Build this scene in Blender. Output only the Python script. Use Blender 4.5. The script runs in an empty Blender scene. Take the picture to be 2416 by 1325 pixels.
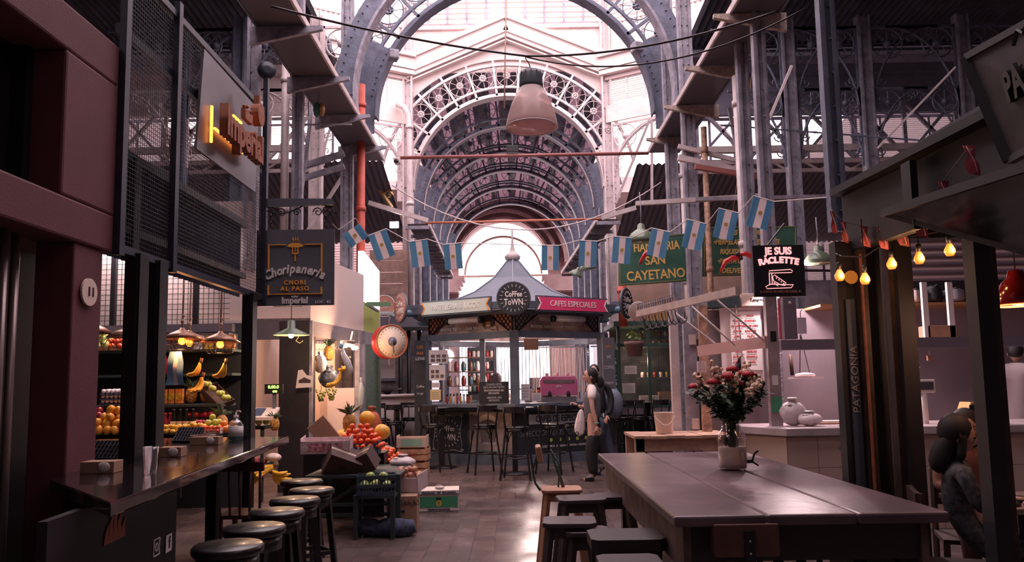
import bpy, bmesh, math, random
from mathutils import Vector as V, Matrix, Euler
random.seed(7)
PI = math.pi; R = math.radians
sc = bpy.context.scene; COL = sc.collection
# ---------------- camera
FPX = 1800.0; PITCH = 5.71; ROLL = -1.0; CX = 1208.0; CY = 725.0; EYE = V((0, 0, 1.47))
cd = bpy.data.cameras.new('camera'); cam = bpy.data.objects.new('camera', cd); COL.objects.link(cam)
cd.sensor_width = 36; cd.lens = FPX / 2416 * 36; cd.shift_y = (CY - 662.5) / 2416
cd.clip_start = .05; cd.clip_end = 300
CM = Matrix.Rotation(R(90 + PITCH), 3, 'X') @ Matrix.Rotation(R(ROLL), 3, 'Z')
cam.matrix_world = Matrix.Translation(EYE) @ CM.to_4x4()
sc.camera = cam
def ray(px, py): return CM @ V(((px - CX) / FPX, -(py - CY) / FPX, -1))
def W(px, py, Y):                    # the point of the place seen at a pixel, at distance Y down the hall
    d = ray(px, py); return EYE + d * (Y / d.y)
def WZ(px, py, z):                   # the same, on the level z
    d = ray(px, py); return EYE + d * ((z - EYE.z) / d.z)
def WX(px, py, x):                   # the same, on the plane X = x
    d = ray(px, py); return EYE + d * (x / d.x)
# ---------------- world, light, exposure
wd = bpy.data.worlds.new('sky'); sc.world = wd; wd.use_nodes = True
bg = wd.node_tree.nodes['Background']
bg.inputs[0].default_value = (1.0, .795, .83, 1); bg.inputs[1].default_value = 2.6
def area(name, loc, size, sizey, power, col, rot):
    l = bpy.data.lights.new(name, 'AREA'); l.shape = 'RECTANGLE'; l.size = size; l.size_y = sizey; l.energy = power; l.color = col
    o = bpy.data.objects.new(name, l); o.location = loc; o.rotation_euler = rot; COL.objects.link(o); return o
sc.view_settings.view_transform = 'Standard'; sc.view_settings.look = 'None'
sc.view_settings.exposure = 0.95; sc.view_settings.gamma = 1; sc.view_settings.use_curve_mapping = False
# ---------------- materials
MT = {}
def mat(n, c, r=.6, m=0., e=None, es=1., var=0., vs=6., bump=0., bs=40., tr=0., alpha=1., coat=0.):
    if n in MT: return MT[n]
    k = bpy.data.materials.new(n); k.use_nodes = True; t = k.node_tree; b = t.nodes['Principled BSDF']
    b.inputs['Base Color'].default_value = (*c, 1); b.inputs['Roughness'].default_value = r; b.inputs['Metallic'].default_value = m
    b.inputs['Coat Weight'].default_value = coat
    if e: b.inputs['Emission Color'].default_value = (*e, 1); b.inputs['Emission Strength'].default_value = es
    if tr: b.inputs['Transmission Weight'].default_value = tr
    if alpha < 1: b.inputs['Alpha'].default_value = alpha
    if var or bump:
        tc = t.nodes.new('ShaderNodeTexCoord')
    if var:
        nz = t.nodes.new('ShaderNodeTexNoise'); nz.inputs['Scale'].default_value = vs; nz.inputs['Detail'].default_value = 6
        cr = t.nodes.new('ShaderNodeValToRGB'); e0, e1 = cr.color_ramp.elements; e0.position = .32; e1.position = .68
        e0.color = (*[x * (1 - var) for x in c], 1); e1.color = (*[min(1, x * (1 + var)) for x in c], 1)
        t.links.new(tc.outputs['Object'], nz.inputs['Vector']); t.links.new(nz.outputs[0], cr.inputs[0]); t.links.new(cr.outputs[0], b.inputs['Base Color'])
    if bump:
        n2 = t.nodes.new('ShaderNodeTexNoise'); n2.inputs['Scale'].default_value = bs
        bp = t.nodes.new('ShaderNodeBump'); bp.inputs['Strength'].default_value = bump; bp.inputs['Distance'].default_value = .02
        t.links.new(tc.outputs['Object'], n2.inputs['Vector']); t.links.new(n2.outputs[0], bp.inputs['Height']); t.links.new(bp.outputs[0], b.inputs['Normal'])
    MT[n] = k; return k
def stripes(n, c1, c2, axis='X', freq=20., r=.6, bump=.6, e=None, es=0., gap=.5):
    """painted sheet whose corrugations run across one axis of the object"""
    if n in MT: return MT[n]
    k = mat(n, c1, r); t = k.node_tree; b = t.nodes['Principled BSDF']
    tc = t.nodes.new('ShaderNodeTexCoord'); wv = t.nodes.new('ShaderNodeTexWave'); wv.bands_direction = axis; wv.inputs['Scale'].default_value = freq
    wv.inputs['Distortion'].default_value = .15
    cr = t.nodes.new('ShaderNodeValToRGB'); a0, a1 = cr.color_ramp.elements; a0.position = gap - .15; a1.position = gap + .15; a0.color = (*c1, 1); a1.color = (*c2, 1)
    t.links.new(tc.outputs['Object'], wv.inputs['Vector']); t.links.new(wv.outputs[1], cr.inputs[0]); t.links.new(cr.outputs[0], b.inputs['Base Color'])
    bp = t.nodes.new('ShaderNodeBump'); bp.inputs['Strength'].default_value = bump; bp.inputs['Distance'].default_value = .03
    t.links.new(wv.outputs[1], bp.inputs['Height']); t.links.new(bp.outputs[0], b.inputs['Normal'])
    return k
def glassy(n, c, a, r=.05):
    if n in MT: return MT[n]
    k = bpy.data.materials.new(n); k.use_nodes = True; t = k.node_tree; t.nodes.clear()
    o = t.nodes.new('ShaderNodeOutputMaterial'); mx = t.nodes.new('ShaderNodeMixShader'); tp = t.nodes.new('ShaderNodeBsdfTransparent'); gl = t.nodes.new('ShaderNodeBsdfGlossy')
    fr = t.nodes.new('ShaderNodeLayerWeight'); fr.inputs[0].default_value = .35; ma = t.nodes.new('ShaderNodeMath'); ma.operation = 'ADD'; ma.inputs[1].default_value = a; ma.use_clamp = True
    m2 = t.nodes.new('ShaderNodeMath'); m2.operation = 'MULTIPLY'; m2.inputs[1].default_value = .5
    tp.inputs[0].default_value = (*c, 1); gl.inputs[1].default_value = r; gl.inputs[0].default_value = (.9, .9, .95, 1)
    t.links.new(fr.outputs[1], m2.inputs[0]); t.links.new(m2.outputs[0], ma.inputs[0]); t.links.new(ma.outputs[0], mx.inputs[0])
    t.links.new(tp.outputs[0], mx.inputs[1]); t.links.new(gl.outputs[0], mx.inputs[2]); t.links.new(mx.outputs[0], o.inputs[0])
    MT[n] = k; return k
# ---------------- mesh helper
def frame(d, up=V((0, 0, 1))):
    d = d.normalized(); s = d.cross(up)
    if s.length < 1e-4: s = d.cross(V((0, 1, 0)))
    s.normalize(); return d, s, s.cross(d)
SPLIT = {'frame', 'ribbon_edge', 'ray', 'chalk_dot', 'end_apron', 'side_apron', 'trestle', 'rail', 'bracket', 'radial_bar', 'crossbar', 'apron', 'beam', 'bolt', 'upright', 'battens', 'batten', 'cap_rail', 'moulding'}
class B:
    def __init__(s): s.v = []; s.f = []; s.mi = []; s.m = 0; s.sm = set(); s.o = V((0, 0, 0))
    def add(s, vs, fs, smooth=False):
        b = len(s.v); s.v += [tuple(x) for x in vs]
        for f in fs:
            if smooth: s.sm.add(len(s.f))
            s.f.append([b + i for i in f]); s.mi.append(s.m)
        return s
    def box(s, x0, x1, y0, y1, z0, z1):
        return s.add([(x, y, z) for x in (x0, x1) for y in (y0, y1) for z in (z0, z1)],
                     [(0, 1, 3, 2), (4, 6, 7, 5), (0, 4, 5, 1), (2, 3, 7, 6), (0, 2, 6, 4), (1, 5, 7, 3)])
    def cbox(s, c, sx, sy, sz, M=None):
        c = V(c); P = [V((x * sx / 2, y * sy / 2, z * sz / 2)) for x in (-1, 1) for y in (-1, 1) for z in (-1, 1)]
        if M: P = [M @ p for p in P]
        return s.add([c + p for p in P], [(0, 1, 3, 2), (4, 6, 7, 5), (0, 4, 5, 1), (2, 3, 7, 6), (0, 2, 6, 4), (1, 5, 7, 3)])
    def beam(s, a, b, w, h=None, up=V((0, 0, 1))):
        a = V(a); b = V(b); h = h or w; d, sd, u = frame(b - a, up)
        P = [q + sd * (i * w / 2) + u * (j * h / 2) for q in (a, b) for i, j in ((-1, -1), (1, -1), (1, 1), (-1, 1))]
        return s.add(P, [(3, 2, 1, 0), (4, 5, 6, 7), (0, 1, 5, 4), (1, 2, 6, 5), (2, 3, 7, 6), (3, 0, 4, 7)])
    def tube(s, pts, r, n=6, cyc=False, cap=True):
        pts = [V(p) for p in pts]; N = len(pts); rr = r if isinstance(r, (list, tuple)) else [r] * N; vs = []; pu = None
        for i, p in enumerate(pts):
            a = pts[(i - 1) % N] if (i or cyc) else p; b = pts[(i + 1) % N] if (i < N - 1 or cyc) else p
            d = (b - a); d = d.normalized() if d.length > 1e-9 else V((0, 0, 1))
            if pu is None: _, sd, u = frame(d)
            else:
                u = pu - d * pu.dot(d)
                if u.length < 1e-5: _, sd, u = frame(d)
                u.normalize(); sd = d.cross(u)
            pu = u
            for k in range(n):
                t = 2 * PI * k / n; vs.append(p + (sd * math.cos(t) + u * math.sin(t)) * rr[i])
        fs = []
        for i in range(N if cyc else N - 1):
            j = (i + 1) % N
            for k in range(n): fs.append((i * n + k, i * n + (k + 1) % n, j * n + (k + 1) % n, j * n + k))
        if cap and not cyc: fs.append(tuple(range(n - 1, -1, -1))); fs.append(tuple((N - 1) * n + k for k in range(n)))
        return s.add(vs, fs, n > 4)
    def lathe(s, pr, c=(0, 0, 0), n=16, M=None, smooth=True):
        c = V(c); vs = []; fs = []
        for r, z in pr:
            for k in range(n):
                t = 2 * PI * k / n; p = V((r * math.cos(t), r * math.sin(t), z)); vs.append(c + (M @ p if M else p))
        for i in range(len(pr) - 1):
            for k in range(n): fs.append((i * n + k, i * n + (k + 1) % n, (i + 1) * n + (k + 1) % n, (i + 1) * n + k))
        if pr[0][0] > 1e-4: fs.append(tuple(range(n - 1, -1, -1)))
        if pr[-1][0] > 1e-4: fs.append(tuple((len(pr) - 1) * n + k for k in range(n)))
        return s.add(vs, fs, smooth)
    def ball(s, c, rx, ry=None, rz=None, n=10, m=6, M=None):
        ry = ry or rx; rz = rz or rx; c = V(c); vs = []; fs = []
        for i in range(m + 1):
            a = PI * i / m
            for k in range(n):
                t = 2 * PI * k / n; p = V((rx * math.sin(a) * math.cos(t), ry * math.sin(a) * math.sin(t), rz * math.cos(a))); vs.append(c + (M @ p if M else p))
        for i in range(m):
            for k in range(n): fs.append((i * n + k, (i + 1) * n + k, (i + 1) * n + (k + 1) % n, i * n + (k + 1) % n))
        return s.add(vs, fs, True)
    def quad(s, *p): return s.add(p, [tuple(range(len(p)))])
    def slab(s, pts, n):                       # a flat outline given its thickness vector n
        pts = [V(p) for p in pts]; n = V(n); k = len(pts)
        return s.add(pts + [p + n for p in pts], [tuple(range(k - 1, -1, -1)), tuple(range(k, 2 * k))] + [(i, (i + 1) % k, k + (i + 1) % k, k + i) for i in range(k)])
    def disc(s, c, r, th=.006, n=24):         # a round plate facing -Y
        return s.slab([(c[0] + r * math.cos(2 * PI * i / n), c[1], c[2] + r * math.sin(2 * PI * i / n)) for i in range(n)], (0, -th, 0))
    def arc(s, c, r, a0, a1, w, d, n=24, ax=V((1, 0, 0)), up=V((0, 0, 1))):   # a bent flat bar: w radial, d deep
        c = V(c); nn = ax.cross(up); vs = []
        for i in range(n + 1):
            t = a0 + (a1 - a0) * i / n; dr = ax * math.sin(t) + up * math.cos(t)
            for q, e in ((-1, -1), (1, -1), (1, 1), (-1, 1)): vs.append(c + dr * (r + q * w / 2) + nn * (e * d / 2))
        fs = [(i * 4 + k, i * 4 + (k + 1) % 4, i * 4 + 4 + (k + 1) % 4, i * 4 + 4 + k) for i in range(n) for k in range(4)]
        return s.add(vs, fs + [(3, 2, 1, 0), tuple(n * 4 + k for k in range(4))])
    def xf(s, M):
        s.v = [tuple(M @ V(p)) for p in s.v]; return s
    def build(s, name, mats, parent=None, bevel=0., sub=0, base=None):
        if name in SPLIT and parent is not None:
            par = list(range(len(s.v)))
            def fd(i):
                while par[i] != i: par[i] = par[par[i]]; i = par[i]
                return i
            for f in s.f:
                for i in f[1:]: par[fd(i)] = fd(f[0])
            G = {}
            for fi, f in enumerate(s.f): G.setdefault(fd(f[0]), []).append(fi)
            if len(G) > 1:
                for fs in G.values():
                    q = B(); mp = {}
                    for fi in fs:
                        for i in s.f[fi]:
                            if i not in mp: mp[i] = len(q.v); q.v.append(s.v[i])
                        if fi in s.sm: q.sm.add(len(q.f))
                        q.f.append([mp[i] for i in s.f[fi]]); q.mi.append(s.mi[fi])
                    o = q._b(name, mats, parent, bevel)
                return o
        return s._b(name, mats, parent, bevel, sub, base)
    def _b(s, name, mats, parent=None, bevel=0., sub=0, base=None):
        me = bpy.data.meshes.new(name)
        if base is not None: s.v = [(x - base[0], y - base[1], z - base[2]) for x, y, z in s.v]
        me.from_pydata(s.v, [], s.f)
        if not isinstance(mats, (list, tuple)): mats = [mats]
        for m in mats: me.materials.append(m)
        me.polygons.foreach_set('material_index', s.mi); me.polygons.foreach_set('use_smooth', [i in s.sm for i in range(len(s.f))])
        me.update(); o = bpy.data.objects.new(name, me); COL.objects.link(o)
        if base is not None and parent is None: o.location = base
        if parent is not None: o.parent = parent
        if bevel: md = o.modifiers.new('edge', 'BEVEL'); md.width = bevel; md.segments = 2; md.limit_method = 'ANGLE'
        if sub: md = o.modifiers.new('soft', 'SUBSURF'); md.levels = sub; md.render_levels = sub
        return o
def tag(o, label, cat, group=None, kind=None):
    o['label'] = label; o['category'] = cat
    if group: o['group'] = group
    if kind: o['kind'] = kind
    return o
def thing(name, label, cat, loc=(0, 0, 0), rz=0., group=None):
    o = bpy.data.objects.new(name, None); COL.objects.link(o); o.location = loc; o.rotation_euler = (0, 0, rz); return tag(o, label, cat, group)
def struct(name, b, m):
    o = b.build(name, m); o['kind'] = 'structure'; return o
def one(name, b, m, label, cat, group=None, base=None, **k):
    """a thing of a single mesh; its origin goes to the base of what it is"""
    if base is None:
        xs = [p[0] for p in b.v]; ys = [p[1] for p in b.v]; zs = [p[2] for p in b.v]
        base = ((min(xs) + max(xs)) / 2, (min(ys) + max(ys)) / 2, min(zs))
    return tag(b.build(name, m, base=base, **k), label, cat, group)
def dup(src, loc=None, rot=None, label=None, group=None, scale=None):
    r = src.copy(); COL.objects.link(r)
    if loc is not None: r.location = loc
    if rot is not None: r.rotation_euler = rot
    if scale is not None: r.scale = scale if isinstance(scale, (tuple, list)) else (scale,) * 3
    if label: r['label'] = label
    if group: r['group'] = group
    def rec(a, b):
        for ch in list(a.children):
            c = ch.copy(); COL.objects.link(c); c.parent = b; rec(ch, c)
    rec(src, r); return r
ROTM = lambda x=0, y=0, z=0: Euler((R(x), R(y), R(z))).to_matrix()
def text(txt, size, m, parent, M, name='lettering', ext=.004, align='CENTER', shear=0., bold=0., sx=1., bend=0., spacing=1.):
    """lettering as a mesh; M places it (x along the line, y up, z out of the board)"""
    cu = bpy.data.curves.new('t', 'FONT'); cu.body = txt; cu.size = size; cu.align_x = align; cu.align_y = 'CENTER'; cu.extrude = ext; cu.shear = shear; cu.offset = bold; cu.resolution_u = 3
    cu.space_character = spacing
    o = bpy.data.objects.new('t', cu); COL.objects.link(o); dg = bpy.context.evaluated_depsgraph_get()
    me = bpy.data.meshes.new_from_object(o.evaluated_get(dg)); bpy.data.objects.remove(o)
    for v in me.vertices:
        v.co.x *= sx
        if bend: v.co.y -= bend * v.co.x ** 2
    me.transform(M); me.materials.clear(); me.materials.append(m); me.name = name
    r = bpy.data.objects.new(name, me); COL.objects.link(r); r.parent = parent; return r
def face(o, right, up):                     # matrix of a board: origin, direction to the right, direction up
    x = V(right).normalized(); y = V(up); y = (y - x * y.dot(x)).normalized(); z = x.cross(y)
    return Matrix(((x.x, y.x, z.x, o[0]), (x.y, y.y, z.y, o[1]), (x.z, y.z, z.z, o[2]), (0, 0, 0, 1)))
FRONT = lambda x, y, z: face((x, y, z), (1, 0, 0), (0, 0, 1))
# ---------------- shared materials
STEEL = mat('grey_painted_iron', (.13, .14, .20), .5, .2, var=.25, vs=5, bump=.25, bs=25)
STEELM = mat('mid_painted_iron', (.30, .28, .34), .5, .15, var=.3, vs=7, bump=.3, bs=30)
STEELL = mat('pale_painted_iron', (.62, .52, .53), .5, .1, var=.15, vs=5, bump=.2, bs=25)
CREAM = mat('cream_painted_plaster', (.74, .61, .59), .7, var=.08, vs=3, bump=.15, bs=12)
CREAM2 = mat('cream_moulding', (.76, .62, .60), .55)
BLACK = mat('black_painted_iron', (.010, .009, .014), .45, .1, var=.3, vs=9)
NAVY = mat('navy_painted_iron', (.035, .04, .065), .4, .2, var=.25, vs=7)
DARKROOF = mat('dark_roof_sheet', (.05, .048, .065), .6, .2, var=.3, vs=3)
RUST = mat('rusty_pipe', (.42, .25, .18), .7, .1, var=.45, vs=14, bump=.4, bs=40)
REDP = mat('red_painted_pipe', (.55, .09, .06), .5, var=.2, vs=6)
WOODG = mat('weathered_wood', (.30, .20, .16), .65, var=.3, vs=12, bump=.3, bs=30)
WIRE = mat('dark_cable', (.03, .02, .03), .5)
# ---------------- floor
fm = bpy.data.materials.new('worn_floor_tiles'); fm.use_nodes = True; t = fm.node_tree; b = t.nodes['Principled BSDF']
tc = t.nodes.new('ShaderNodeTexCoord'); br = t.nodes.new('ShaderNodeTexBrick'); br.offset = 0; br.inputs['Scale'].default_value = 1
br.inputs['Brick Width'].default_value = .2; br.inputs['Row Height'].default_value = .2; br.inputs['Mortar Size'].default_value = .0035; br.inputs['Mortar Smooth'].default_value = .3
br.inputs['Color1'].default_value = (.085, .062, .062, 1); br.inputs['Color2'].default_value = (.15, .108, .10, 1); br.inputs['Mortar'].default_value = (.035, .025, .028, 1)
nz = t.nodes.new('ShaderNodeTexNoise'); nz.inputs['Scale'].default_value = .9; nz.inputs['Detail'].default_value = 5
mx = t.nodes.new('ShaderNodeMixRGB'); mx.blend_type = 'MULTIPLY'; mx.inputs[0].default_value = .45
cr = t.nodes.new('ShaderNodeValToRGB'); cr.color_ramp.elements[0].position = .3; cr.color_ramp.elements[1].position = .7; cr.color_ramp.elements[0].color = (.45, .42, .45, 1); cr.color_ramp.elements[1].color = (1.25, 1.1, 1.05, 1)
n3 = t.nodes.new('ShaderNodeTexNoise'); n3.inputs['Scale'].default_value = 1.6; n3.inputs['Detail'].default_value = 3
mr = t.nodes.new('ShaderNodeMapRange'); mr.inputs[1].default_value = .3; mr.inputs[2].default_value = .7; mr.inputs[3].default_value = .16; mr.inputs[4].default_value = .42
bp = t.nodes.new('ShaderNodeBump'); bp.inputs['Strength'].default_value = .12; bp.inputs['Distance'].default_value = .004
for a_, b_ in ((tc.outputs['Object'], br.inputs['Vector']), (tc.outputs['Object'], nz.inputs['Vector']), (tc.outputs['Object'], n3.inputs['Vector']), (nz.outputs[0], cr.inputs[0]),
               (br.outputs['Color'], mx.inputs[1]), (cr.outputs[0], mx.inputs[2]), (mx.outputs[0], b.inputs['Base Color']), (n3.outputs[0], mr.inputs[0]), (mr.outputs[0], b.inputs['Roughness']),
               (br.outputs['Fac'], bp.inputs['Height']), (bp.outputs[0], b.inputs['Normal'])): t.links.new(a_, b_)
bp.invert = True
q = B(); q.box(-14, 14, -7, 60, -.1, 0); struct('floor', q, fm)
# ---------------- generic builders
def sheet(b, p00, p10, p11, p01, n=20, amp=.03):
    """corrugated sheet: n waves along p00->p10"""
    p00, p10, p11, p01 = map(V, (p00, p10, p11, p01)); nn = (p10 - p00).cross(p01 - p00).normalized(); k = n * 2; vs = []
    for i in range(k + 1):
        u = i / k; o = nn * (amp * (1 if i % 2 else -1)); vs += [p00.lerp(p10, u) + o, p01.lerp(p11, u) + o]
    b.add(vs, [(2 * i, 2 * i + 2, 2 * i + 3, 2 * i + 1) for i in range(k)])
SLAT = mat('louvre_slat', (.86, .66, .62), .6)
WC = [0]
def louvre(p00, p10, p11, p01, panes=5, slats=20, fr=.05, m=None, cover=.45):
    """window of glass louvres in a frame: mullions and rails, slats between; open sky behind"""
    p00, p10, p11, p01 = map(V, (p00, p10, p11, p01)); P = lambda u, v: p00.lerp(p10, u).lerp(p01.lerp(p11, u), v); nn = (p10 - p00).cross(p01 - p00).normalized()
    b = B(); b.beam(P(0, 0), P(1, 0), fr * 1.4, fr, nn); b.beam(P(0, 1), P(1, 1), fr * 1.4, fr, nn)
    for i in range(panes + 1): b.beam(P(i / panes, 0), P(i / panes, 1), fr, fr * 1.2, nn)
    b.m = 1; hh = (p01 - p00).length / slats * cover
    for j in range(slats):
        v = (j + .5) / slats; b.beam(P(0, v), P(1, v), .012, hh * (.85 + .3 * random.random()), (P(0, 1) - P(0, 0)).normalized() * .8 + nn * .6)
    WC[0] += 1; o = b.build('window_%d' % WC[0], [m or STEELM, SLAT]); o['kind'] = 'structure'; return o
def rosette(r=.31, hub=.075, n=8, tr=.012, m=STEELL, arms=1):
    b = B(); b.tube([(r * math.cos(2 * PI * i / 24), 0, r * math.sin(2 * PI * i / 24)) for i in range(24)], tr, 5, cyc=True)
    for i in range(n):
        a = 2 * PI * i / n; b.tube([(0, 0, 0), (r * math.cos(a), 0, r * math.sin(a))], tr * .7, 4, cap=False)
    for i in range(8):
        a = 2 * PI * (i + .5) / 8; b.ball((hub * .75 * math.cos(a), -.02, hub * .75 * math.sin(a)), hub * .36, n=6, m=4)
    b.ball((0, -.03, 0), hub * .4, n=6, m=4); return b
def scroll(b, c, r, ax, up, turn=1, t=.01, k=1.25):
    pts = []
    for i in range(13):
        a = turn * (i / 12) * 2 * PI * k; rr = r * (1 - i / 15); pts.append(V(c) + V(ax) * (rr * math.cos(a)) + V(up) * (rr * math.sin(a)))
    b.tube(pts, t, 4)
XA, ZA = V((1, 0, 0)), V((0, 0, 1))
def fan_arch(name, label, group, Y, cz, R0, ms, cx=0., clip=2.8, rosn=5, haunch=66, full=True, legs=True, lite=False, span=78):
    """riveted arch: inner flange, two rings, outer ring, wheel rosettes between radial bars"""
    mf, mr = ms; T = thing(name, label, 'arch', (cx, Y, 0), 0, group); c = V((0, 0, cz)); n = 48
    b = B(); b.arc(c, R0, R(-90), R(90), .03, .34, n); b.arc(c, R0 + .06, R(-90), R(90), .14, .05, n); b.build('flange', mf, T)
    b = B(); b.arc(c, R0 + .31, R(-span), R(span), .06, .07, n); b.build('inner_ring', mf, T)
    b = B(); b.arc(c, R0 + .96, R(-span), R(span), .07, .09, n); b.build('middle_ring', mf, T)
    def lim(a):          # a bar stops at the column line
        s = abs(math.sin(a)); return min(R0 + 1.16, clip / s if s > .05 else 99)
    st = 12 if full else 18
    if not lite or 1:
        b = B()
        for k in range(-8, 8):
            a = R((k + .5) * st)
            if abs(a) < R(haunch + 4): b.beam(c + (XA * math.sin(a) + ZA * math.cos(a)) * (R0 + .05), c + (XA * math.sin(a) + ZA * math.cos(a)) * lim(a), .06, .05, V((0, 1, 0)))
        b.build('radial_bars' if 0 else 'radial_bar', mr, T)
    proto = None
    for k in range(-rosn, rosn + 1):
        a = R(k * st); d = XA * math.sin(a) + ZA * math.cos(a)
        if abs(a) > R(haunch): continue
        if proto is None:
            proto = rosette(.30, .1 if not lite else .08).build('rosette', mr, T); o = proto
        else: o = proto.copy(); COL.objects.link(o); o.parent = T
        o.location = c + d * (R0 + .635); o.rotation_euler = (0, a, 0)
    # scrolls by each rosette
    b = B()
    if not lite:
        for k in range(-rosn, rosn + 1):
            a = R(k * st); d = XA * math.sin(a) + ZA * math.cos(a); s = XA * math.cos(a) - ZA * math.sin(a)
            if abs(a) > R(haunch): continue
            for i, j in ((-1, 1), (1, 1), (-1, -1), (1, -1)):
                scroll(b, c + d * (R0 + .635 + j * .25) + s * (i * (.24 + .03 * j)), .055, s * i, d * -j, 1, .008)
        b.build('scrollwork', mr, T)
    if legs:
        for s in (-1, 1):
            b = B(); a0 = R(haunch); k = 10; pts = []
            for i in range(k + 1):
                a = a0 + (R(90) - a0) * i / k; pts.append(V((s * (R0 + .05) * math.sin(a), 0, cz + (R0 + .05) * math.cos(a))))
            x1 = s * (clip + .35); top = pts[0].z + .15; pts += [V((s * (R0 + .05), 0, cz - .3)), V((x1, 0, cz - .3)), V((x1, 0, top + .3))]
            b.slab([p - V((0, .03, 0)) for p in pts], (0, .06, 0))
            for i in range(9): b.ball((s * (clip + .22), -.04, cz - .2 + i * .17), .022, n=5, m=3); b.ball(V((s * (R0 + .13) * math.sin(a0 + i * .045), -.04, cz + (R0 + .13) * math.cos(a0 + i * .045))), .02, n=5, m=3)
            b.build('haunch_plate', mf, T)
    return T
def column(name, label, x, y, z1, m=STEELM, w=.2, d=.24, z0=0., group=None, rz=0., cat='column'):
    """built-up riveted column: two channels with a web between"""
    T = thing(name, label, cat, (x, y, z0), rz, group); h = z1 - z0
    for s in (-1, 1):
        b = B(); b.box(s * w / 2 - .014, s * w / 2 + .014, -d / 2, d / 2, 0, h); e = s * w / 2 - s * .035
        b.box(min(e, s * w / 2), max(e, s * w / 2), -d / 2 - .006, -d / 2 + .012, 0, h)
        b.build('channel', m, T)
    b = B(); b.box(-w / 2 + .01, w / 2 - .01, -.02, .02, 0, h)
    for i in range(int(h / .35)):
        b.ball((-w * .22, -.03, .2 + i * .35), .016, n=5, m=3); b.ball((w * .22, -.03, .2 + i * .35), .016, n=5, m=3)
    b.build('web', m, T)
    if z0 < .1: b = B(); b.box(-w * .8, w * .8, -d * .8, d * .8, 0, .05); b.build('base_plate', m, T)
    return T
def spandrel(T, p, h, m, sx=1, size=.9, name='spandrel_bracket', yax=V((0, 1, 0)), xa=XA):
    """openwork bracket: curved rib from the post up to the beam, wheel in the corner. p = corner where post meets beam (local)"""
    b = B(); p = V(p); X = xa * sx; D = -ZA; c = p + X * size + D * h
    b.tube([c - X * (size - .03) * math.cos(i / 12 * PI / 2) - D * (h - .03) * math.sin(i / 12 * PI / 2) for i in range(13)], .028, 4)
    b.beam(p + D * .03, p + X * size + D * .03, .05, .05); b.beam(p + X * .03, p + X * .03 + D * h, .05, .05)
    r = .22 * min(size, h); q = p + X * (r + .07) + D * (r + .07)
    b.tube([q + X * (r * math.cos(2 * PI * i / 16)) + D * (r * math.sin(2 * PI * i / 16)) for i in range(16)], .018, 4, cyc=True)
    for i in range(8): a = PI * i / 4; b.tube([q, q + X * (r * math.cos(a)) + D * (r * math.sin(a))], .012, 3, cap=False)
    b.ball(q, r * .28, n=6, m=4)
    for u, v_ in ((.62, .12), (.12, .62), (.82, .08), (.08, .82)):
        scroll(b, p + X * (size * u) + D * (h * v_), .09 * min(size, h) + .01, X, D, 1, .014)
    b.beam(p + X * (2 * r + .08) + D * (2 * r + .05), c - X * (size * .72) - D * (h * .70), .03, .03)
    o = b.build(name, m, T); return o
# ---------------- crossing: rear arch, gable, wings
cR = W(1200, 446, 21); ZR = cR.z; XR = cR.x
R1 = 2.66
fan_arch('rosette_arch', 'pale iron arch with wheel rosettes spanning the far side of the crossing', None, 21, ZR, R1, (STEELL, STEELL), cx=XR, clip=2.78, rosn=5, haunch=68)
# spandrel plate over the arch, up to the gable line
def zat(px, py, Y): return W(px, py, Y).z
gz0 = zat(958, 192, 21); gz1 = zat(1200, 92, 21)
T = thing('gable_front', 'pale gable over the rosette arch with heavy cornice and sheet infill', 'gable', (XR, 21.1, 0))
b = B(); Ro = R1 + 1.17; pts = []
for i in range(31):
    a = R(-46.5 + 93 * i / 30); pts.append(V((Ro * math.sin(a), 0, ZR + Ro * math.cos(a))))
top = [V((p.x, 0, gz1 - (gz1 - gz0) * abs(p.x) / 2.8 + .02)) for p in pts]
vs = pts + top; k = 31
b.add(vs + [p + V((0, .06, 0)) for p in vs], [(i, i + 1, k + i + 1, k + i) for i in range(k - 1)] + [(2 * k + i, 3 * k + i, 3 * k + i + 1, 2 * k + i + 1) for i in range(k - 1)] + [(i, i + 2 * k, i + 2 * k + 1, i + 1) for i in range(k - 1)])
b.build('spandrel_plate', CREAM, T)
for s in (-1, 1):
    b = B()
    for dy, dz, hh in ((-.13, .38, .40), (-.20, .60, .12), (-.08, .10, .12), (-.04, -.04, .04)):
        p0 = V((0, dy, gz1 + dz)); p1 = V((s * 2.85, dy, gz0 + dz)); b.beam(p0, p1, .3, hh)
    b.build('cornice', CREAM2, T)
    b = B(); zt = zat(1200, 66, 21.1) ; sl = (gz0 - gz1) / 2.85
    n = 11
    for i in range(n):      # boards laid along the slope
        z_a = gz1 + .7 + i * .16; x0 = 0 if z_a < zt else (z_a - zt) / -sl; 
        p0 = V((s * x0, 0, z_a + sl * x0)); p1 = V((s * 2.8, 0, z_a + sl * 2.8))
        if x0 < 2.7 and p1.z < zt: b.beam(p0, p1, .03, .148)
    b.build('slope_boarding', CREAM, T)
b = B(); b.box(-2.85, 2.85, -.1, .02, zt - .05, zt + .06); b.build('sill', STEELL, T)
b = B(); b.box(-2.85, 2.85, .08, .12, gz0 + .3, zt); b.build('backing', CREAM, T)
louvre((XR - 2.8, 21.1, zt + .06), (XR + 2.8, 21.1, zt + .06), (XR + 2.8, 21.1, zt + 3.2), (XR - 2.8, 21.1, zt + 3.2), 10, 20, .07, STEELM, .35)
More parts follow.
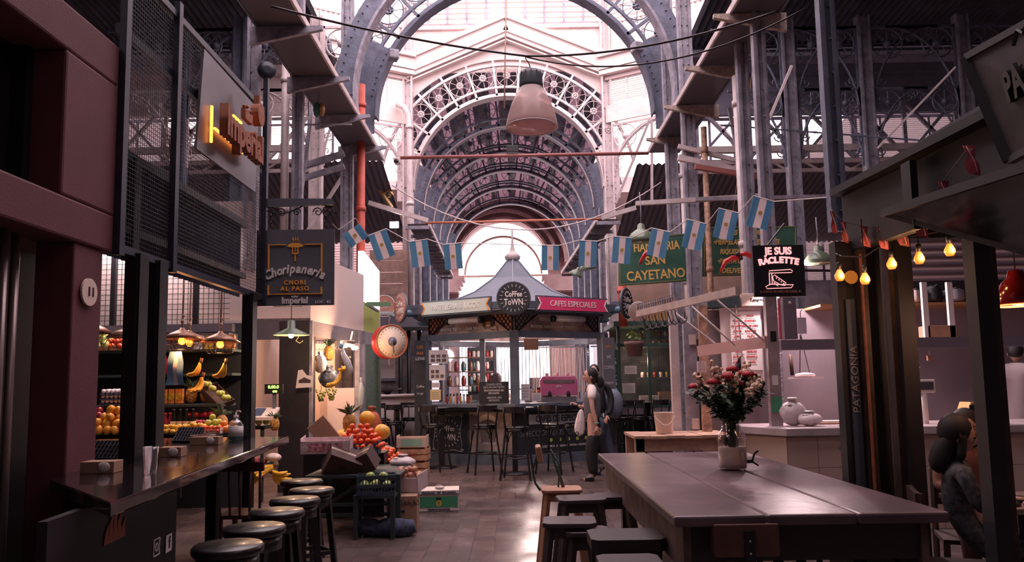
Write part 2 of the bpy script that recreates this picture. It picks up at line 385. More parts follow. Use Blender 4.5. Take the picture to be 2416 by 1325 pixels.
for s, nm in ((-1, 'left'), (1, 'right')):
    # wings at 30 degrees
    D = V((s * .866, -.5, 0)); O = V((XR + s * 2.82, 21.0, 0)); L = 4.2
    P = lambda u, z, off=0: O + D * u + V((0, 0, z)) + V((-s * .5, -.866, 0)) * off
    z300 = zat(1208 + s * 250, 293 if s < 0 else 288, 20.9); z250 = zat(1208 + s * 250, 248, 20.9); z180 = zat(1208 + s * 250, 188, 20.9)
    q = B(); nn = V((-s * .5, -.866, 0)) * .08
    q.slab([P(0, z300), P(L, z300), P(L, z250), P(0, z250)], nn); struct('wall_%s_lower_band' % nm, q, CREAM)
    q = B(); q.slab([P(0, z180), P(L, z180), P(L, z180 + .3), P(0, z180 + .3)], nn)
    for o_, dz, hh in ((.13, .34, .36), (.22, .56, .12), (.1, .08, .12)):
        q.beam(P(-.1, z180 + dz + .1, o_), P(L, z180 + dz + .1, o_), .3, hh)
    struct('trim_%s_cornice' % nm, q, CREAM2)
    q = B(); sheet(q, P(0, z180 + .8), P(L, z180 + .8), P(L, zt), P(0, zt), 30, .025); struct('wall_%s_corrugated' % nm, q, CREAM)
    louvre(P(.12, z250 + .03), P(L, z250 + .03), P(L, z180), P(.12, z180), 8, 11, .05, STEELL, .4)
    louvre(P(.1, zt), P(L, zt), P(L, zt + 3.2), P(.1, zt + 3.2), 6, 18, .06, STEELL, .35)
    # corner post and side arch with spandrels
    T = column('corner_column', 'pale column at the %s corner of the crossing, beside the rosette arch' % nm, O.x, 21.0, zt + 3.2, STEELL, .26, .3)
    p = B(); zz = z300 - .05
    spandrel(T, (s * .12, -.05, zz), 1.5, STEELL, s, 1.5, xa=V((.866, -.5 * s, 0)))
    # tall arch rib under the wing
    w = 1.75; p = B(); c = P(w + .1, zz - 1.75)
    p.tube([c + D * (-w * math.cos(PI * i / 20)) + ZA * (w * .98 * math.sin(PI * i / 20)) for i in range(21)], .05, 4)
    p.build('side_arch', STEELL, T).location = (-O.x, -21.0, 0)
    T.name = 'corner_column'
# drain pipe on the left corner column, with cut end
pp = [W(936, 245, 20.6), W(952, 252, 20.6), W(962, 268, 20.6), W(966, 300, 20.6), W(968, 480, 20.6)]; pp.append(V((pp[-1].x, pp[-1].y, 1.5)))
b = B(); b.tube(pp, .085, 10)
for q_ in (pp[3], pp[4]): b.lathe([(.11, -.05), (.11, .05)], q_, 10)
one('drain_pipe', b, STEELL, 'pale drain pipe bending down the left corner column of the crossing', 'pipe')
# ---------------- near double arch
for Yq, lab, ro in ((15.0, 'dark iron arch with wheel rosettes on the near side of the crossing', 1), (13.65, 'plain dark iron arch rib nearest the viewer, before the crossing', 0)):
    cA = W(1215, 275 if ro else 217, Yq)
    if ro: fan_arch('rosette_arch', lab, None, Yq, cA.z, 2.8, (STEEL, STEEL), cx=cA.x, clip=3.0, rosn=5, haunch=60)
    else:
        T = thing('arch_rib', lab, 'arch', (cA.x, Yq, 0)); c = V((0, 0, cA.z)); b = B(); b.arc(c, 2.95, R(-96), R(96), .05, .3, 60); b.build('flange', STEELM, T)
        b = B(); b.arc(c, 3.14, R(-90), R(90), .36, .05, 60)
        for i in range(60): a = R(-88 + i * 3); b.ball((3.22 * math.sin(a), -.04, cA.z + 3.22 * math.cos(a)), .02, n=5, m=3)
        b.build('web', STEEL, T)
# ---------------- the vault beyond
YS = [23.6, 26.3, 28.6, 31.2, 34.0]
for i, Yv in enumerate(YS):
    cv = W((1196, 1194, 1192, 1190, 1189)[i], 446 + (0), 21)
    T = fan_arch('vault_arch', ['first', 'second', 'third', 'fourth', 'farthest'][i] + ' dark ribbed arch of the vault behind the pale rosette arch, counted from the crossing', 'arches of the vault', Yv, ZR + .02, R1, (STEEL, STEEL), cx=XR + 0.0, clip=2.9, rosn=4 if i < 3 else 3, haunch=62, lite=True, full=i < 3)
    for s in (-1, 1):
        column('vault_column', '%s column under the %s dark arch of the vault' % (('left', 'right')[s > 0], ['first', 'second', 'third', 'fourth', 'farthest'][i]), XR + s * 2.95, Yv, ZR, STEEL if i else STEELM, .3, .3)
    b = B(); b.arc((0, -.18, ZR), R1 - .02, R(-90), R(90), .025, .03, 48); b.build('edge_strip', STEELL, T)
tm = bpy.data.materials.new('translucent_roofing'); tm.use_nodes = True; t = tm.node_tree; t.nodes.clear()
o_ = t.nodes.new('ShaderNodeOutputMaterial'); tl = t.nodes.new('ShaderNodeBsdfTranslucent'); df = t.nodes.new('ShaderNodeBsdfDiffuse'); mx = t.nodes.new('ShaderNodeMixShader')
tl.inputs[0].default_value = (.13, .08, .10, 1); df.inputs[0].default_value = (.30, .23, .27, 1); t.links.new(tl.outputs[0], mx.inputs[1]); t.links.new(df.outputs[0], mx.inputs[2]); t.links.new(mx.outputs[0], o_.inputs[0])
q = B(); Rv = R1 + 1.25; NA = 24
for k in range(NA):
    a0 = R(-52 + 104 * k / NA); a1 = R(-52 + 104 * (k + 1) / NA)
    for j, (y0, y1) in enumerate(zip([21.2] + YS, YS + [38.4])):
        q.m = 1 if (k % 3 == 1 or (j > 2 and k % 3 == 2)) else 0
        q.quad(*[(XR + Rv * math.sin(a), y, ZR + Rv * math.cos(a)) for a, y in ((a0, y0), (a1, y0), (a1, y1), (a0, y1))])
struct('ceiling_vault', q, [mat('vault_sheet', (.17, .155, .20), .6, var=.2, vs=2), tm])
T = thing('vault_purlins', 'long iron purlins running down the vault between the dark arches', 'purlin')
for k in range(-5, 6):
    a = R(k * 10); b = B(); b.box(-.03, .03, 21.2, 38.3, -.05, .05); b.xf(Matrix.Translation((XR + (Rv - .1) * math.sin(a), 0, ZR + (Rv - .1) * math.cos(a)))); b.build('purlin', STEEL, T)
# end wall with its arched opening
YE = 38.5; cE = W(1187, 625, YE); RO = (W(1293, 625, YE) - cE).x; PINKW = mat('pink_plaster', (.50, .33, .33), .75, var=.15, vs=2)
q = B(); N = 24; pin = []; pout = []; Ri = W(1187, 470, YE).z - cE.z + 3
for i in range(N + 1):
    a = R(-90 + 180 * i / N); pin.append(V((cE.x + RO * math.sin(a), YE, cE.z + RO * 1.02 * math.cos(a)))); pout.append(V((cE.x + 7 * math.sin(a), YE, cE.z + 7 * math.cos(a))))
for i in range(N): q.quad(pin[i], pout[i], pout[i + 1], pin[i + 1]); q.quad(pin[i], pin[i + 1], pin[i + 1] + V((0, .8, 0)), pin[i] + V((0, .8, 0)))
for s in (-1, 1): q.box(min(cE.x + s * RO, cE.x + s * 12), max(cE.x + s * RO, cE.x + s * 12), YE, YE + .8, 0, cE.z); q.box(min(cE.x + s * 4.5, cE.x + s * 12), max(cE.x + s * 4.5, cE.x + s * 12), YE + .01, YE + .8, cE.z, 12)
struct('wall_end', q, PINKW)
T = thing('entrance_arch', 'pink plaster arch mouldings around the bright opening at the far end', 'arch', (cE.x, YE, 0))
for i, (rr, w_, d_) in enumerate(((RO + .1, .12, .3), (RO + .45, .16, .5), (RO + .9, .2, .7), (RO + 1.3, .12, .9))):
    b = B(); b.arc((0, -d_ / 2, cE.z), rr, R(-90), R(90), w_, d_, 36); b.build('moulding', PINKW, T)
for s in (-1, 1):
    b = B(); zc = cE.z - W(1187, 625, YE).z + zat(1187, 655, YE)
    for i in range(4): b.box(min(s * (RO - .35 + .1 * i), s * (RO + 1.4)), max(s * (RO - .35 + .1 * i), s * (RO + 1.4)), -.9, .3, zc - .2 * i - .2, zc - .2 * i)
    b.build('capital', PINKW, T)
b = B(); rf = RO * .86; cf = zat(1187, 640, YE) - .1; b.arc((0, .4, cf), rf, R(-90), R(90), .1, .12, 36); b.beam((-RO, .4, zat(1187, 648, YE)), (RO, .4, zat(1187, 648, YE)), .1, .1); b.build('fanlight_frame', mat('pale_wood', (.85, .62, .52), .6), T)
# ---------------- nave columns, trays
zT = 12.5
cols = [('L', 590, 9.78), ('L', 699, 11.15), ('L', 818, 14.2), ('R', 1597, 14.2), ('R', 1640, 12.6), ('R', 1757, 10.2), ('R', 1799, 9.3), ('R', 1963, 7.37)]
CL = {}
for s, px, Y in cols:
    p = W(px, 700 if s == 'L' or px < 1700 else 300, Y)
    lab = {590: 'iron column on the left rising behind the lit sign with crown', 699: 'riveted grey column beside the thick pale downpipe on the left', 818: 'riveted grey column beside the red pipe on the left',
           1597: 'pair-flanged pale column right of the kiosk, behind the hook rail', 1640: 'dark column with a rusty pipe, just right of the pale column', 1757: 'round-edged grey column ending above the green boards',
           1799: 'tall grey column rising behind the small square neon sign', 1963: 'broad grey column standing at the front end of the dark roof beam on the right'}[px]
    CL[px] = column('iron_column', lab, p.x, p.y, zT, STEELM if px != 1963 else STEEL, .13 if Y < 12 else .2, .11 if Y < 12 else .14, z0={590: 3.0, 699: 2.47}.get(px, 0 if Y > 8 else 2.9), group='columns of the main hall')
def pipe(px, Y, r, y0, m, label, y1=None, name='downpipe'):
    a = W(px, y0, Y); z1 = W(px, y1, Y).z if y1 else 0.02
    b = B(); b.tube([(a.x, Y, a.z), (a.x, Y, z1)], r, 12)
    k = a.z - .4
    while k > z1: b.lathe([(r * 1.22, -.04), (r * 1.22, .04)], (a.x, Y, k), 12); k -= 2.
    return one(name, b, m, label, 'pipe')
pipe(675, 11.2, .062, 130, STEELL, 'thick pale downpipe left of the riveted column', 640)
pipe(852, 14.0, .08, 200, REDP, 'thick red pipe beside the grey column left of the kiosk')
pipe(1616, 14.0, .11, 365, STEELL, 'pale round pipe beside the pair-flanged column')
pipe(1660, 12.4, .05, 300, RUST, 'rusty pipe running down beside the dark column')
pipe(1740, 10.4, .08, 180, STEELL, 'mottled pale pipe with an elbow below the right gutter tray', 1010)
TRAY = bpy.data.materials.new('perforated_tray'); TRAY.use_nodes = True; t = TRAY.node_tree; b_ = t.nodes['Principled BSDF']; b_.inputs['Base Color'].default_value = (.12, .10, .12, 1); b_.inputs['Roughness'].default_value = .5; b_.inputs['Metallic'].default_value = .3
tc = t.nodes.new('ShaderNodeTexCoord'); mp = t.nodes.new('ShaderNodeMapping'); mp.inputs['Scale'].default_value = (26, 26, 26); vo = t.nodes.new('ShaderNodeTexVoronoi'); vo.inputs['Randomness'].default_value = 0; vo.inputs['Scale'].default_value = 1
gt = t.nodes.new('ShaderNodeMath'); gt.operation = 'GREATER_THAN'; gt.inputs[1].default_value = .16
for a_, c_ in ((tc.outputs['Object'], mp.inputs[0]), (mp.outputs[0], vo.inputs['Vector']), (vo.outputs['Distance'], gt.inputs[0]), (gt.outputs[0], b_.inputs['Alpha'])): t.links.new(a_, c_)
for s, nm in ((-1, 'left'), (1, 'right')):
    e = W(908, 378, 15.2) if s < 0 else W(1528, 360, 15.2)      # inner edge at the far end
    n0 = W(700, 0, 15.2)
    T = thing('cable_tray', 'long perforated metal tray on brackets running down the %s side of the hall' % nm, 'tray', (e.x, 0, e.z))
    w = .62; b = B(); b.box(min(0, s * w), max(0, s * w), 4, 15.2, -.006, .0); b.build('tray_floor', TRAY, T)
    b = B(); b.box(min(0, s * .03), max(0, s * .03), 4, 15.2, -.02, .07); b.build('edge_rail', STEELL, T)
    b = B(); b.box(min(s * w, s * w + s * .03), max(s * w, s * w + s * .03), 4, 15.2, -.02, .07); b.build('outer_rail', STEEL, T)
    for Yb in (5.2, 6.5, 7.8, 9.3, 10.9, 12.5, 14.2):
        b = B(); x0, x1 = -s * .2, s * (w + .1)
        b.add([(x0, Yb - .03, -.02), (x0, Yb + .03, -.02), (x0, Yb + .03, -.07), (x0, Yb - .03, -.07), (x1, Yb - .03, -.02), (x1, Yb + .03, -.02), (x1, Yb + .03, -.26), (x1, Yb - .03, -.26)],
              [(0, 1, 2, 3), (7, 6, 5, 4), (0, 4, 5, 1), (3, 2, 6, 7), (0, 3, 7, 4), (1, 5, 6, 2)]); b.build('bracket', mat('buff_bracket', (.42, .33, .29), .6, var=.3, vs=20) if s > 0 else STEELM, T)
# tie rods
def rod(pts, r, m, label, cat='rod', name='tie_rod', sag=0.):
    P = [V(p) for p in pts]
    if sag:
        a, c = P; P = [a.lerp(c, i / 16) - V((0, 0, sag * 4 * (i / 16) * (1 - i / 16))) for i in range(17)]
    b = B(); b.tube(P, r, 6); return one(name, b, m, label, cat, base=tuple(P[0]))
rod([W(945, 372, 15), W(1530, 361, 15)], .035, mat('red_oxide', (.30, .10, .09), .6), 'dark red tie rod across the hall under the hanging lamp')
rod([W(1002, 526, 16.5), W(1425, 516, 16.5)], .026, mat('orange_pipe', (.62, .20, .12), .6), 'thin orange pipe crossing before the bright far arch')
rod([W(925, 437, 16), W(1560, 430, 16)], .015, STEELL, 'slack pale cable sagging across the vault', 'cable', 'cable', 1.0)
rod([W(640, 15, 7), W(1240, 132, 8.2)], .012, WIRE, 'black power cable running from top left to the bell lamp', 'cable', 'cable', .05)
rod([W(1240, 132, 8.2), W(1830, 28, 7)], .012, WIRE, 'upper black power cable running from the bell lamp to the right', 'cable', 'cable', .12)
rod([W(1240, 134, 8.2), W(1900, 20, 7)], .009, WIRE, 'lower black power cable sagging right of the bell lamp', 'cable', 'cable', .30)
rod([W(1196, -60, 12), W(1192, 120, 12), W(1190, 255, 12)], .015, mat('old_rope', (.5, .33, .28), .8), 'brown rope hanging down from the lantern roof', 'rope', 'rope')
# ---------------- aisles
for s, nm in ((-1, 'left'), (1, 'right')):
    Yw = 17.5; X0, X1 = (-13.5, -4.2) if s < 0 else (4.2, 13.5)
    f = lambda py, px=None: zat(px or (720 if s < 0 else 1850), py, Yw)
    q = B()
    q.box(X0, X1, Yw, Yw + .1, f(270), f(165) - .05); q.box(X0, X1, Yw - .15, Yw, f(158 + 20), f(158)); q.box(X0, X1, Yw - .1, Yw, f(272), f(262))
    struct('wall_%s_frieze' % nm, q, CREAM if s < 0 else mat('dark_frieze', (.20, .19, .25), .7, var=.15, vs=2))  # cream frieze on the left, dark grey-blue on the right
    q = B(); sheet(q, (X0, Yw + 1.2, f(125)), (X1, Yw + 1.2, f(125)), (X1, -2, f(125) + 1.6), (X0, -2, f(125) + 1.6), 60, .04); struct('ceiling_%s' % nm, q, DARKROOF)
    q = B(); q.box(X0, X1, Yw - .2, Yw + .05, f(122), f(100)); q.box(X0, X1, Yw - .4, Yw - .2, f(140), f(134)); struct('trim_%s_eave' % nm, q, STEEL)
    louvre((X0, Yw + .2, f(372)), (X1, Yw + .2, f(372)), (X1, Yw + .2, f(272)), (X0, Yw + .2, f(272)), 16, 20, .05, STEELM, .16)
    # lower roof of the next aisle, with a lit patch
    XI = min(X0, 3.0) if s > 0 else X0; XJ = max(X1, -3.0) if s < 0 else X1
    q = B(); sheet(q, (XI, Yw + .1, f(378)), (XJ, Yw + .1, f(378)), (XJ, Yw + 4.5, f(490)), (XI, Yw + 4.5, f(490)), 70, .03); struct('ceiling_%s_lower' % nm, q, mat('grey_roof_sheet', (.16, .14, .17), .6))
    louvre((XI, Yw + 4.6, f(640)), (XJ, Yw + 4.6, f(640)), (XJ, Yw + 4.6, f(470)), (XI, Yw + 4.6, f(470)), 12, 22, .07, STEELM, .18)
    q = B(); q.box(XI, XJ, Yw + 4.6, Yw + 4.8, 0, f(640)); q.box(XI, XJ, Yw + 4.7, Yw + 4.8, f(478), f(330)); struct('wall_%s_far' % nm, q, mat('dim_shopfronts', (.22, .14, .13), .8, var=.5, vs=1.5))
    # aisle truss posts with openwork brackets
    for i, px in enumerate(((560, 420, 745) if s < 0 else (2062, 1878, 2300))):
        p = W(px, 500, 15.8); T = column('aisle_column', ['pale' if s < 0 else 'dark', 'shaded', 'slender'][i] + ' aisle column with openwork brackets on the %s' % nm, p.x, 15.8, f(122), STEELL if (s < 0 and i == 2) else STEEL if s < 0 else STEELM, .24, .2)
        for k in (-1, 1):
            spandrel(T, (k * .12, 0, f(142)), 2.0, STEEL if not (s < 0 and i == 2) else STEELL, k, 1.5); spandrel(T, (k * .12, 0, f(274)), 1.7, STEELL if s < 0 else STEEL, k, 1.2)
    T = thing('aisle_truss', 'lattice of crossing iron struts before the louvred windows on the %s' % nm, 'truss', (0, 16.6, 0))
    n = 8
    for i in range(n):
        xa = (X0 + (X1 - X0) * i / n); xb = (X0 + (X1 - X0) * (i + 1) / n)
        for a_, c_ in (((xa, f(400)), (xb, f(275))), ((xa, f(275)), (xb, f(400))), ((xa, f(400)), (xa, f(275)))):
            b = B(); b.beam((a_[0], 0, a_[1]), (c_[0], 0, c_[1]), .08, .06); b.build('strut', STEELL if s < 0 else STEELM, T)
    b = B(); b.beam((X0, 0, f(378)), (X1, 0, f(378)), .12, .14); b.build('chord', STEELL, T)
    T = thing('lower_truss', 'long shallow lattice girder under the windows on the %s' % nm, 'truss', (0, 17.0, 0))
    b = B(); b.beam((X0, 0, f(395)), (X1, 0, f(395)), .06, .08); b.beam((X0, 0, f(416)), (X1, 0, f(416)), .06, .08)
    for i in range(26): xa = X0 + (X1 - X0) * i / 26; xb = xa + (X1 - X0) / 26; b.beam((xa, 0, f(395 if i % 2 else 416)), (xb, 0, f(416 if i % 2 else 395)), .04, .04)
    b.build('lattice', STEELL, T)
# unseen outer walls and wall behind the viewer, put in to block sky light
q = B(); q.box(-13.9, -13.7, -6, 40, 0, 12); struct('wall_left', q, mat('dark_plaster', (.12, .09, .10), .8))
q = B(); q.box(13.7, 13.9, -6, 40, 0, 12); struct('wall_right', q, MT['dark_plaster'])
q = B(); q.box(-13.9, 13.9, -6.2, -6, 0, 14); struct('wall_back', q, MT['dark_plaster'])
q = B(); sheet(q, (-4.3, -6, 9.2), (4.3, -6, 9.2), (4.3, 3.7, 9.6), (-4.3, 3.7, 9.6), 30, .04); struct('ceiling_nave_shade', q, DARKROOF)  # unseen roof strip, added and cut to length to darken the foreground

T = thing('street_gate', 'iron street gate with upright bars standing in the bright far opening', 'gate', (cE.x, 38.3, 0)); b = B()
for i in range(27): b.beam((-RO + i * RO / 13, 0, 0), (-RO + i * RO / 13, 0, 3.4), .035)
b.build('bars', STEEL, T)['kind'] = 'stuff'; b = B(); b.beam((-RO, 0, 3.4), (RO, 0, 3.4), .08); b.beam((-RO, 0, 1.2), (RO, 0, 1.2), .06); b.build('rail', STEEL, T)
T = thing('glass_ornament', 'green and amber faceted ornament hanging among the left columns', 'ornament', tuple(W(752, 258, 11.5))); b = B(); b.m = 0; b.ball((-.03, 0, 0), .06, .05, .13, 6, 4); b.m = 1; b.ball((.05, 0, 0), .05, .05, .12, 6, 4); b.build('glass_drops', [mat('teal_glass', (.04, .14, .12), .3), mat('amber_glass', (.45, .22, .07), .3)], T); b = B(); b.tube([(0, 0, .1), (0, 0, 1.6)], .004, 3); b.build('cord', WIRE, T)
for i, (a, c) in enumerate((((716, 328), (758, 347)), ((778, 352), (826, 372)))):
    b = B(); b.beam(W(*a, 18), W(*c, 19), .10); one('tube_light', b, mat('lit_tube', (1, .9, .8), .5, e=(1, .82, .66), es=4), ['lit fluorescent tube', 'second lit fluorescent tube'][i] + ' under the roof behind the left columns' + ['', ', right of the first'][i], 'light')
b = B(); YL = mat('yellow_lace_iron', (.55, .36, .16), .6); P_ = [W(850, 400, 19), W(890, 440, 19), W(925, 490, 19)]; b.tube(P_, .05, 4); b.tube([p + V((0, 0, .35)) for p in P_], .04, 4)
for i in range(8): p = P_[0].lerp(P_[2], i / 8); scroll(b, p + V((0, 0, .2)), .13, XA, ZA, 1, .02)
one('lace_rib', b, YL, 'yellowish openwork rib under the dark roof left of the rosette arch', 'rib')
# ---------------- figures
def skin(name, vs, es, m, parent, sub=1, root=0):
    """one continuous surface grown around a skeleton: vs = [(co, radius or (rx, ry))]"""
    me = bpy.data.meshes.new(name); bm = bmesh.new(); ly = bm.verts.layers.skin.verify(); L = []
    for i, (c, r) in enumerate(vs):
        v = bm.verts.new(c); v[ly].radius = r if isinstance(r, tuple) else (r, r); v[ly].use_root = i == root; L.append(v)
    for a, b_ in es: bm.edges.new((L[a], L[b_]))
    bm.to_mesh(me); bm.free(); me.materials.append(m); o = bpy.data.objects.new(name, me); COL.objects.link(o); o.parent = parent
    md = o.modifiers.new('skin', 'SKIN'); md.use_smooth_shade = True; md.branch_smoothing = .6
    ms = o.modifiers.new('soft', 'SUBSURF'); ms.levels = sub; ms.render_levels = sub; return o
def chain(*p): return list(p), [(i, i + 1) for i in range(len(p) - 1)]
SKIN1 = mat('skin', (.52, .30, .24), .55); SKIN2 = mat('skin_tan', (.42, .24, .19), .55)
HAIR = mat('black_hair', (.012, .008, .011), .7); HAIRB = mat('brown_hair', (.03, .016, .015), .7)
def head(T, c, yaw, m, hair, tilt=0., k=1.):
    """head with brow, nose, lips, chin, ears and eyes looking along -Y before the turn"""
    M = (Matrix.Translation(c) @ Matrix.Rotation(yaw, 4, 'Z') @ Matrix.Rotation(tilt, 4, 'X') @ Matrix.Scale(k, 4))
    b = B(); n, mm = 20, 16; vs = []; fs = []
    for i in range(mm + 1):
        a = PI * i / mm; z = math.cos(a)
        for j in range(n):
            t_ = 2 * PI * j / n; x = math.sin(a) * math.cos(t_); y = math.sin(a) * math.sin(t_)
            wx, wy = .073, .094
            if z < -.1: q_ = (-.1 - z) / .9; wx *= 1 - .28 * q_; wy *= 1 - (.1 if y < 0 else .45) * q_
            p = V((x * wx, y * wy, z * .115))
            fr = max(0, -y); c0 = abs(x)
            if fr > .6:
                if c0 < .32 and -.38 < z < .12: p.y -= .022 * (1 - c0 / .32) * (1 if z > -.3 else .5) * (.35 + min(1, (.12 - z) * 2))
                if .02 < z < .2 and .2 < c0 < .65: p.y += .007
                if -.62 < z < -.42 and c0 < .4: p.y -= .007
                if z < -.8: p.y -= .012
            vs.append(p)
    for i in range(mm):
        for j in range(n): fs.append((i * n + j, (i + 1) * n + j, (i + 1) * n + (j + 1) % n, i * n + (j + 1) % n))
    b.add(vs, fs, True)
    for s in (-1, 1): b.ball((s * .074, .005, -.01), .012, .022, .032, 8, 6)
    b.xf(M); b.build('head', m, T)
    b = B()
    for s in (-1, 1): b.ball((s * .03, -.083, .012), .014, .008, .008, 8, 6)
    b.xf(M); b.build('eyes', mat('eye', (.03, .02, .02), .2), T)
    b = B(); b.ball((0, -.081, -.056), .024, .009, .008, 8, 6); b.xf(M); b.build('lips', mat('lips', (.42, .14, .13), .5), T)
    b = B()
    for s in (-1, 1): b.tube([(s * .014, -.092, .033), (s * .03, -.091, .04), (s * .046, -.082, .034)], .004, 4)
    b.xf(M); b.build('eyebrows', hair, T)
    return M
def hand(T, w, d, m, curl=.5, side=1, up=V((0, 0, 1)), k=1., name='hand'):
    """palm, four fingers of different lengths and a side thumb; w wrist, d direction, up = back of the hand"""
    d = V(d).normalized(); sd = d.cross(V(up)).normalized(); up = sd.cross(d); w = V(w); vs = [(w, .021 * k), (w + d * .045 * k, (.034 * k, .016 * k))]; es = [(0, 1)]
    for i, (o_, L) in enumerate(((-.030, .062), (-.010, .074), (.010, .070), (.029, .055))):
        b0 = len(vs); p = w + d * .082 * k + sd * o_ * k * side; vs.append((p, .0125 * k)); es.append((1, b0)); a = 0; q_ = p
        for j in range(3):
            a += curl * (.5 + .3 * j); q_ = q_ + (d * math.cos(a) - up * math.sin(a)) * (L * k * (.42, .32, .26)[j]); vs.append((q_, (.0095 - .001 * j) * k)); es.append((b0 + j, b0 + j + 1))
    b0 = len(vs); p = w + d * .03 * k - sd * .028 * k * side; vs += [(p, .012 * k), (p - sd * .026 * k * side + d * .024 * k - up * .008, .010 * k), (p - sd * .034 * k * side + d * .05 * k - up * .016, .0085 * k)]; es += [(1, b0), (b0, b0 + 1), (b0 + 1, b0 + 2)]
    return skin(name, vs, es, m, T)
# ---------------- the coffee kiosk
KC = V((.03, 15.95, 0)); KR = 2.0; SLATE = mat('slate_blue_paint', (.10, .115, .15), .45, .1, var=.2, vs=5); CHALK = mat('chalkboard', (.022, .025, .032), .6, var=.3, vs=4)
K = thing('coffee_kiosk', 'hexagonal slate blue coffee kiosk with pointed roof in the middle of the hall', 'kiosk', tuple(KC))
def hv(r, k, z): a = R(-90 + 60 * k); return V((r * math.cos(a), r * math.sin(a), z))
GLASS = glassy('kiosk_glass', (.93, .95, .97), .05)
b = B()
for k in range(6): b.quad(hv(1.92, k, .1), hv(1.92, k + 1, .1), hv(1.92, k + 1, 1.05), hv(1.92, k, 1.05))
b.build('counter_front', CHALK, K)
b = B(); b.slab([hv(2.02, k, 0) for k in range(6)], (0, 0, .17)); b.build('plinth', SLATE, K)
b = B(); b.slab([hv(2.25, k, 1.05) for k in range(6)], (0, 0, .06)); b.build('counter_top', SLATE, K)
b = B(); b.slab([hv(2.0, k, .98) for k in range(6)], (0, 0, .07)); b.build('counter_moulding', SLATE, K)
b = B(); b.slab([hv(1.8, k, .2) for k in range(6)], (0, 0, .02)); b.build('kiosk_floor', BLACK, K)
for k in range(6):
    b = B(); p = hv(KR, k, 1.1); b.beam(p, hv(KR, k, 2.42), .17, .17, hv(1, k, 0)); b.build('post', SLATE, K)
    a, c = hv(KR - .03, k, 0), hv(KR - .03, k + 1, 0)
    b = B(); b.beam(a + ZA * 2.38, c + ZA * 2.38, .14, .12); b.beam(a + ZA * 2.80, c + ZA * 2.80, .12, .08); b.build('beam', SLATE, K)
    b = B(); a1, c1 = hv(1.9, k, 0), hv(1.9, k + 1, 0); b.quad(a1 + ZA * 1.12, c1 + ZA * 1.12, c1 + ZA * 2.32, a1 + ZA * 2.32); b.build('glass_pane', GLASS, K)
a, c = hv(1.93, -1, 0), hv(1.93, 0, 0)
for u in (.64,): b = B(); p = a.lerp(c, u); b.beam(p + ZA * 1.1, p + ZA * 2.35, .17, .1, V((1, 0, 0))); b.build('mullion', SLATE, K)
for k, u in ((0, .5), (1, .5), (2, .5), (3, .5), (4, .5)):
    a, c = hv(1.93, k, 0), hv(1.93, k + 1, 0); p = a.lerp(c, u); b = B(); b.beam(p + ZA * 1.1, p + ZA * 2.35, .04, .05, V((1, 0, 0)))
    if k: b.build('mullion', SLATE, K)
# frieze: printed panels with lattice corners
bm_ = bpy.data.materials.new('printed_banner'); bm_.use_nodes = True; t = bm_.node_tree; b_ = t.nodes['Principled BSDF']; b_.inputs['Roughness'].default_value = .7
tc = t.nodes.new('ShaderNodeTexCoord'); nz = t.nodes.new('ShaderNodeTexNoise'); nz.inputs['Scale'].default_value = 4; nz.inputs['Detail'].default_value = 7; cr = t.nodes.new('ShaderNodeValToRGB')
for e_, (p_, c_) in zip((cr.color_ramp.elements[0], cr.color_ramp.elements[1]), ((.3, (.25, .17, .17, 1)), (.7, (.85, .60, .54, 1)))): e_.position = p_; e_.color = c_
t.links.new(tc.outputs['Object'], nz.inputs['Vector']); t.links.new(nz.outputs[0], cr.inputs[0]); t.links.new(cr.outputs[0], b_.inputs['Base Color'])
WHT = mat('white_print', (.85, .78, .76), .7); ORG = mat('orange_print', (.85, .30, .06), .6); PNK = mat('pink_print', (.82, .06, .20), .5); LAT = mat('lattice_orange', (.45, .17, .08), .6); LATG = mat('lattice_grey', (.34, .30, .33), .6)
def kface(k, u, z, out=0.): a, c = hv(KR + .02, k, z), hv(KR + .02, k + 1, z); n_ = ((a + c) / 2); n_.z = 0; n_.normalize(); return a.lerp(c, u) + n_ * out, (c - a).normalized(), n_
for k in range(6):
    pr, ax, nn = kface(k, 0, 2.45); pr = pr - nn * .12; L_ = 2.0
    b = B(); b.slab([pr, pr + ax * L_, pr + ax * L_ + ZA * .32, pr + ZA * .32], -nn * .02); b.build('frieze_panel', bm_, K)
    if k in (5, 0):
        for s in (0, 1):
            b = B(); o = pr + nn * .03
            e0 = o + ax * (.06 if s == 0 else L_ - .06); tp = .52 if s == 0 else -.52
            b.slab([e0, e0 + ax * tp * .12, e0 + ax * tp + ZA * .34, e0 + ZA * .34], nn * .015); b.build('lattice_backing', LAT if k == 5 else LATG, K)
            b = B()
            for i in range(7):
                x_ = i / 6
                for (u0, v0, u1, v1) in ((x_, 0, x_ - .5, 1), (x_ - .5, 0, x_, 1)):
                    pts = []
                    for q_ in range(13):
                        vv = q_ / 12; uu = u0 + (u1 - u0) * vv
                        if 0 <= uu <= .12 + .88 * vv: pts.append(e0 + ax * tp * uu + ZA * .34 * vv + nn * .03)
                    if len(pts) > 1: b.tube([pts[0], pts[-1]], .008, 4)
            b.tube([e0 + ax * tp * .12 + nn * .03, e0 + ax * tp + ZA * .34 + nn * .03], .014, 4); b.tube([e0 + nn * .03, e0 + ZA * .34 + nn * .03], .014, 4)
            b.build('lattice', BLACK, K)
for k, u, tx in ((5, .5, 'EXOTIC TASTE ~ FAIR TRADE'), (0, .5, 'EXOTIC TASTE ~ FAIR TRADE')):
    pr, ax, nn = kface(k, u if k == 5 else .45, 2.53, -.09); text(tx, .075, WHT, K, face(pr - (ax * .2 if k == 5 else ax * 0), ax, ZA), bold=.002)
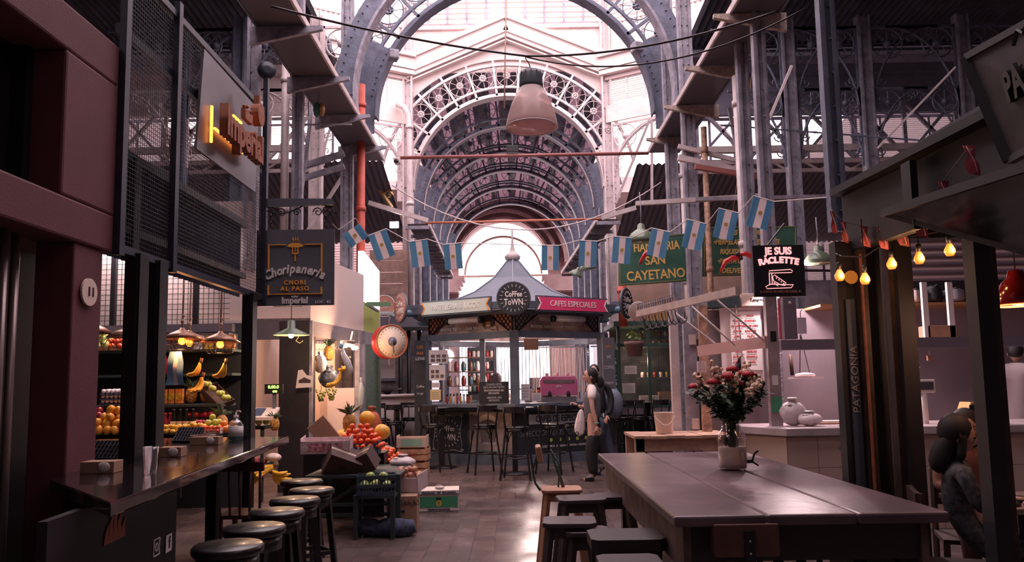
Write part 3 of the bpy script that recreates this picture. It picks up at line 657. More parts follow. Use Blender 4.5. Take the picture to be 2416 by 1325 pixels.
pr, ax, nn = kface(0, .36, 2.67, -.09); text('YEMEN', .11, WHT, K, face(pr, ax, ZA), sx=.7)
# printed portrait on the left frieze (flat print)
pr, ax, nn = kface(5, .70, 2.60, -.085); PM = face(pr, ax, ZA)
for nm, mt_, els in (('printed_portrait', mat('print_brown', (.33, .18, .13), .7), [(0, .02, .085, .11), ]), ('printed_hair', mat('print_dark', (.05, .035, .04), .7), [(0, .10, .11, .06), (-.09, .03, .04, .09), (.09, .03, .04, .10)]), ('printed_shirt', mat('print_pale', (.55, .43, .40), .7), [(0, -.13, .2, .04), (-.13, -.10, .06, .04), (.12, -.09, .07, .05)])):
    b = B()
    for x_, y_, rx, ry in els: b.slab([PM @ V((x_ + rx * math.cos(i * PI / 8), y_ + ry * math.sin(i * PI / 8), .0)) for i in range(16)], nn * .004)
    b.build(nm, mt_, K)
b = B(); b.slab([PM @ V((.035 * math.cos(PI + i * PI / 8), -.02 + .03 * math.sin(PI + i * PI / 8), .0)) for i in range(9)], nn * .007); b.build('printed_smile', WHT, K)
# roof
prof = [(2.30, 2.93), (1.95, 2.99), (1.45, 3.12), (.92, 3.34), (.46, 3.66), (.12, 4.06), (.06, 4.12)]
b = B(); RF = mat('grey_blue_canvas', (.17, .19, .24), .6, var=.1, vs=3)
vs = [hv(r, k, z) for r, z in prof for k in range(6)]; b.add(vs, [(i * 6 + k, i * 6 + (k + 1) % 6, i * 6 + 6 + (k + 1) % 6, i * 6 + 6 + k) for i in range(len(prof) - 1) for k in range(6)]); b.build('canvas_roof', RF, K)
for k in range(6): b = B(); b.tube([hv(r, k, z) + ZA * .01 for r, z in prof], .018, 5); b.build('roof_rib', mat('blue_rib', (.25, .28, .36), .5), K)
b = B()
for k in range(6): b.beam(hv(2.3, k, 2.90), hv(2.3, k + 1, 2.90), .08, .13)
b.build('eave_beam', SLATE, K)
b = B(); b.lathe([(.05, 4.04), (.15, 4.08), (.17, 4.14), (.13, 4.2), (.06, 4.24), (.05, 4.3), (.035, 4.36), (.022, 4.5), (.02, 4.72), (.005, 4.75)], n=12); b.build('finial', mat('pale_lead', (.55, .46, .47), .5), K)
BLUE = mat('blue_enamel', (.10, .20, .30), .35)
for k in range(-2, 3):
    b = B(); d = hv(1, k, 0); b.tube([d * 2.2 + ZA * 2.87, d * 2.42 + ZA * 2.87, d * 2.5 + ZA * 2.87], [.075, .07, .02], 8); b.build('eave_tip', BLUE, K)
# ribbon sign boards
for k, col_, tc_, tx, ed in ((5, mat('faded_green_print', (.62, .68, .62), .6), mat('faded_lettering', (.9, .88, .82), .6), 'PASTELERIA & JUGOS', ORG), (0, PNK, WHT, 'CAFES ESPECIALES', WHT)):
    a, c = hv(2.36, k, 0), hv(2.36, k + 1, 0); ax = (c - a).normalized(); nn = (a + c) / 2; nn.z = 0; nn.normalize(); u0, u1 = (.14, .80) if k == 5 else (.20, .88)
    p0 = a.lerp(c, u0) + nn * .02; p1 = a.lerp(c, u1) + nn * .02; z0, z1 = 2.81, 3.04
    b = B(); b.slab([p0 + ZA * (z0 - .03), p1 + ZA * (z0 - .03), p1 + ZA * (z1 + .03), p0 + ZA * (z1 + .03)], -nn * .05); br_ = b.build('sign_board', SLATE, K)
    b = B(); e = ax * .07; b.slab([p0 + ZA * z0, p1 + ZA * z0, p1 - e + ZA * (z0 + z1) / 2, p1 + ZA * z1, p0 + ZA * z1, p0 + e + ZA * (z0 + z1) / 2], nn * .015); b.build('ribbon', col_, br_)
    b = B()
    for q_, s in ((p0, 1), (p1, -1)): b.slab([q_ + ZA * z0 + e * s * .1, q_ + ZA * z0 + e * s * .5, q_ + ZA * (z0 + z1) / 2 + e * s * 1.4, q_ + ZA * z1 + e * s * .5, q_ + ZA * z1 + e * s * .1, q_ + ZA * (z0 + z1) / 2 + e * s], nn * .022)
    b.build('ribbon_edge', ed, br_); pm = (p0 + p1) / 2 + nn * .02; pm.z = (z0 + z1) / 2
    text(tx, .15, tc_, br_, face(pm, ax, ZA), sx=.86 if k == 0 else .76)
# round signs at the corners
def round_sign(k, label, fc, tc_, big=0):
    T = thing('round_sign', label, 'sign', tuple(KC + hv(2.52, k, 2.98))); d = hv(1, k, 0); ax = V((-d.y, d.x, 0)); M = face((0, 0, 0), ax, ZA) ; r = .285
    b = B(); b.slab([M @ V((r * math.cos(i * PI / 20), r * math.sin(i * PI / 20), -.03)) for i in range(40)], d * .06); b.build('disc', fc, T)
    b = B(); b.tube([M @ V((r * math.cos(i * PI / 20), r * math.sin(i * PI / 20), 0)) for i in range(40)], .022, 6, cyc=True); b.build('rim', SLATE, T)
    b = B()
    for i in range(20): a = i * PI / 10 + .1; b.beam(M @ V((r * .70 * math.cos(a), r * .70 * math.sin(a), .034)), M @ V((r * .86 * math.cos(a), r * .86 * math.sin(a), .034)), .008, .006, d)
    b.build('ray', tc_, T)
    text('CoFFee', .135, tc_, T, M @ Matrix.Translation((0, .065, .03)), sx=.72, bold=.003); text('ToWN', .155, tc_, T, M @ Matrix.Translation((0, -.075, .03)), sx=.74, bold=.003)
    b = B(); b.beam(-d * .02, -d * .32, .06, .1); b.build('arm', SLATE, T); return T
round_sign(0, 'round charcoal sign with hand-drawn lettering above the front corner of the kiosk', CHALK, WHT)
round_sign(-1, 'round reddish sign seen nearly edge-on at the left corner of the kiosk', mat('terracotta_disc', (.50, .24, .20), .6), WHT)
round_sign(1, 'round dark sign seen nearly edge-on at the right corner of the kiosk', CHALK, WHT)
# heaters under the signs
for k, u, w_ in ((5, .50, 'left'), (0, .57, 'right')):
    pr, ax, nn = kface(k, u, 2.67, .12); T = thing('patio_heater', 'white tubular heater with dark end caps under the %s ribbon sign' % w_, 'heater', tuple(KC + pr)); L_ = .34
    b = B(); b.tube([-ax * L_, ax * L_], .055, 12); b.build('tube', mat('white_enamel', (.75, .68, .68), .35), T)
    for s in (-1, 1): b = B(); b.tube([ax * s * L_, ax * s * (L_ + .06)], .066, 12); b.build('end_cap', BLACK, T)
    b = B(); b.beam(-nn * .03, -nn * .24, .03, .03); b.beam(ax * .1 - nn * .03 + ZA * 0, ax * .1 - nn * .2, .02, .02); b.build('bracket', BLACK, T)
# counter-front artwork
def plate(parent, name, pr, ax, nn, x0, x1, z0, z1, m, off=.004, th=.006):
    b = B(); o = pr + nn * off; b.slab([o + ax * x0 + ZA * z0, o + ax * x1 + ZA * z0, o + ax * x1 + ZA * z1, o + ax * x0 + ZA * z1], nn * th); return b.build(name, m, parent)
def kf(k): a, c = hv(1.92, k, 0), hv(1.92, k + 1, 0); n_ = (a + c) / 2; n_.normalize(); return a, (c - a).normalized(), n_
a, ax, nn = kf(5); CW = mat('chalk_white', (.55, .53, .55), .8); BUR = mat('burlap_print', (.20, .155, .15), .8, var=.35, vs=5)
p5 = plate(K, 'burlap_panel', a, ax, nn, .92, 1.86, .2, .96, BUR)
b = B(); o = a + nn * .015 + ax * 1.33 + ZA * .52
for rx, rz, dz in ((.20, .13, .17), ): b.slab([o + ax * rx * math.cos(i * PI / 10) + ZA * (dz + rz * math.sin(i * PI / 10)) for i in range(20)], nn * .005)
b.slab([o + ax * -.2 + ZA * .15, o + ax * -.14 - ZA * .12, o + ax * .14 - ZA * .12, o + ax * .2 + ZA * .15], nn * .004); b.build('printed_bowl', mat('print_grey', (.09, .075, .085), .7), p5)
b = B(); b.slab([o + ax * .22 * math.cos(i * PI / 10) + ZA * (.24 + .16 * math.sin(i * PI / 10)) for i in range(11)] , nn * .003); b.build('printed_sack', mat('print_sack', (.42, .33, .30), .8), p5)
text('INTER-OFFER', .06, CW, p5, face(a + nn * .016 + ax * 1.36 + ZA * .38, ax, ZA), sx=.8); text('EXOTIC TASTE ~ FAIR TRADE', .055, mat('teal_print', (.14, .26, .27), .7), p5, face(a + nn * .016 + ax * 1.4 + ZA * .24, ax, ZA), sx=.95)
p6 = plate(K, 'chalk_panel', a, ax, nn, .10, .84, .2, .96, CHALK)
o = a + nn * .02 + ax * .42 + ZA * .56; text('CoFFee', .14, CW, p6, face(o + ZA * .08, ax, ZA), sx=.75); text('ToWN', .17, CW, p6, face(o - ZA * .09, ax, ZA), sx=.75)
b = B()
for i in range(22): t_ = i * 2 * PI / 22; b.beam(o + ax * .25 * math.cos(t_) + ZA * .22 * math.sin(t_), o + ax * .30 * math.cos(t_) + ZA * .27 * math.sin(t_), .009, .006, nn)
for s in (-1, 1):
    b.tube([o + ax * (s * (.31 + .02 * math.sin(i * .9))) + ZA * (-.33 + i * .066) for i in range(11)], .004, 3)
    b.tube([o + ax * (-.3 + i * .06) + ZA * (s * (.33 + .015 * math.cos(i * 1.3))) for i in range(11)], .004, 3)
    for v_ in (-1, 1): scroll(b, o + ax * s * .33 + ZA * v_ * .33, .04, ax, ZA, 1, .004)
b.build('chalk_scrollwork', CW, p6)
a, ax, nn = kf(0)
p7 = plate(K, 'pale_band', a, ax, nn, .28, 1.9, .72, .90, mat('pale_blue_print', (.48, .54, .60), .7)); text('CAFES DE ESPECIALIDAD', .17, mat('ink', (.05, .05, .065), .7), p7, face(a + nn * .014 + ax * 1.10 + ZA * .81, ax, ZA), sx=.72, bold=.003)
for tx, z_, sz, m_, x_ in (('PERU • BRASIL • COLOMBIA • HONDURAS', .95, .05, CW, 1.0), ('YEMEN  ETHIOPIA  •  MEXICO', .67, .06, CW, 1.1), ('SELECCIONADOS POR EXPERTOS', .55, .15, mat('chalk_dim', (.17, .17, .20), .8), 1.0), ('COSTA RICA  ★ KENYA • SUMATRA • HAWAII', .30, .06, CW, 1.05)):
    text(tx, sz, m_, K, face(a + nn * .008 + ax * x_ + ZA * z_, ax, ZA), sx=.8)
b = B()
for i in range(6): c0 = a + nn * .006 + ax * (.75 + i * .2) + ZA * .42; b.slab([c0 + ax * .035 * math.cos(q_ * PI / 5) + ZA * .035 * math.sin(q_ * PI / 5) for q_ in range(10)], nn * .005)
b.build('chalk_dot', mat('chalk_green', (.42, .45, .10), .8), K)
# side pillars with chalk writing
for k, tx in ((-1, (('CAFE', 2.2), ('PARA', 2.08), ('LLEVAR', 1.98))), (1, (('WiFi', 2.15), ('WE', 1.95), ('COFFEE', 1.75)))):
    p = hv(KR + .10, k, 0) + V((0, -.12, 0)); T = thing('chalk_pillar', 'tall chalkboard post with orange writing at the %s corner of the kiosk' % ('left' if k < 0 else 'right'), 'post', tuple(KC + p))
    b = B(); b.box(-.115, .115, -.05, .05, .05, 2.33); b.build('board', CHALK if k < 0 else mat('chalk_grey', (.10, .10, .125), .7), T)
    b = B(); b.box(-.13, .13, -.07, .07, 0, .05); b.build('foot', BLACK, T)
    for s_, z_ in tx: text(s_, .09, mat('chalk_orange', (.55, .17, .07), .8) if z_ > 2 else CW, T, FRONT(0, -.055, z_), sx=.62)
    text('Coffee' if k < 0 else 'ENJOY', .07, CW, T, FRONT(0, -.055, 1.45), sx=.8); text('to go', .07, CW, T, FRONT(0, -.055, 1.32), sx=.8)
# things inside the kiosk and on its counter
def kpt(px, py, Y): return W(px, py, Y)
SH = mat('shelf_wood', (.28, .17, .13), .6)
T = thing('espresso_machine', 'large pink espresso machine inside the right window of the kiosk', 'espresso machine', tuple(W(1318, 948, 15.0).to_tuple()[:2]) + (1.11,)); PK = mat('pink_enamel', (.62, .14, .30), .25, coat=.4)
b = B(); b.slab([(-.36, -.2, .12), (.36, -.2, .12), (.36, -.2, .42), (.30, -.2, .5), (-.30, -.2, .5), (-.36, -.2, .42)], (0, .4, 0)); b.build('body', PK, T, bevel=.02)
b = B(); b.box(-.33, .33, -.25, .15, .0, .1); b.build('drip_tray', mat('steel', (.5, .48, .5), .25, .9), T)
b = B(); b.box(-.30, .30, -.215, -.2, .36, .42); b.build('trim_strip', MT['steel'], T); text('elba', .07, WHT, T, FRONT(0, -.21, .3))
for i in (-1, 1): b = B(); b.lathe([(.035, .1), (.035, .16), (.02, .2)], (i * .18, -.22, 0), 10); b.beam((i * .18, -.24, .18), (i * .18, -.36, .16), .025, .02); b.build('portafilter', BLACK, T)
for i in range(3): b = B(); b.lathe([(.03, 0), (.036, .05), (.037, .055)], n=10); o = b.build('cup', WHT, T); o.location = (-.22 + i * .2, 0, .5)
def jar(px, w, h, m, lab, Y=15.1, z=1.11, nm='container', cat='container', top=None):
    p = W(px, 940, Y); T = thing(nm, lab, cat, (p.x, Y, z)); b = B(); b.lathe([(w * .8, 0), (w, .02), (w, h * .8), (w * .7, h)], n=14); b.build('body', m, T)
    b = B(); b.lathe([(w * .72, h), (w * .74, h + .04), (.01, h + .05)], n=14); b.build('lid', top or BLACK, T)
jar(1247, .08, .26, mat('beige_enamel', (.6, .45, .38), .5), 'beige grinder hopper behind the left side of the right kiosk window')
jar(1272, .05, .24, mat('orange_plastic', (.75, .16, .05), .5), 'first orange bottle behind the right kiosk window, left of the pink machine'); jar(1286, .05, .26, MT['orange_plastic'], 'second orange bottle behind the right kiosk window, touching the pink machine')
rr = random.Random(3)
for i, px in enumerate(range(1055, 1112, 8)):
    jar(px, .022, .13 + .03 * rr.random(), [mat('syrup_red', (.45, .04, .04), .3), mat('syrup_amber', (.5, .28, .10), .3), WHT][i % 3], 'small syrup bottle number %s from the left on the kiosk counter behind the left window' % ('one two three four five six seven eight'.split()[i]), 14.95, nm='syrup_bottle', cat='bottle')
b = B(); b.box(-.14, .14, -.005, .005, 0, .36)
T = thing('notice_board', 'black standing notice with white capitals on the kiosk counter left of the corner', 'sign', tuple(W(1166, 950, 14.0))[:2] + (1.115,)); b = B(); b.box(-.27, .27, -.012, .012, 0, .40); b.build('panel', mat('matt_black', (.015, .014, .018), .6), T)
b = B(); b.beam((-.15, .01, .3), (-.15, .14, 0), .02); b.beam((.15, .01, .3), (.15, .14, 0), .02); b.build('prop', BLACK, T)
for tx, z_, m_ in (('CUANDO ESTÉS', .35, CW), ('LEJOS DE SAN TELMO,', .30, CW), ('ENCONTRANOS EN', .24, WHT), ('RECOLETA.', .19, WHT), ('LIBERTAD 1200', .11, CW), ('RECOLETA', .06, CW)): text(tx, .05, m_, T, FRONT(0, -.016, z_), ext=.002, sx=.8)
PAPER = mat('paper', (.72, .64, .62), .8)
def paper(px0, px1, py0, py1, Y, lab, pics=0, nm='pinned_sheet', cat='paper', m=None):
    a_, c_ = W(px0, py1, Y), W(px1, py0, Y); T = thing(nm, lab, cat, tuple(a_)); w_, h_ = c_.x - a_.x, c_.z - a_.z
    b = B(); b.box(0, w_, 0, .004, 0, h_); b.build('sheet', m or PAPER, T)
    b = B()
    for i in range(pics): x_ = w_ * (.1 + .3 * (i % 3)); z_ = h_ * (.15 + .3 * (i // 3)); b.box(x_, x_ + w_ * .22, -.004, 0, z_, z_ + h_ * .22)
    if pics: b.build('printed_pictures', mat('print_mix', (.16, .11, .10), .8, var=.6, vs=25), T)
    else:
        for i in range(4): b.box(w_ * .12, w_ * .85, -.003, 0, h_ * (.2 + .17 * i), h_ * (.24 + .17 * i))
        b.build('printed_lines', mat('grey_print', (.3, .27, .29), .8), T)
paper(1012, 1056, 825, 858, 14.75, 'collage sheet of small photographs taped high inside the left kiosk window', 6)
paper(1013, 1050, 860, 897, 14.75, 'sheet with a column of round pictures taped in the left kiosk window', 5)
paper(1019, 1038, 902, 914, 14.6, 'small blank white card above the yellow notice on the kiosk counter'); paper(1015, 1040, 918, 944, 14.6, 'yellow-topped notice standing at the left end of the kiosk counter', 0, m=mat('yellow_notice', (.65, .50, .25), .7))
paper(1230, 1250, 905, 944, 14.3, 'pale upright poster on the counter just right of the kiosk corner'); paper(1255, 1277, 926, 946, 14.4, 'square white card on the counter right of the upright poster')
b = B(); b.beam((-1.2, 17.0, 1.7), (1.2, 17.0, 1.7), .25, .03)
T = thing('bottle_shelf', 'two-tier shelf hung with jars and mugs inside the left of the kiosk', 'shelf', (-.9, 16.2, 1.11))
for z_ in (.32, .62, .92): b = B(); b.box(-.55, .5, -.1, .1, z_, z_ + .02); b.build('shelf_board', SH, T)
for x_ in (-.55, .48): b = B(); b.box(x_, x_ + .02, -.1, .1, 0, 1.1); b.build('upright', BLACK, T)
for z_ in (.34, .64):
    for i in range(7):
        b = B(); b.lathe([(.035, 0), (.05, .03), (.05, .15), (.03, .19), (.03, .21)], (-.45 + i * .15, 0, z_), 10)
        tag(b.build('shelf_jar', [mat('jar_teal', (.10, .20, .22), .3), mat('jar_red', (.35, .06, .06), .3), WHT, mat('jar_brown', (.2, .1, .06), .3)][(i * 3 + int(z_ * 10)) % 4], base=(0, 0, 0)), 'small jar standing in a row on the shelf inside the kiosk', 'jar', 'jars on the kiosk shelf').location = (-.9, 16.2, 1.11)
# barista
T = thing('person', 'barista in a grey beanie and pale top bending behind the left window of the kiosk', 'person', (W(1172, 900, 15.6).x, 15.6, 0))
vs, es = chain(((0, .05, .2), .07), ((0, .05, .6), .09), ((0, .05, .95), (.15, .11)), ((0, .02, 1.2), (.17, .11)), ((0, -.05, 1.38), (.17, .1)), ((0, -.12, 1.44), .05))
k = len(vs); vs += [((-.2, -.04, 1.36), .06), ((-.26, -.1, 1.15), .045), ((-.18, -.28, 1.13), .035), ((.2, -.04, 1.36), .06), ((.26, -.1, 1.15), .045), ((.18, -.28, 1.13), .035)]; es += [(4, k), (k, k + 1), (k + 1, k + 2), (4, k + 3), (k + 3, k + 4), (k + 4, k + 5)]
skin('body', vs, es, PAPER, T); hand(T, (-.18, -.28, 1.13), (.3, -1, 0), SKIN1); hand(T, (.18, -.28, 1.13), (-.3, -1, 0), SKIN1, side=-1)
HM = head(T, V((0, -.16, 1.56)), 0, SKIN1, HAIR, .5)
b = B(); b.lathe([(.085, -.02), (.092, .02), (.088, .07), (.06, .12), (.01, .145)], n=16); b.xf(HM @ Matrix.Scale(1.08, 4)); b.build('beanie', mat('grey_knit', (.10, .09, .11), .9), T)
# ---------------- bentwood bar chairs and high tables
CH = mat('black_bentwood', (.011, .009, .013), .34, coat=.12)
def bar_chair():
    T = thing('bar_chair', '', 'bar chair')
    b = B(); b.lathe([(.0, .775), (.19, .775), (.2, .79), (.19, .805), (0, .80)], n=20); b.build('seat', CH, T)
    b = B(); b.lathe([(.17, .73), (.19, .73), (.19, .775), (.17, .775)], n=20); b.build('seat_rim', CH, T)
    for sx in (-1, 1):
        for sy in (-1, 1):
            b = B(); p = [(sx * .15, sy * .14, .75), (sx * .19, sy * .18, .4), (sx * .235, sy * .225, 0)]
            if sy > 0: p = [(sx * .165, .22, 1.10), (sx * .165, .19, .95)] + p
            b.tube(p, .0165, 6); b.build('leg', CH, T)
    b = B(); b.tube([(.2 * math.cos(i * PI / 12), .2 * math.sin(i * PI / 12), .33) for i in range(24)], .011, 5, cyc=True); b.build('foot_ring', CH, T)
    b = B(); n = 10; up = []
    for i in range(n + 1): a = R(-48 + 96 * i / n); up.append(V((.22 * math.sin(a), .05 + .19 * math.cos(a), 0)))
    vs = []
    for p in up:
        nn = V((p.x, p.y - .05, 0)).normalized(); vs += [p + V((0, 0, 1.02)), p + nn * .02 + V((0, 0, 1.02)), p + nn * .02 + V((0, 0, 1.12)), p + V((0, 0, 1.12))]
    b.add(vs, [(i * 4 + k, i * 4 + (k + 1) % 4, i * 4 + 4 + (k + 1) % 4, i * 4 + 4 + k) for i in range(n) for k in range(4)] + [(3, 2, 1, 0), (n * 4, n * 4 + 1, n * 4 + 2, n * 4 + 3)]); b.build('back_rail', CH, T)
    for q_ in ((0, -1), (1, 0), (-1, 0)):
        b = B(); d = V((q_[0], q_[1], 0)); s_ = V((-d.y, d.x, 0)); b.tube([d * .18 + s_ * (.155 * math.cos(PI * i / 10)) + ZA * (.55 + .19 * math.sin(PI * i / 10)) for i in range(11)], .009, 5); b.build('bent_brace', CH, T)
    b = B(); b.tube([(0, .2, .80), (0, .235, 1.03)], .01, 5); b.build('spindle', CH, T); return T
bc = bar_chair(); chairs = [(1142, 12.9, 200, 'black bentwood bar chair before the burlap picture on the left face of the kiosk'), (1218, 12.05, 172, 'black bentwood bar chair nearest the viewer, at the kiosk corner'),
    (1306, 12.75, 150, 'black bentwood bar chair before the pale lettered band on the right face of the kiosk'), (1022, 13.4, 160, 'black bentwood bar chair before the chalk scrollwork panel'),
    (898, 15.6, 30, 'leftmost bar chair at the high table left of the kiosk'), (925, 14.7, 200, 'bar chair in the middle of the cluster left of the kiosk'), (968, 16.3, 180, 'bar chair right beside the chalk post left of the kiosk'), (893, 16.3, 90, 'farthest bar chair of the cluster left of the kiosk, beside the white counter'),
    (1466, 14.6, 210, 'bar chair just right of the two women'), (1506, 14.9, 160, 'bar chair before the green caged stall, behind the white bucket'), (1552, 14.8, 190, 'bar chair farthest right before the green caged stall')]
for i, (px, Y, rz, lab) in enumerate(chairs):
    p = W(px, 1000, Y); o = bc if i == 0 else dup(bc); o.location = (p.x, Y, 0); o.rotation_euler = (0, 0, R(rz)); o['label'] = lab; o['group'] = 'black bentwood bar chairs'
def high_table(px, Y, lab, r=.33, h=1.08):
    p = W(px, 1000, Y); T = thing('high_table', lab, 'table', (p.x, Y, 0), 0, 'round high tables')
    b = B(); b.lathe([(r, h - .035), (r + .01, h - .02), (r, h), (0, h)], n=24); b.build('tabletop', CH, T); b = B(); b.box(-.045, .045, -.045, .045, .03, h - .03); b.build('pedestal', BLACK, T)
    b = B(); b.lathe([(.26, 0), (.26, .015), (.06, .04)], n=20); b.build('foot', BLACK, T)
high_table(1214, 12.75, 'round black high table at the front corner of the kiosk'); high_table(938, 15.4, 'round black high table left of the kiosk'); high_table(1043, 13.9, 'round black high table before the chalk scrollwork panel', .3)
high_table(1440, 14.2, 'round black high table on the right of the kiosk behind the two women', .3); high_table(1530, 15.3, 'round black high table before the green caged stall')
# ---------------- the two women
def limb(*p): return list(p)
def woman(T, f, J, top, leg, skinm, sleeve):
    pass
T = thing('person', 'woman in grey vest, white tee and black trousers, looking left with a white bag', 'person', (W(1402, 1130, 11.7).x, 11.7, 0))
GV = mat('grey_vest', (.12, .12, .15), .85); WT = mat('white_tee', (.72, .62, .62), .85); BT = mat('black_trousers', (.012, .010, .016), .8)
# mid-step facing left; the body as one surface
vs = [((0, .0, .93), (.13, .12)), ((.0, 0, 1.10), (.115, .105)), ((.0, 0, 1.27), (.13, .12)), ((.01, 0, 1.38), (.10, .09)), ((.0, 0, 1.44), .048), ((-.015, 0, 1.50), .045)]
es = [(0, 1), (1, 2), (2, 3), (3, 4), (4, 5)]
arms = [(-.02, -.17, 1.35, .05), (-.03, -.22, 1.2, .042), (-.02, -.24, 1.06, .037), (.02, -.25, .92, .03), (.03, -.25, .83, .022)]; arms2 = [(-.0, .16, 1.35, .05), (-.06, .2, 1.2, .04), (-.12, .20, 1.08, .035), (-.2, .16, 1.12, .028)]
# her near arm (toward the viewer) hangs; her far arm bends forward holding the bag strap
for A in (arms, arms2):
    pv = 3
    for x_, y_, z_, r_ in A: vs.append(((x_, y_, z_), r_)); es.append((pv, len(vs) - 1)); pv = len(vs) - 1
for A in ([(-.01, -.08, .85, .10), (-.0, -.085, .68, .092), (-.06, -.08, .48, .062), (-.04, -.08, .28, .05), (.0, -.08, .1, .035), (-.1, -.08, .035, .035), (-.17, -.08, .03, .03)], [(.03, .08, .85, .10), (.07, .08, .68, .09), (.1, .08, .48, .062), (.2, .08, .30, .05), (.3, .08, .16, .035), (.24, .08, .04, .033), (.19, .08, .025, .028)]):
    pv = 0
    for x_, y_, z_, r_ in A: vs.append(((x_, y_, z_), r_)); es.append((pv, len(vs) - 1)); pv = len(vs) - 1
skin('body', vs, es, SKIN1, T)
skin('vest', [((0, 0, .86), (.165, .155)), ((0, 0, 1.08), (.132, .125)), ((.0, 0, 1.25), (.155, .142)), ((.01, 0, 1.37), (.11, .125))], [(0, 1), (1, 2), (2, 3)], GV, T)
skin('tee', [((.01, 0, 1.28), (.10, .13)), ((.01, 0, 1.395), (.105, .12)), ((.005, 0, 1.46), .066), ((-.01, -.17, 1.36), .078), ((-.03, -.215, 1.20), .066), ((0, .17, 1.36), .078), ((-.04, .2, 1.20), .066)], [(0, 1), (1, 2), (1, 3), (3, 4), (1, 5), (5, 6)], WT, T)
skin('trousers', [((0, 0, 1.03), (.135, .13)), ((0, 0, .88), (.165, .165)), ((-.0, -.085, .72), .13), ((-.04, -.085, .5), .105), ((-.04, -.085, .3), .09), ((-.01, -.085, .10), .08), ((.06, .085, .72), .12), ((.1, .085, .5), .10), ((.19, .085, .33), .085), ((.27, .085, .20), .075)], [(0, 1), (1, 2), (2, 3), (3, 4), (4, 5), (1, 6), (6, 7), (7, 8), (8, 9)], BT, T, root=1)
for vsx in ([((.03, -.085, .05), .042), ((-.06, -.085, .045), .045), ((-.16, -.085, .035), .035), ((0, -.085, .14), .048)], [((.32, .085, .13), .042), ((.25, .085, .06), .045), ((.19, .085, .035), .035), ((.28, .085, .2), .045)]):
    skin('boot', vsx, [(0, 1), (1, 2), (0, 3)], mat('black_leather', (.012, .01, .012), .35), T)
hand(T, (.03, -.25, .83), (-.02, 0, -1), SKIN1, .6, up=V((0, -1, 0))); hand(T, (-.2, .16, 1.12), (-.7, 0, .4), SKIN1, .9, up=V((0, 0, 1)))
b = B(); b.tube([(.035 + .028 * math.cos(i * PI / 6), -.25 + .028 * math.sin(i * PI / 6), .87) for i in range(12)], .009, 5, cyc=True); b.build('bracelet', mat('teal_band', (.15, .42, .42), .5), T)
HM = head(T, V((-.025, -.0, 1.565)), R(-82), SKIN1, HAIR)
b = B(); b.ball((0, .028, .028), .092, .098, .11, 16, 10); b.ball((0, .05, -.04), .08, .07, .08); b.xf(HM); b.build('hair', HAIR, T)
skin('ponytail', [(HM @ V((0, .10, .0)), .05), (HM @ V((0, .15, -.03)), .065), (HM @ V((0, .17, -.11)), .07), (HM @ V((0, .16, -.19)), .04)], [(0, 1), (1, 2), (2, 3)], HAIR, T)
p = W(1352, 1000, 11.6); T2 = thing('shopping_bag', 'white plastic bag with a small black ring, held by the woman in the vest', 'bag', (p.x + .12, 11.83, .62))
b = B(); b.add([(-.13, -.03, .02), (.10, -.03, 0), (.10, .04, 0), (-.13, .04, .02), (-.07, -.045, .3), (.1, -.045, .3), (.1, .05, .3), (-.07, .05, .3), (.0, -.015, .46), (.06, -.015, .46), (.06, .02, .46), (.0, .02, .46)],
    [(3, 2, 1, 0), (0, 1, 5, 4), (1, 2, 6, 5), (2, 3, 7, 6), (3, 0, 4, 7), (4, 5, 9, 8), (5, 6, 10, 9), (6, 7, 11, 10), (7, 4, 8, 11), (8, 9, 10, 11)]); b.build('sack', mat('bag_plastic', (.78, .66, .68), .5, bump=.5, bs=9), T2, sub=1)
b = B(); b.tube([(-.05 + .025 * math.cos(i * PI / 8), -.05, .08 + .025 * math.sin(i * PI / 8)) for i in range(16)], .007, 4, cyc=True); b.build('printed_ring', BLACK, T2)
T = thing('person', 'woman in a black jacket with a blue backpack walking behind the woman in grey', 'person', (W(1412, 1120, 12.35).x, 12.35, 0)); BJ = mat('black_jacket', (.012, .011, .016), .7); JN = mat('blue_jeans', (.06, .08, .13), .85)
vs = [((.06, .0, .95), (.13, .12)), ((.05, 0, 1.12), (.13, .12)), ((.04, 0, 1.30), (.15, .13)), ((.02, 0, 1.44), (.11, .09)), ((-.0, 0, 1.51), .05)]; es = [(0, 1), (1, 2), (2, 3), (3, 4)]
for A in ([(-.12, .02, 1.40, .058), (-.16, .0, 1.24, .05), (-.15, -.08, 1.1, .04)], [(.18, .0, 1.40, .06), (.24, -.0, 1.22, .055), (.22, -.05, 1.05, .045), (.16, -.1, .95, .035)]):
    pv = 3
    for x_, y_, z_, r_ in A: vs.append(((x_, y_, z_), r_)); es.append((pv, len(vs) - 1)); pv = len(vs) - 1
skin('body', vs, es, BJ, T)
skin('jeans', [((.06, 0, .98), (.14, .13)), ((.06, 0, .86), (.15, .14)), ((-.01, -.03, .68), .1), ((-.0, -.04, .45), .075), ((.04, -.04, .2), .06), ((.13, .05, .68), .1), ((.18, .05, .45), .075), ((.26, .05, .2), .06)], [(0, 1), (1, 2), (2, 3), (3, 4), (1, 5), (5, 6), (6, 7)], JN, T, root=1)
for x_, y_ in ((.03, -.04), (.25, .05)): skin('shoe', [((x_ + .04, y_, .05), .045), ((x_ - .06, y_, .045), .045), ((x_ - .13, y_, .035), .033), ((x_ + .02, y_, .16), .045)], [(0, 1), (1, 2), (0, 3)], mat('dark_shoe', (.03, .028, .035), .6), T)
HM = head(T, V((-.03, -.03, 1.63)), R(-15), SKIN1, HAIR)
b = B(); b.ball((0, .022, .03), .086, .09, .105, 16, 10); b.ball((0, .05, -.04), .07, .055, .07); b.xf(HM); b.build('hair', HAIR, T)
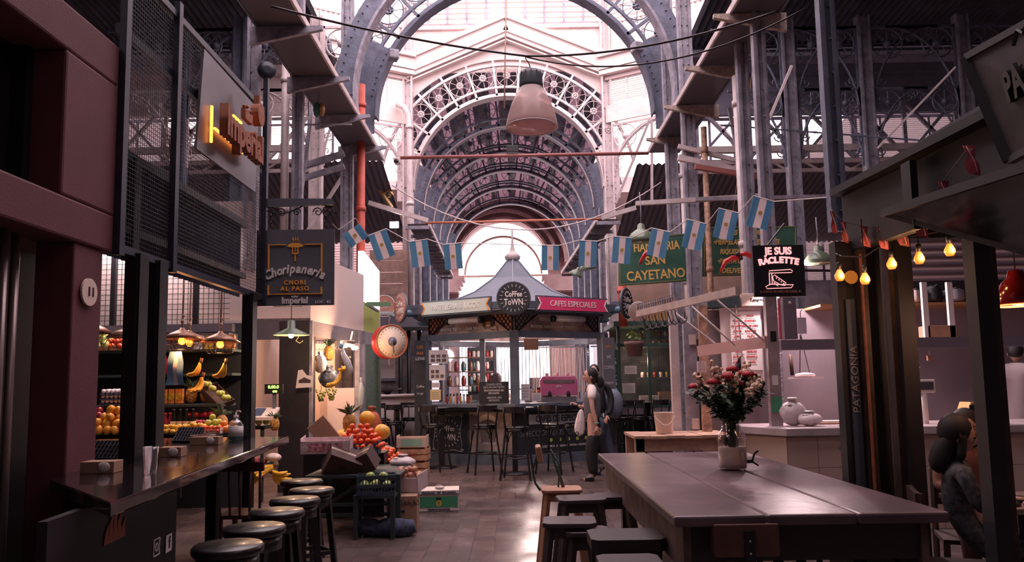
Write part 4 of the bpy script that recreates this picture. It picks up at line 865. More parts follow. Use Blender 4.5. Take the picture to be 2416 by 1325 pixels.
hand(T, (.16, -.1, .95), (-.4, -.3, -.8), SKIN1); hand(T, (-.15, -.08, 1.1), (-.2, -.8, .2), SKIN1, side=-1)
b = B(); b.ball((.30, .12, 1.12), .15, .13, .24, 12, 8); b.build('backpack', mat('faded_blue_canvas', (.15, .17, .23), .85, bump=.3, bs=20), T)

T = thing('string_curtain', 'pale bead string curtain inside the right rear of the kiosk', 'curtain', tuple(KC + V((.95, .9, 0)))); b = B()
for i in range(34): x_ = -.55 + i * .034; b.tube([(x_, .02 * math.sin(i), 2.25), (x_ + .01, .02 * math.sin(i * 2), 1.7), (x_, 0, 1.2 + .1 * math.sin(i * 1.7))], .007, 3)
o = b.build('strings', mat('bead_cream', (.70, .50, .45), .7), T); o['kind'] = 'stuff'; b = B(); b.beam((-.6, 0, 2.26), (.65, 0, 2.26), .03); b.build('rod', SLATE, T)
T = thing('rear_cabinet', 'dark rear cabinet with pale crockery rows inside the kiosk', 'cabinet', tuple(KC + V((-.05, 1.15, 0)))); b = B(); b.box(-1.0, -.35, 0, .3, 1.12, 2.3); b.box(.38, 1.1, 0, .3, 1.12, 1.6); b.build('carcass', mat('shelf_dark2', (.05, .05, .065), .7), T)
for z_ in (1.3, 1.55, 1.8, 2.05): b = B(); b.box(-.98, -.37, -.02, .0, z_, z_ + .015); b.build('ledge', SH, T)
rr = random.Random(8)
for k in range(4):
    for i in range(6): b = B(); b.lathe([(.03, 0), (.04, .02), (.042, .08 + .05 * rr.random()), (.03, .15)], n=8); tag(b.build('crockery', [WHT, MT['jar_teal'], MT['jar_red'], PAPER][(i + k * 2) % 4]), 'small pot on the rear cabinet ledges of the kiosk', 'pot', 'crockery on the rear cabinet').location = KC + V((-1.0 + i * .1, 1.08, 1.315 + .25 * k))
T = thing('pendant_sheet', 'brown paper sheet hanging at the top left of the right kiosk window', 'paper', tuple(KC + V((.32, -1.1, 2.12)))); b = B(); b.box(-.13, .15, 0, .01, 0, .22); b.build('sheet', mat('brown_paper', (.34, .20, .15), .8), T)
l = bpy.data.lights.new('kiosk_inside_light', 'POINT'); l.energy = 60; l.color = (1, .72, .66); l.shadow_soft_size = .15; o = bpy.data.objects.new('kiosk_inside_light', l); o.location = KC + V((.3, -.2, 2.2)); COL.objects.link(o)
# ================= left foreground
XW = -2.44
REDW = mat('oxblood_plaster', (.125, .034, .045), .75, var=.12, vs=3, bump=.12, bs=90)
T = thing('portal_frame', 'oxblood red stall frame with dark glazed recess at the left edge', 'stall frame', (XW, 3.9, 0))
def bx(b, *a): return b.box(a[0] - XW, a[1] - XW, a[2] - 3.9, a[3] - 3.9, a[4], a[5])
b = B(); bx(b, -4.2, XW, 1.5, 4.62, 2.31, 2.54); bx(b, -4.2, XW, 1.5, 4.62, 3.36, 3.62); bx(b, -4.2, XW, 4.06, 4.62, 2.54, 3.36); b.build('fascia', REDW, T, bevel=.015)
b = B(); bx(b, -2.68, XW - .02, 4.24, 4.54, 0, 2.31); b.build('pillar', REDW, T, bevel=.01)
b = B(); bx(b, -2.72, -2.70, 1.5, 4.06, 2.54, 3.36); b.build('dark_glazing', mat('dark_glazing', (.012, .01, .016), .08), T)
b = B(); bx(b, -2.70, -2.62, 4.0, 4.06, 2.54, 3.36); bx(b, -2.70, -2.62, 1.5, 4.06, 2.54, 2.58); b.build('glazing_frame', BLACK, T)
for i, y_ in enumerate((3.86, 3.98)): b = B(); b.tube([(-2.60 - XW - .02 * i, y_ - 3.9, 0), (-2.60 - XW - .02 * i, y_ - 3.9, 2.31)], .022, 8); b.build('door_tube', mat('dull_brass_tube', (.22, .16, .16), .35, .6), T)
b = B(); bx(b, -4.2, -2.9, 1.5, 4.6, 0, 2.31); b.build('recess_shade_block', mat('recess_shade_block', (.015, .008, .012), .6), T)  # near-black block filling the recess, its shade put into the colour
T2 = thing('number_plate', 'oval white enamel number plate on the oxblood red pillar', 'number plate', (XW - .012, 4.38, 2.04))
b = B(); b.slab([(0, .08 * math.cos(i * PI / 12), .08 * math.sin(i * PI / 12)) for i in range(24)], (.012, 0, 0)); b.build('plate', mat('enamel_white', (.80, .62, .56), .4), T2)
text('11', .08, BLACK, T2, face((.013, .01, 0), (0, 1, 0), ZA))
# ---- mesh screen with lit sign
MS = mat('mesh_wire', (.05, .055, .075), .5, .4)
T = thing('mesh_screen', 'tall screen of welded wire mesh in a steel frame above the left bar', 'mesh screen', (XW, 6.0, 2.35)); H = 1.86; y0, y1 = -1.36, 1.38
b = B(); n = int((y1 - y0) / .03)
for i in range(n): b.beam((0, y0 + i * .03, 0), (0, y0 + i * .03, H), .003, .003)
for i in range(int(H / .03)): b.beam((.003, y0, i * .03), (.003, y1, i * .03), .003, .003)
b.build('wire_mesh', MS, T)
b = B()
for z_ in (0, H): b.beam((0, y0, z_), (0, y1, z_), .05, .05)
b.beam((-.03, y0, 1.42), (-.03, y1, 1.42), .04, .05); b.build('rail', NAVY, T)
for y_ in (y0, -.62, y1): b = B(); b.beam((.02, y_, -.05), (.02, y_, H + (.35 if y_ == y1 else .1)), .045, .06); b.build('frame_post', NAVY, T)
b = B(); b.lathe([(.03, -.03), (.085, -.03), (.085, -.012), (.06, 0), (.085, .012), (.085, .03), (.03, .03)], (.02, y1, H + .43), 18, ROTM(90, 0, 35)); b.build('pulley_wheel', NAVY, T)
T = thing('cladding_panel', 'dark corrugated cladding and boxes standing behind the wire mesh', 'cladding', (XW - .5, 6.0, 2.35))
b = B(); sheet(b, (0, -1.8, .1), (0, 2.2, .1), (0, 2.2, .92), (0, -1.8, .92), 40, .012); b.build('corrugated_sheet', NAVY, T)
b = B(); b.box(.02, .06, -1.8, 2.2, .30, .36); b.box(.02, .06, -1.8, 2.2, .86, .93); b.box(.02, .08, -.3, -.2, .0, .9); b.build('batten', BLACK, T)
for y_, z0 in ((4.92, 0), (5.2, 0), (7.06, 1.02)):
    b = B(); b.box(-.05, .05, -.06, .06, 0, 2.35 - z0); b.box(-.035, .035, -.075, .075, 0, 2.35 - z0)
    tag(b.build('screen_post', BLACK, base=(0, 0, 0)), {4.92: 'black square post nearer the red pillar, rising through the left bar', 5.2: 'black square post just right of its twin, rising through the left bar', 7.06: 'black square post at the far end of the left bar, behind the soap bottle'}[y_], 'post').location = (XW + .0, y_, z0)
T = thing('lit_sign', 'brushed metal sign with crown, hop and raised lettering glowing orange from behind', 'sign', (XW + .05, 6.36, 3.3))
b = B(); b.slab([(0, -.68, 0), (0, .66, 0), (0, .72, .82), (0, -.58, .84)], (-.02, 0, 0)); b.build('metal_panel', mat('brushed_zinc', (.17, .165, .19), .42, .6, var=.25, vs=2), T)
CORT = mat('rusted_steel', (.33, .12, .07), .7, .2, var=.2, vs=20)
text('Imperial', .34, CORT, T, face((.12, -.03, .30), (0, 1, 0), ZA), ext=.035, bold=.012, sx=.80)
b = B(); b.slab([(.11, .26 + .09 * math.cos(a), .60 + .10 * math.sin(a)) for a in [i * PI / 8 for i in range(16)]], (.07, 0, 0)); b.slab([(.11, .24, .68), (.11, .28, .68), (.11, .27, .78), (.11, .25, .78)], (.05, 0, 0)); b.build('hop_emblem', CORT, T)
b = B()
for k in range(3): b.ball((.14, .0 + .07 * (k - 1), .56 + (.02 if k == 1 else 0)), .018, n=6, m=4)
b.slab([(.12, -.09, .45), (.12, .09, .45), (.12, .09, .54), (.12, .04, .49), (.12, 0, .55), (.12, -.04, .49), (.12, -.09, .54)], (.04, 0, 0)); b.build('crown_emblem', CORT, T)
GL = mat('sign_glow', (.9, .4, .1), .5, e=(1.0, .28, .04), es=2.0)
b = B(); b.box(.012, .03, -.40, .30, .25, .265); b.box(.012, .03, -.47, -.45, .12, .42); b.box(.012, .03, .0, .2, .5, .515); b.build('backlight', GL, T)
# ---- hanging sausage-bar sign
a, c_ = W(612, 543, 7.4), W(795, 552, 7.4); sl = W(603, 722, 7.4)
T = thing('hanging_sign', 'square charcoal grill-bar sign with orange border hanging from an iron bracket', 'sign', tuple(sl)); w_ = c_.x - a.x; h_ = a.z - sl.z
SG = mat('sign_charcoal', (.125, .13, .16), .55, var=.1, vs=3); OY = mat('sign_orange', (.95, .45, .08), .5); SW = mat('sign_white', (.95, .90, .92), .5)
b = B(); b.box(0, w_, 0, .02, 0, h_); b.build('panel', SG, T)
def fr(b, x, z): return V((x * w_, -.004, z * h_))
b = B(); th = .022
for p0, p1 in (((.16, .80), (.38, .80)), ((.62, .80), (.84, .80)), ((.16, .81), (.16, .48)), ((.84, .81), (.84, .40)), ((.16, .27), (.16, .14)), ((.84, .24), (.84, .14)), ((.15, .15), (.85, .15))): b.beam(fr(b, *p0), fr(b, *p1), th * .7, .008) if p0[1] == p1[1] else b.beam(fr(b, *p0), fr(b, *p1), .008 if 0 else th * .7, .008)
b.build('border', OY, T)
b = B(); b.slab([(w_ * .5 + .10 * w_ * math.cos(i * PI / 8), -.008, h_ * .78 + .045 * h_ * math.sin(i * PI / 8) * (1 if i < 9 else .4)) for i in range(16)], (0, .008, 0))
b.beam(fr(b, .5, .73), fr(b, .5, .58), .014, .006)
for q in (-.035, 0, .035): b.beam(fr(b, .5 + q, .76), fr(b, .5 + q, .68), .010, .006)
b.beam(fr(b, .465, .68), fr(b, .535, .68), .012, .012)
for q in (-.03, 0, .03): b.tube([fr(b, .5 + q, .84), fr(b, .51 + q, .86), fr(b, .495 + q, .875), fr(b, .505 + q, .90)], .004, 4)
b.build('sausage_on_fork', OY, T)
def arctext(tx, size, m, par, cx, cz, rise, wid, sx=.8, shear=.25):
    n = len(tx); adv = [.55 if ch in 'il' else .45 if ch in 'rj' else 1.15 if ch == 'm' else .8 for ch in tx]; tot = sum(adv); x = 0
    for ch, a_ in zip(tx, adv):
        u = (x + a_ / 2) / tot * 2 - 1; x += a_
        text(ch, size, m, par, Matrix.Translation((cx + u * wid / 2, -.006, cz + rise * (1 - u * u))) @ Matrix.Rotation(R(90), 4, 'X') @ Matrix.Rotation(-u * math.atan2(4 * rise, wid), 4, 'Z'), name='letter', shear=shear, bold=.004, sx=sx)
arctext('Choripaneria', .125, SW, T, w_ * .5, h_ * .38, .075, w_ * .78)
text('CHORI', .058, OY, T, FRONT(w_ * .5, -.004, h_ * .30), spacing=1.3, bold=.002); text('AL PASO', .058, OY, T, FRONT(w_ * .5, -.004, h_ * .22), spacing=1.3, bold=.002)
text('Imperial', .088, SW, T, FRONT(w_ * .5, -.004, h_ * .065), bold=.003, sx=.9); text('LOC. 42', .04, SW, T, FRONT(w_ * .86, -.004, h_ * .04), spacing=1.1)
b = B(); b.slab([(w_ * .46, -.006, h_ * .105), (w_ * .54, -.006, h_ * .105), (w_ * .545, -.006, h_ * .135), (w_ * .52, -.006, h_ * .12), (w_ * .5, -.006, h_ * .14), (w_ * .48, -.006, h_ * .12), (w_ * .455, -.006, h_ * .135)], (0, .006, 0)); b.build('crown_emblem', SW, T)
T = thing('sign_bracket', 'iron bracket arm with scrollwork carrying the square charcoal sign', 'bracket', tuple(W(618, 478, 7.4))); L_ = W(790, 484, 7.4).x - W(618, 478, 7.4).x
b = B(); b.slab([(0, 0, .045), (L_ * .93, 0, .03), (L_, 0, 0), (L_ * .97, 0, -.03), (0, 0, -.045)], (0, .035, 0)); b.build('arm', SG, T)
b = B()
for x_, r_, k in ((.08, .07, 1), (.2, .05, -1), (.36, .04, 1), (.58, .05, -1), (.68, .07, 1)): scroll(b, (x_ * L_ / .76, .015, -.10), r_, XA * k, ZA, 1, .006, 1.4)
b.tube([(.02 + i / 12 * (L_ - .06), .015, -.06 - .05 * math.sin(i * PI / 6)) for i in range(13)], .006, 4); b.build('scrollwork', BLACK, T)
b = B()
for x_ in (.09, L_ * .86):
    for i in range(4): b.tube([(x_ + .012 * math.cos(t_ * PI / 4) * (i % 2), .015 + .012 * math.cos(t_ * PI / 4) * ((i + 1) % 2), -.14 - i * .035 + .022 * math.sin(t_ * PI / 4)) for t_ in range(8)], .004, 4, cyc=True)
b.build('chain', BLACK, T)
# ---- bar counter, panel, things on it
GLOSS = bpy.data.materials.new('varnished_bar_top'); GLOSS.use_nodes = True; b_ = GLOSS.node_tree.nodes['Principled BSDF']; b_.inputs['Base Color'].default_value = (.014, .009, .012, 1); b_.inputs['Roughness'].default_value = .12; b_.inputs['Coat Weight'].default_value = .4
ZB = 1.02; A_ = WZ(682, 1029, ZB); Bq = WZ(260, 1186, ZB)
SPLIT.add('leg')
T = thing('bar_counter', 'glossy black bar counter running along under the mesh screen on the left', 'bar counter', (A_.x, A_.y, 0))
poly = [V((A_.x, A_.y, 0)), V((-3.9, A_.y + .1, 0)), V((-3.9, 4.7, 0)), V((-2.72, 4.7, 0)), V((-2.40, 4.0, 0)), V((Bq.x, Bq.y, 0))]; o = V((A_.x, A_.y, 0))
b = B(); b.slab([p - o + ZA * (ZB - .06) for p in poly][::-1], (0, 0, .06)); b.build('bar_top', GLOSS, T, bevel=.008)
dn = (Bq - A_).normalized(); nn = V((-dn.y, dn.x, 0)); nn = nn if nn.x > 0 else -nn
pa = WZ(445, 1240, .8); b = B(); p0 = V((Bq.x - .25, Bq.y, 0)) - o; p1 = p0 - dn * 1.45; p1 = p0 - dn * (.40 * (Bq - A_).length); p1.z = 0
b.slab([p0, p1, p1 + ZA * .95, p0 + ZA * .95], -nn * .04); b.build('front_panel', mat('bar_panel', (.013, .009, .015), .5), T)
fm_ = lambda u, z_: face(p0.lerp(p1, u) + nn * .012 + ZA * z_, (p1 - p0), ZA)
pf = WZ(395, 1280, .6)
def onpanel(px, py):
    d = ray(px, py); q0 = p0 + o; t_ = (q0 - EYE).dot(nn) / d.dot(nn); return EYE + d * t_ - o
for nm_, px, py, w_, h_ in (('icon_tile', 396, 1280, .05, .11), ('icon_camera', 368, 1290, .05, .11)):
    q = onpanel(px, py); M_ = face(q + nn * .004, dn * -1, ZA); b = B()
    if nm_ == 'icon_tile': b.slab([M_ @ V((x_, y_, 0)) for x_, y_ in ((-.05, -.05), (.05, -.05), (.05, .05), (-.05, .05))], nn * .003); b.build('social_icon', SW, T); text('f', .1, mat('bar_panel', (0, 0, 0)), T, M_ @ Matrix.Translation((.0, 0, .004)))
    else:
        b.tube([M_ @ V((x_, y_, 0)) for x_, y_ in ((-.045, -.045), (.045, -.045), (.045, .045), (-.045, .045))], .005, 4, cyc=True); b.tube([M_ @ V((.022 * math.cos(i * PI / 5), .022 * math.sin(i * PI / 5), 0)) for i in range(10)], .004, 4, cyc=True); b.build('camera_icon', SW, T)
q = onpanel(268, 1275); M_ = face(q + nn * .004, dn * -1, ZA); b = B()
for k, (x_, h2) in enumerate(((-.10, .10), (-.05, .16), (0, .2), (.05, .15), (.10, .1))): b.slab([M_ @ V(v_) for v_ in ((x_ - .03, 0, 0), (x_ + .03, 0, 0), (x_ + .02, h2 * .5, 0), (x_ + .03, h2, 0), (x_ - .015, h2 * .6, 0))], nn * .003)
b.build('painted_flames', mat('flame_paint', (.30, .10, .07), .7), T)
b = B()
for u in (.02, .5, .97): p = o.lerp(o, 0); q = V((0, 0, 0)).lerp(V((Bq.x, Bq.y, 0)) - o, u * .6) - nn * .35; b.box(q.x - .04, q.x + .04, q.y - .04, q.y + .04, 0, ZB - .06)
b.build('leg', BLACK, T)
def on(px, py, z=ZB): return WZ(px, py, z)
CB = mat('kraft_card', (.34, .19, .13), .8, var=.1, vs=5)
for px, py, w_, lab in ((240, 1114, .15, 'brown napkin box nearest the red pillar on the bar'), (402, 1076, .15, 'middle brown napkin box on the bar, right of the two black posts'), (487, 1048, .19, 'farther brown napkin box on the bar, before the lemons')):
    p = on(px, py); T = thing('napkin_box', lab, 'box', tuple(p), R(4), 'brown napkin boxes'); hh = .065
    b = B(); b.box(-w_ * .6, w_ * .6, -.06, .06, 0, hh); b.build('carton', CB, T, bevel=.003); b = B(); b.ball((w_ * .25, -.062, hh * .55), .035, .006, .028, 8, 5); b.build('napkin', PAPER, T)
for px, py, lab in ((232, 1086, 'dark tilted menu rack nearest the red pillar on the bar'), (437, 1043, 'dark tilted menu rack right of the black posts on the bar')):
    p = on(px, py); T = thing('menu_rack', lab, 'rack', tuple(p), R(-12), 'menu racks')
    b = B(); b.slab([(-.13, 0, .01), (.13, 0, .01), (.11, .1, .12), (-.14, .1, .12)], (0, .01, -.02)); b.build('board', BLACK, T)
    b = B()
    for i in range(9): b.beam((-.12 + i * .029, 0, .018), (-.125 + i * .029, .1, .125), .004, .004)
    for i in range(5): b.beam((-.13, i * .022, .018 + i * .026), (.12, i * .022, .018 + i * .026), .004, .004)
    b.build('grid', STEELM, T); b = B(); b.box(-.1, .1, .02, .09, 0, .02); b.build('foot', BLACK, T)
for px, py, lab in ((250, 1070, 'dark red clay bowl behind the nearest menu rack'), (455, 1050, 'dark red clay bowl behind the middle napkin box')):
    p = on(px, py); b = B(); b.lathe([(.05, 0), (.085, .03), (.1, .07), (.09, .07), (.07, .03), (0, .02)], n=18); one('clay_bowl', b, mat('clay_red', (.16, .04, .04), .4), lab, 'bowl', 'clay bowls on the bar', base=(0, 0, 0)).location = p + V((.0, .2, 0))
p = on(354, 1120); b = B(); b.lathe([(.03, 0), (.04, .15), (.037, .15), (.028, .01)], n=14); one('plastic_cup', b, glassy('clear_cup', (.95, .88, .88), .0, .15), 'clear plastic cup beside the black posts on the bar', 'cup', base=(0, 0, 0)).location = p
p = on(556, 1037); T = thing('soap_bottle', 'clear pump bottle with a white label at the far end of the bar', 'bottle', tuple(p))
b = B(); b.lathe([(.055, 0), (.062, .01), (.062, .13), (.045, .165), (.02, .18), (.02, .19)], n=18); b.build('bottle', glassy('clear_bottle', (.8, .92, .92), .10), T)
b = B(); b.lathe([(.0635, .03), (.0635, .12)], n=18); b.build('label', PAPER, T); b = B(); b.lathe([(.058, .005), (.058, .03), (0, .03)], n=18); b.build('liquid', mat('aqua_liquid', (.05, .28, .30), .2), T)
b = B(); b.lathe([(.022, .19), (.022, .215), (.008, .22), (.008, .245)], n=12); b.tube([(0, 0, .25), (.035, 0, .252), (.04, 0, .24)], .007, 6); b.build('pump', WHT, T)
# ---- round stools along the bar
def round_stool():
    T = thing('round_stool', '', 'stool'); S_ = mat('black_lacquer', (.010, .007, .011), .36, coat=.12)
    b = B(); b.lathe([(0, .63), (.165, .63), (.178, .645), (.178, .668), (.168, .68), (0, .68)], n=28); b.build('seat', S_, T); b = B(); b.lathe([(.145, .55), (.155, .55), (.155, .63), (.145, .63)], n=24); b.build('apron', S_, T)
    for i in range(4): a = R(45 + 90 * i); d = V((math.cos(a), math.sin(a), 0)); b = B(); b.beam(d * .13 + ZA * .62, d * .2, .04, .04, d); b.build('leg', S_, T)
    b = B()
    for i in range(4): a = R(45 + 90 * i); a2 = a + PI / 2; b.beam(V((math.cos(a), math.sin(a), 0)) * .178 + ZA * .2, V((math.cos(a2), math.sin(a2), 0)) * .178 + ZA * .2, .022, .03)
    b.build('footrest', S_, T); return T
rs = round_stool()
for i, (px, py) in enumerate(((712, 1132), (735, 1152), (696, 1175), (653, 1203), (600, 1240), (538, 1283))):
    p = WZ(px, py, .68); o_ = rs if i == 0 else dup(rs); o_.location = (p.x, p.y, 0); o_.rotation_euler = (0, 0, i * .7); o_['group'] = 'round black stools along the left bar'
    o_['label'] = ['round black stool farthest from the viewer along the left bar, half behind the next', 'round black stool rightmost in the row, beside the green fruit stand', 'third round black stool from the far end of the left bar', 'round black stool with a reddish reflection on its seat, third from the viewer', 'second round black stool from the viewer along the left bar', 'round black stool nearest the viewer at the lower left'][i]
T = thing('spindle_chair', 'dark spindle-back chair pushed under the far part of the left bar', 'chair', (W(566, 1200, 6.3).x, 6.3, 0)); CR_ = mat('mahogany', (.10, .025, .03), .35)
for i in range(5): b = B(); b.tube([(-.16 + .08 * i, .0, .45), (-.17 + .085 * i, -.03, .82)], .011, 6); b.build('spindle', CR_, T)
b = B(); b.beam((-.2, -.03, .84), (.2, -.03, .84), .03, .07); b.build('top_rail', CR_, T); b = B(); b.box(-.2, .2, 0, .4, .42, .45); b.build('seat', CR_, T)
for x_ in (-.17, .17):
    for y_ in (.03, .37): b = B(); b.beam((x_, y_, .42), (x_, y_, 0), .035); b.build('leg', CR_, T)
# ================= produce
def mk(name, b, m): me = b.build(name, m); return me
def banana():
    T = thing('banana_bunch', '', 'bananas'); Y_ = mat('banana_yellow', (.80, .46, .05), .5, var=.12, vs=9)
    for k in range(5):
        a = R(-62 + 31 * k); dx = .25 + .75 * math.cos(a) * .5; b = B(); P = []; rr = []
        for i in range(9): u = i / 8; P.append(V((-(.015 + .15 * u ** 1.7) * (.55 + .45 * math.cos(a)), .055 * math.sin(a) * (.3 + u), -.02 - .155 * math.sin(u * 1.9) * (.9 + .06 * (k % 3))))); rr.append(.0185 * min(1, .35 + u * 2.2) * (1 if u < .8 else 1 - (u - .8) * 3.6))
        b.tube(P, rr, 7); b.build('banana', Y_, T)
    b = B(); b.tube([(.012, 0, .03), (0, 0, -.025)], .018, 6); b.build('stem', mat('stem_brown', (.16, .10, .04), .8), T); return T
def pineapple():
    T = thing('pineapple', '', 'pineapple'); b = B(); b.lathe([(.03, 0), (.055, .03), (.062, .08), (.055, .13), (.03, .16)], n=14); b.build('fruit', mat('pineapple_skin', (.40, .20, .05), .7, var=.5, vs=40, bump=1, bs=60), T)
    b = B(); r = random.Random(1)
    for i in range(26):
        a = r.random() * 2 * PI; t_ = .25 + r.random() * .9; L = .09 + .07 * r.random(); d = V((math.cos(a) * math.sin(t_), math.sin(a) * math.sin(t_), math.cos(t_))); s_ = d.cross(ZA).normalized() * .009; c = V((0, 0, .15))
        b.add([c - s_, c + s_, c + d * L * .6 + s_ * .8 + ZA * .01, c + d * L - ZA * .01 * t_, c + d * L * .6 - s_ * .8 + ZA * .01], [(0, 1, 2, 3, 4)])
    b.build('leaves', mat('pineapple_leaf', (.10, .17, .11), .6), T); return T
def fruit(nm, r, m, sq=1., stem=True, lobes=0):
    T = thing(nm, '', nm.replace('_', ' ')); b = B(); pr = [(0, -r * sq * .94)] + [(r * math.sin(PI * i / 8), -r * sq * math.cos(PI * i / 8)) for i in range(1, 8)] + [(0, r * sq * .84)]
    b.lathe(pr, (0, 0, r * sq), 12)
    if lobes: b.v = [(x * (1 + .1 * math.cos(lobes * math.atan2(y, x))), y * (1 + .1 * math.cos(lobes * math.atan2(y, x))), z) for x, y, z in b.v]
    b.build('flesh', m, T)
    if stem: b = B(); b.lathe([(r * .18, 0), (r * .08, r * .2), (r * .07, r * .35)], (0, 0, r * sq * 1.78), 6); b.build('stem', mat('leaf_green', (.09, .16, .05), .7), T)
    return T
FR = {}
def getf(k):
    if k not in FR:
        M_ = {'tomato': (.033, (.82, .10, .02), .9), 'orange': (.04, (.85, .25, .03), 1), 'green_apple': (.038, (.42, .48, .10), .95), 'red_apple': (.038, (.36, .015, .03), .95), 'lemon': (.032, (.80, .50, .06), .85), 'melon': (.095, (.85, .42, .05), .95), 'egg': (.024, (.78, .70, .72), 1.25), 'yellow_pepper': (.045, (.78, .33, .03), 1.25), 'red_pepper': (.045, (.26, .01, .03), 1.3), 'green_squash': (.06, (.30, .38, .08), .8), 'onion': (.035, (.48, .20, .12), .85), 'red_cabbage': (.07, (.18, .02, .06), .9), 'pear': (.036, (.55, .55, .16), 1.25)}
        r, c, sq = M_[k]; FR[k] = [fruit(k, r, mat(k + '_skin', c, .3 if k not in ('egg', 'onion', 'melon') else .55, var=.12, vs=20, coat=.3), sq, k not in ('egg',), 4 if 'pepper' in k else 0), False, r]
    return FR[k]
def put(k, loc, label, group, rot=None, s=1.):
    f = getf(k); o = f[0] if not f[1] else dup(f[0]); f[1] = True
    o.location = loc; o.rotation_euler = rot or (random.uniform(-.6, .6), random.uniform(-.6, .6), random.random() * 6); o['label'] = label; o['group'] = group; o.scale = (s * random.uniform(.93, 1.04),) * 3; return o
def heap(k, c, ax, ay, nx, ny, layers, label, group, sp=None, tilt=None, s=1.):
    """a heap of single fruit: layer on layer, each shrinking towards the top"""
    r = getf(k)[2] * s; sp = sp or r * 2.12; c = V(c); ax = V(ax).normalized(); ay = V(ay).normalized(); up = ax.cross(ay)
    for L in range(layers):
        for i in range(nx - L):
            for j in range(ny - L):
                p = c + ax * ((i - (nx - L - 1) / 2) * sp + random.uniform(-.07, .07) * r) + ay * ((j - (ny - L - 1) / 2) * sp + random.uniform(-.07, .07) * r) + up * (L * sp * .74 + random.uniform(0, .15) * r)
                put(k, p, label, group, s=s)
def wood_crate(loc, w, d, h, rz, lab, name='wooden_crate', m=None, tx=None, slats=3, group=None):
    T = thing(name, lab, 'crate', loc, rz, group); m = m or mat('crate_wood', (.42, .23, .15), .75, var=.25, vs=10)
    hs = h / slats * .8
    for s in (-1, 1):
        for k in range(slats):
            z_ = (k + .5) * h / slats; b = B(); b.box(-w / 2, w / 2, s * d / 2 - .005, s * d / 2 + .005, z_ - hs / 2, z_ + hs / 2); b.build('side_slat', m, T); b = B(); b.box(s * w / 2 - .005, s * w / 2 + .005, -d / 2, d / 2, z_ - hs / 2, z_ + hs / 2); b.build('end_slat', m, T)
        for s2 in (-1, 1): b = B(); b.box(s * w / 2 - s * .03, s * w / 2 - s * .005, s2 * d / 2 - s2 * .03, s2 * d / 2 - s2 * .005, 0, h + .015); b.build('corner_block', m, T)
    b = B(); b.box(-w / 2, w / 2, -d / 2, d / 2, 0, .008); b.build('bottom', m, T)
    if tx: text(tx, hs * .9, mat('stencil_red', (.35, .05, .04), .8), T, FRONT(0, -d / 2 - .006, h * .5), sx=.8)
    return T
def tray(loc, w, d, h, rz, lab, m, tx=None, rx=0., ry=0., name='fruit_box', band=None, cat='box', txm=None):
    T = thing(name, lab, cat, loc, rz); T.rotation_euler = (rx, ry, rz); t_ = .006
    b = B(); b.box(-w / 2, w / 2, -d / 2, d / 2, 0, t_); b.build('bottom', m, T)
    for nm, e in (('front', (-w / 2, w / 2, -d / 2, -d / 2 + t_, 0, h)), ('rear', (-w / 2, w / 2, d / 2 - t_, d / 2, 0, h)), ('end', (-w / 2, -w / 2 + t_, -d / 2, d / 2, 0, h * 1.2)), ('end', (w / 2 - t_, w / 2, -d / 2, d / 2, 0, h * 1.2))): b = B(); b.box(*e); b.build(nm + '_wall', m, T)
    if band: b = B(); b.box(-w / 2 + w * .15, w / 2 - w * .15, -d / 2 - .002, -d / 2, h * .15, h * .85); b.build('printed_band', band, T)
    if tx: text(tx, h * .55, txm or SW, T, FRONT(0, -d / 2 - .003, h * .5), sx=.8)
    return T
def closed_box(loc, w, d, h, rz, lab, m, rx=0., ry=0., name='cardboard_box', tx=None, holes=True, txm=None):
    T = thing(name, lab, 'box', loc, rz); T.rotation_euler = (rx, ry, rz); b = B(); b.box(-w / 2, w / 2, -d / 2, d / 2, 0, h); b.build('carton', m, T, bevel=.004)
    b = B(); b.box(-w / 2, w / 2, -.02, .02, h, h + .002); b.build('tape', mat('packing_tape', (.35, .24, .18), .4), T)
    if holes: b = B(); b.tube([(-.03, -d / 2 - .001, h * .6), (.03, -d / 2 - .001, h * .6)], .012, 8); b.build('hand_hole', BLACK, T)
    if tx: text(tx, h * .2, txm or mat('print_brown2', (.12, .06, .05), .8), T, FRONT(0, -d / 2 - .003, h * .82), sx=.9)
    return T
def atz(px, py, z): return WZ(px, py, z)
# ---- stand in the aisle: trestle table
GT = mat('dark_green_iron', (.03, .045, .05), .5)
T = thing('trestle_stand', 'dark green iron stand carrying the fruit boxes in the aisle', 'stand', (-1.65, 8.2, 0))
b = B(); b.box(-.45, .50, -.45, .55, .56, .59); b.build('stand_top', GT, T)
for x_, y_ in ((-.43, -.43), (.48, -.43), (-.43, .53), (.48, .53)): b = B(); b.box(x_ - .025, x_ + .025, y_ - .025, y_ + .025, 0, .56); b.build('leg', GT, T)
for z_ in (.2, .3): b = B(); b.beam((-.43, -.43, z_), (.48, -.43, z_), .03, .03); b.build('crossbar', GT, T)
b = B(); b.beam((-.7, .5, 0.02), (.1, -.45, .5), .04, .03); b.build('brace', GT, T)
CLAM = mat('berry_print', (.66, .50, .52), .7, var=.2, vs=20); GRNB = mat('mint_card', (.24, .42, .32), .7); NVB = mat('navy_card', (.03, .05, .10), .6); KR_ = mat('brown_card', (.085, .045, .04), .8, var=.1, vs=6)
p = atz(772, 1076, .75); tray((p.x, p.y, .80), .50, .32, .13, R(6), 'shallow berry box with pink cone print lying across the fruit stand', CLAM, band=mat('berry_red', (.55, .22, .26), .7, var=.8, vs=30), rx=R(4))
b = B(); bxo = closed_box((p.x + .02, p.y + .42, .78), .22, .12, .40, R(10), 'tall thin brown cardboard box leaning behind the berry box', CB, ry=R(-38), holes=False)
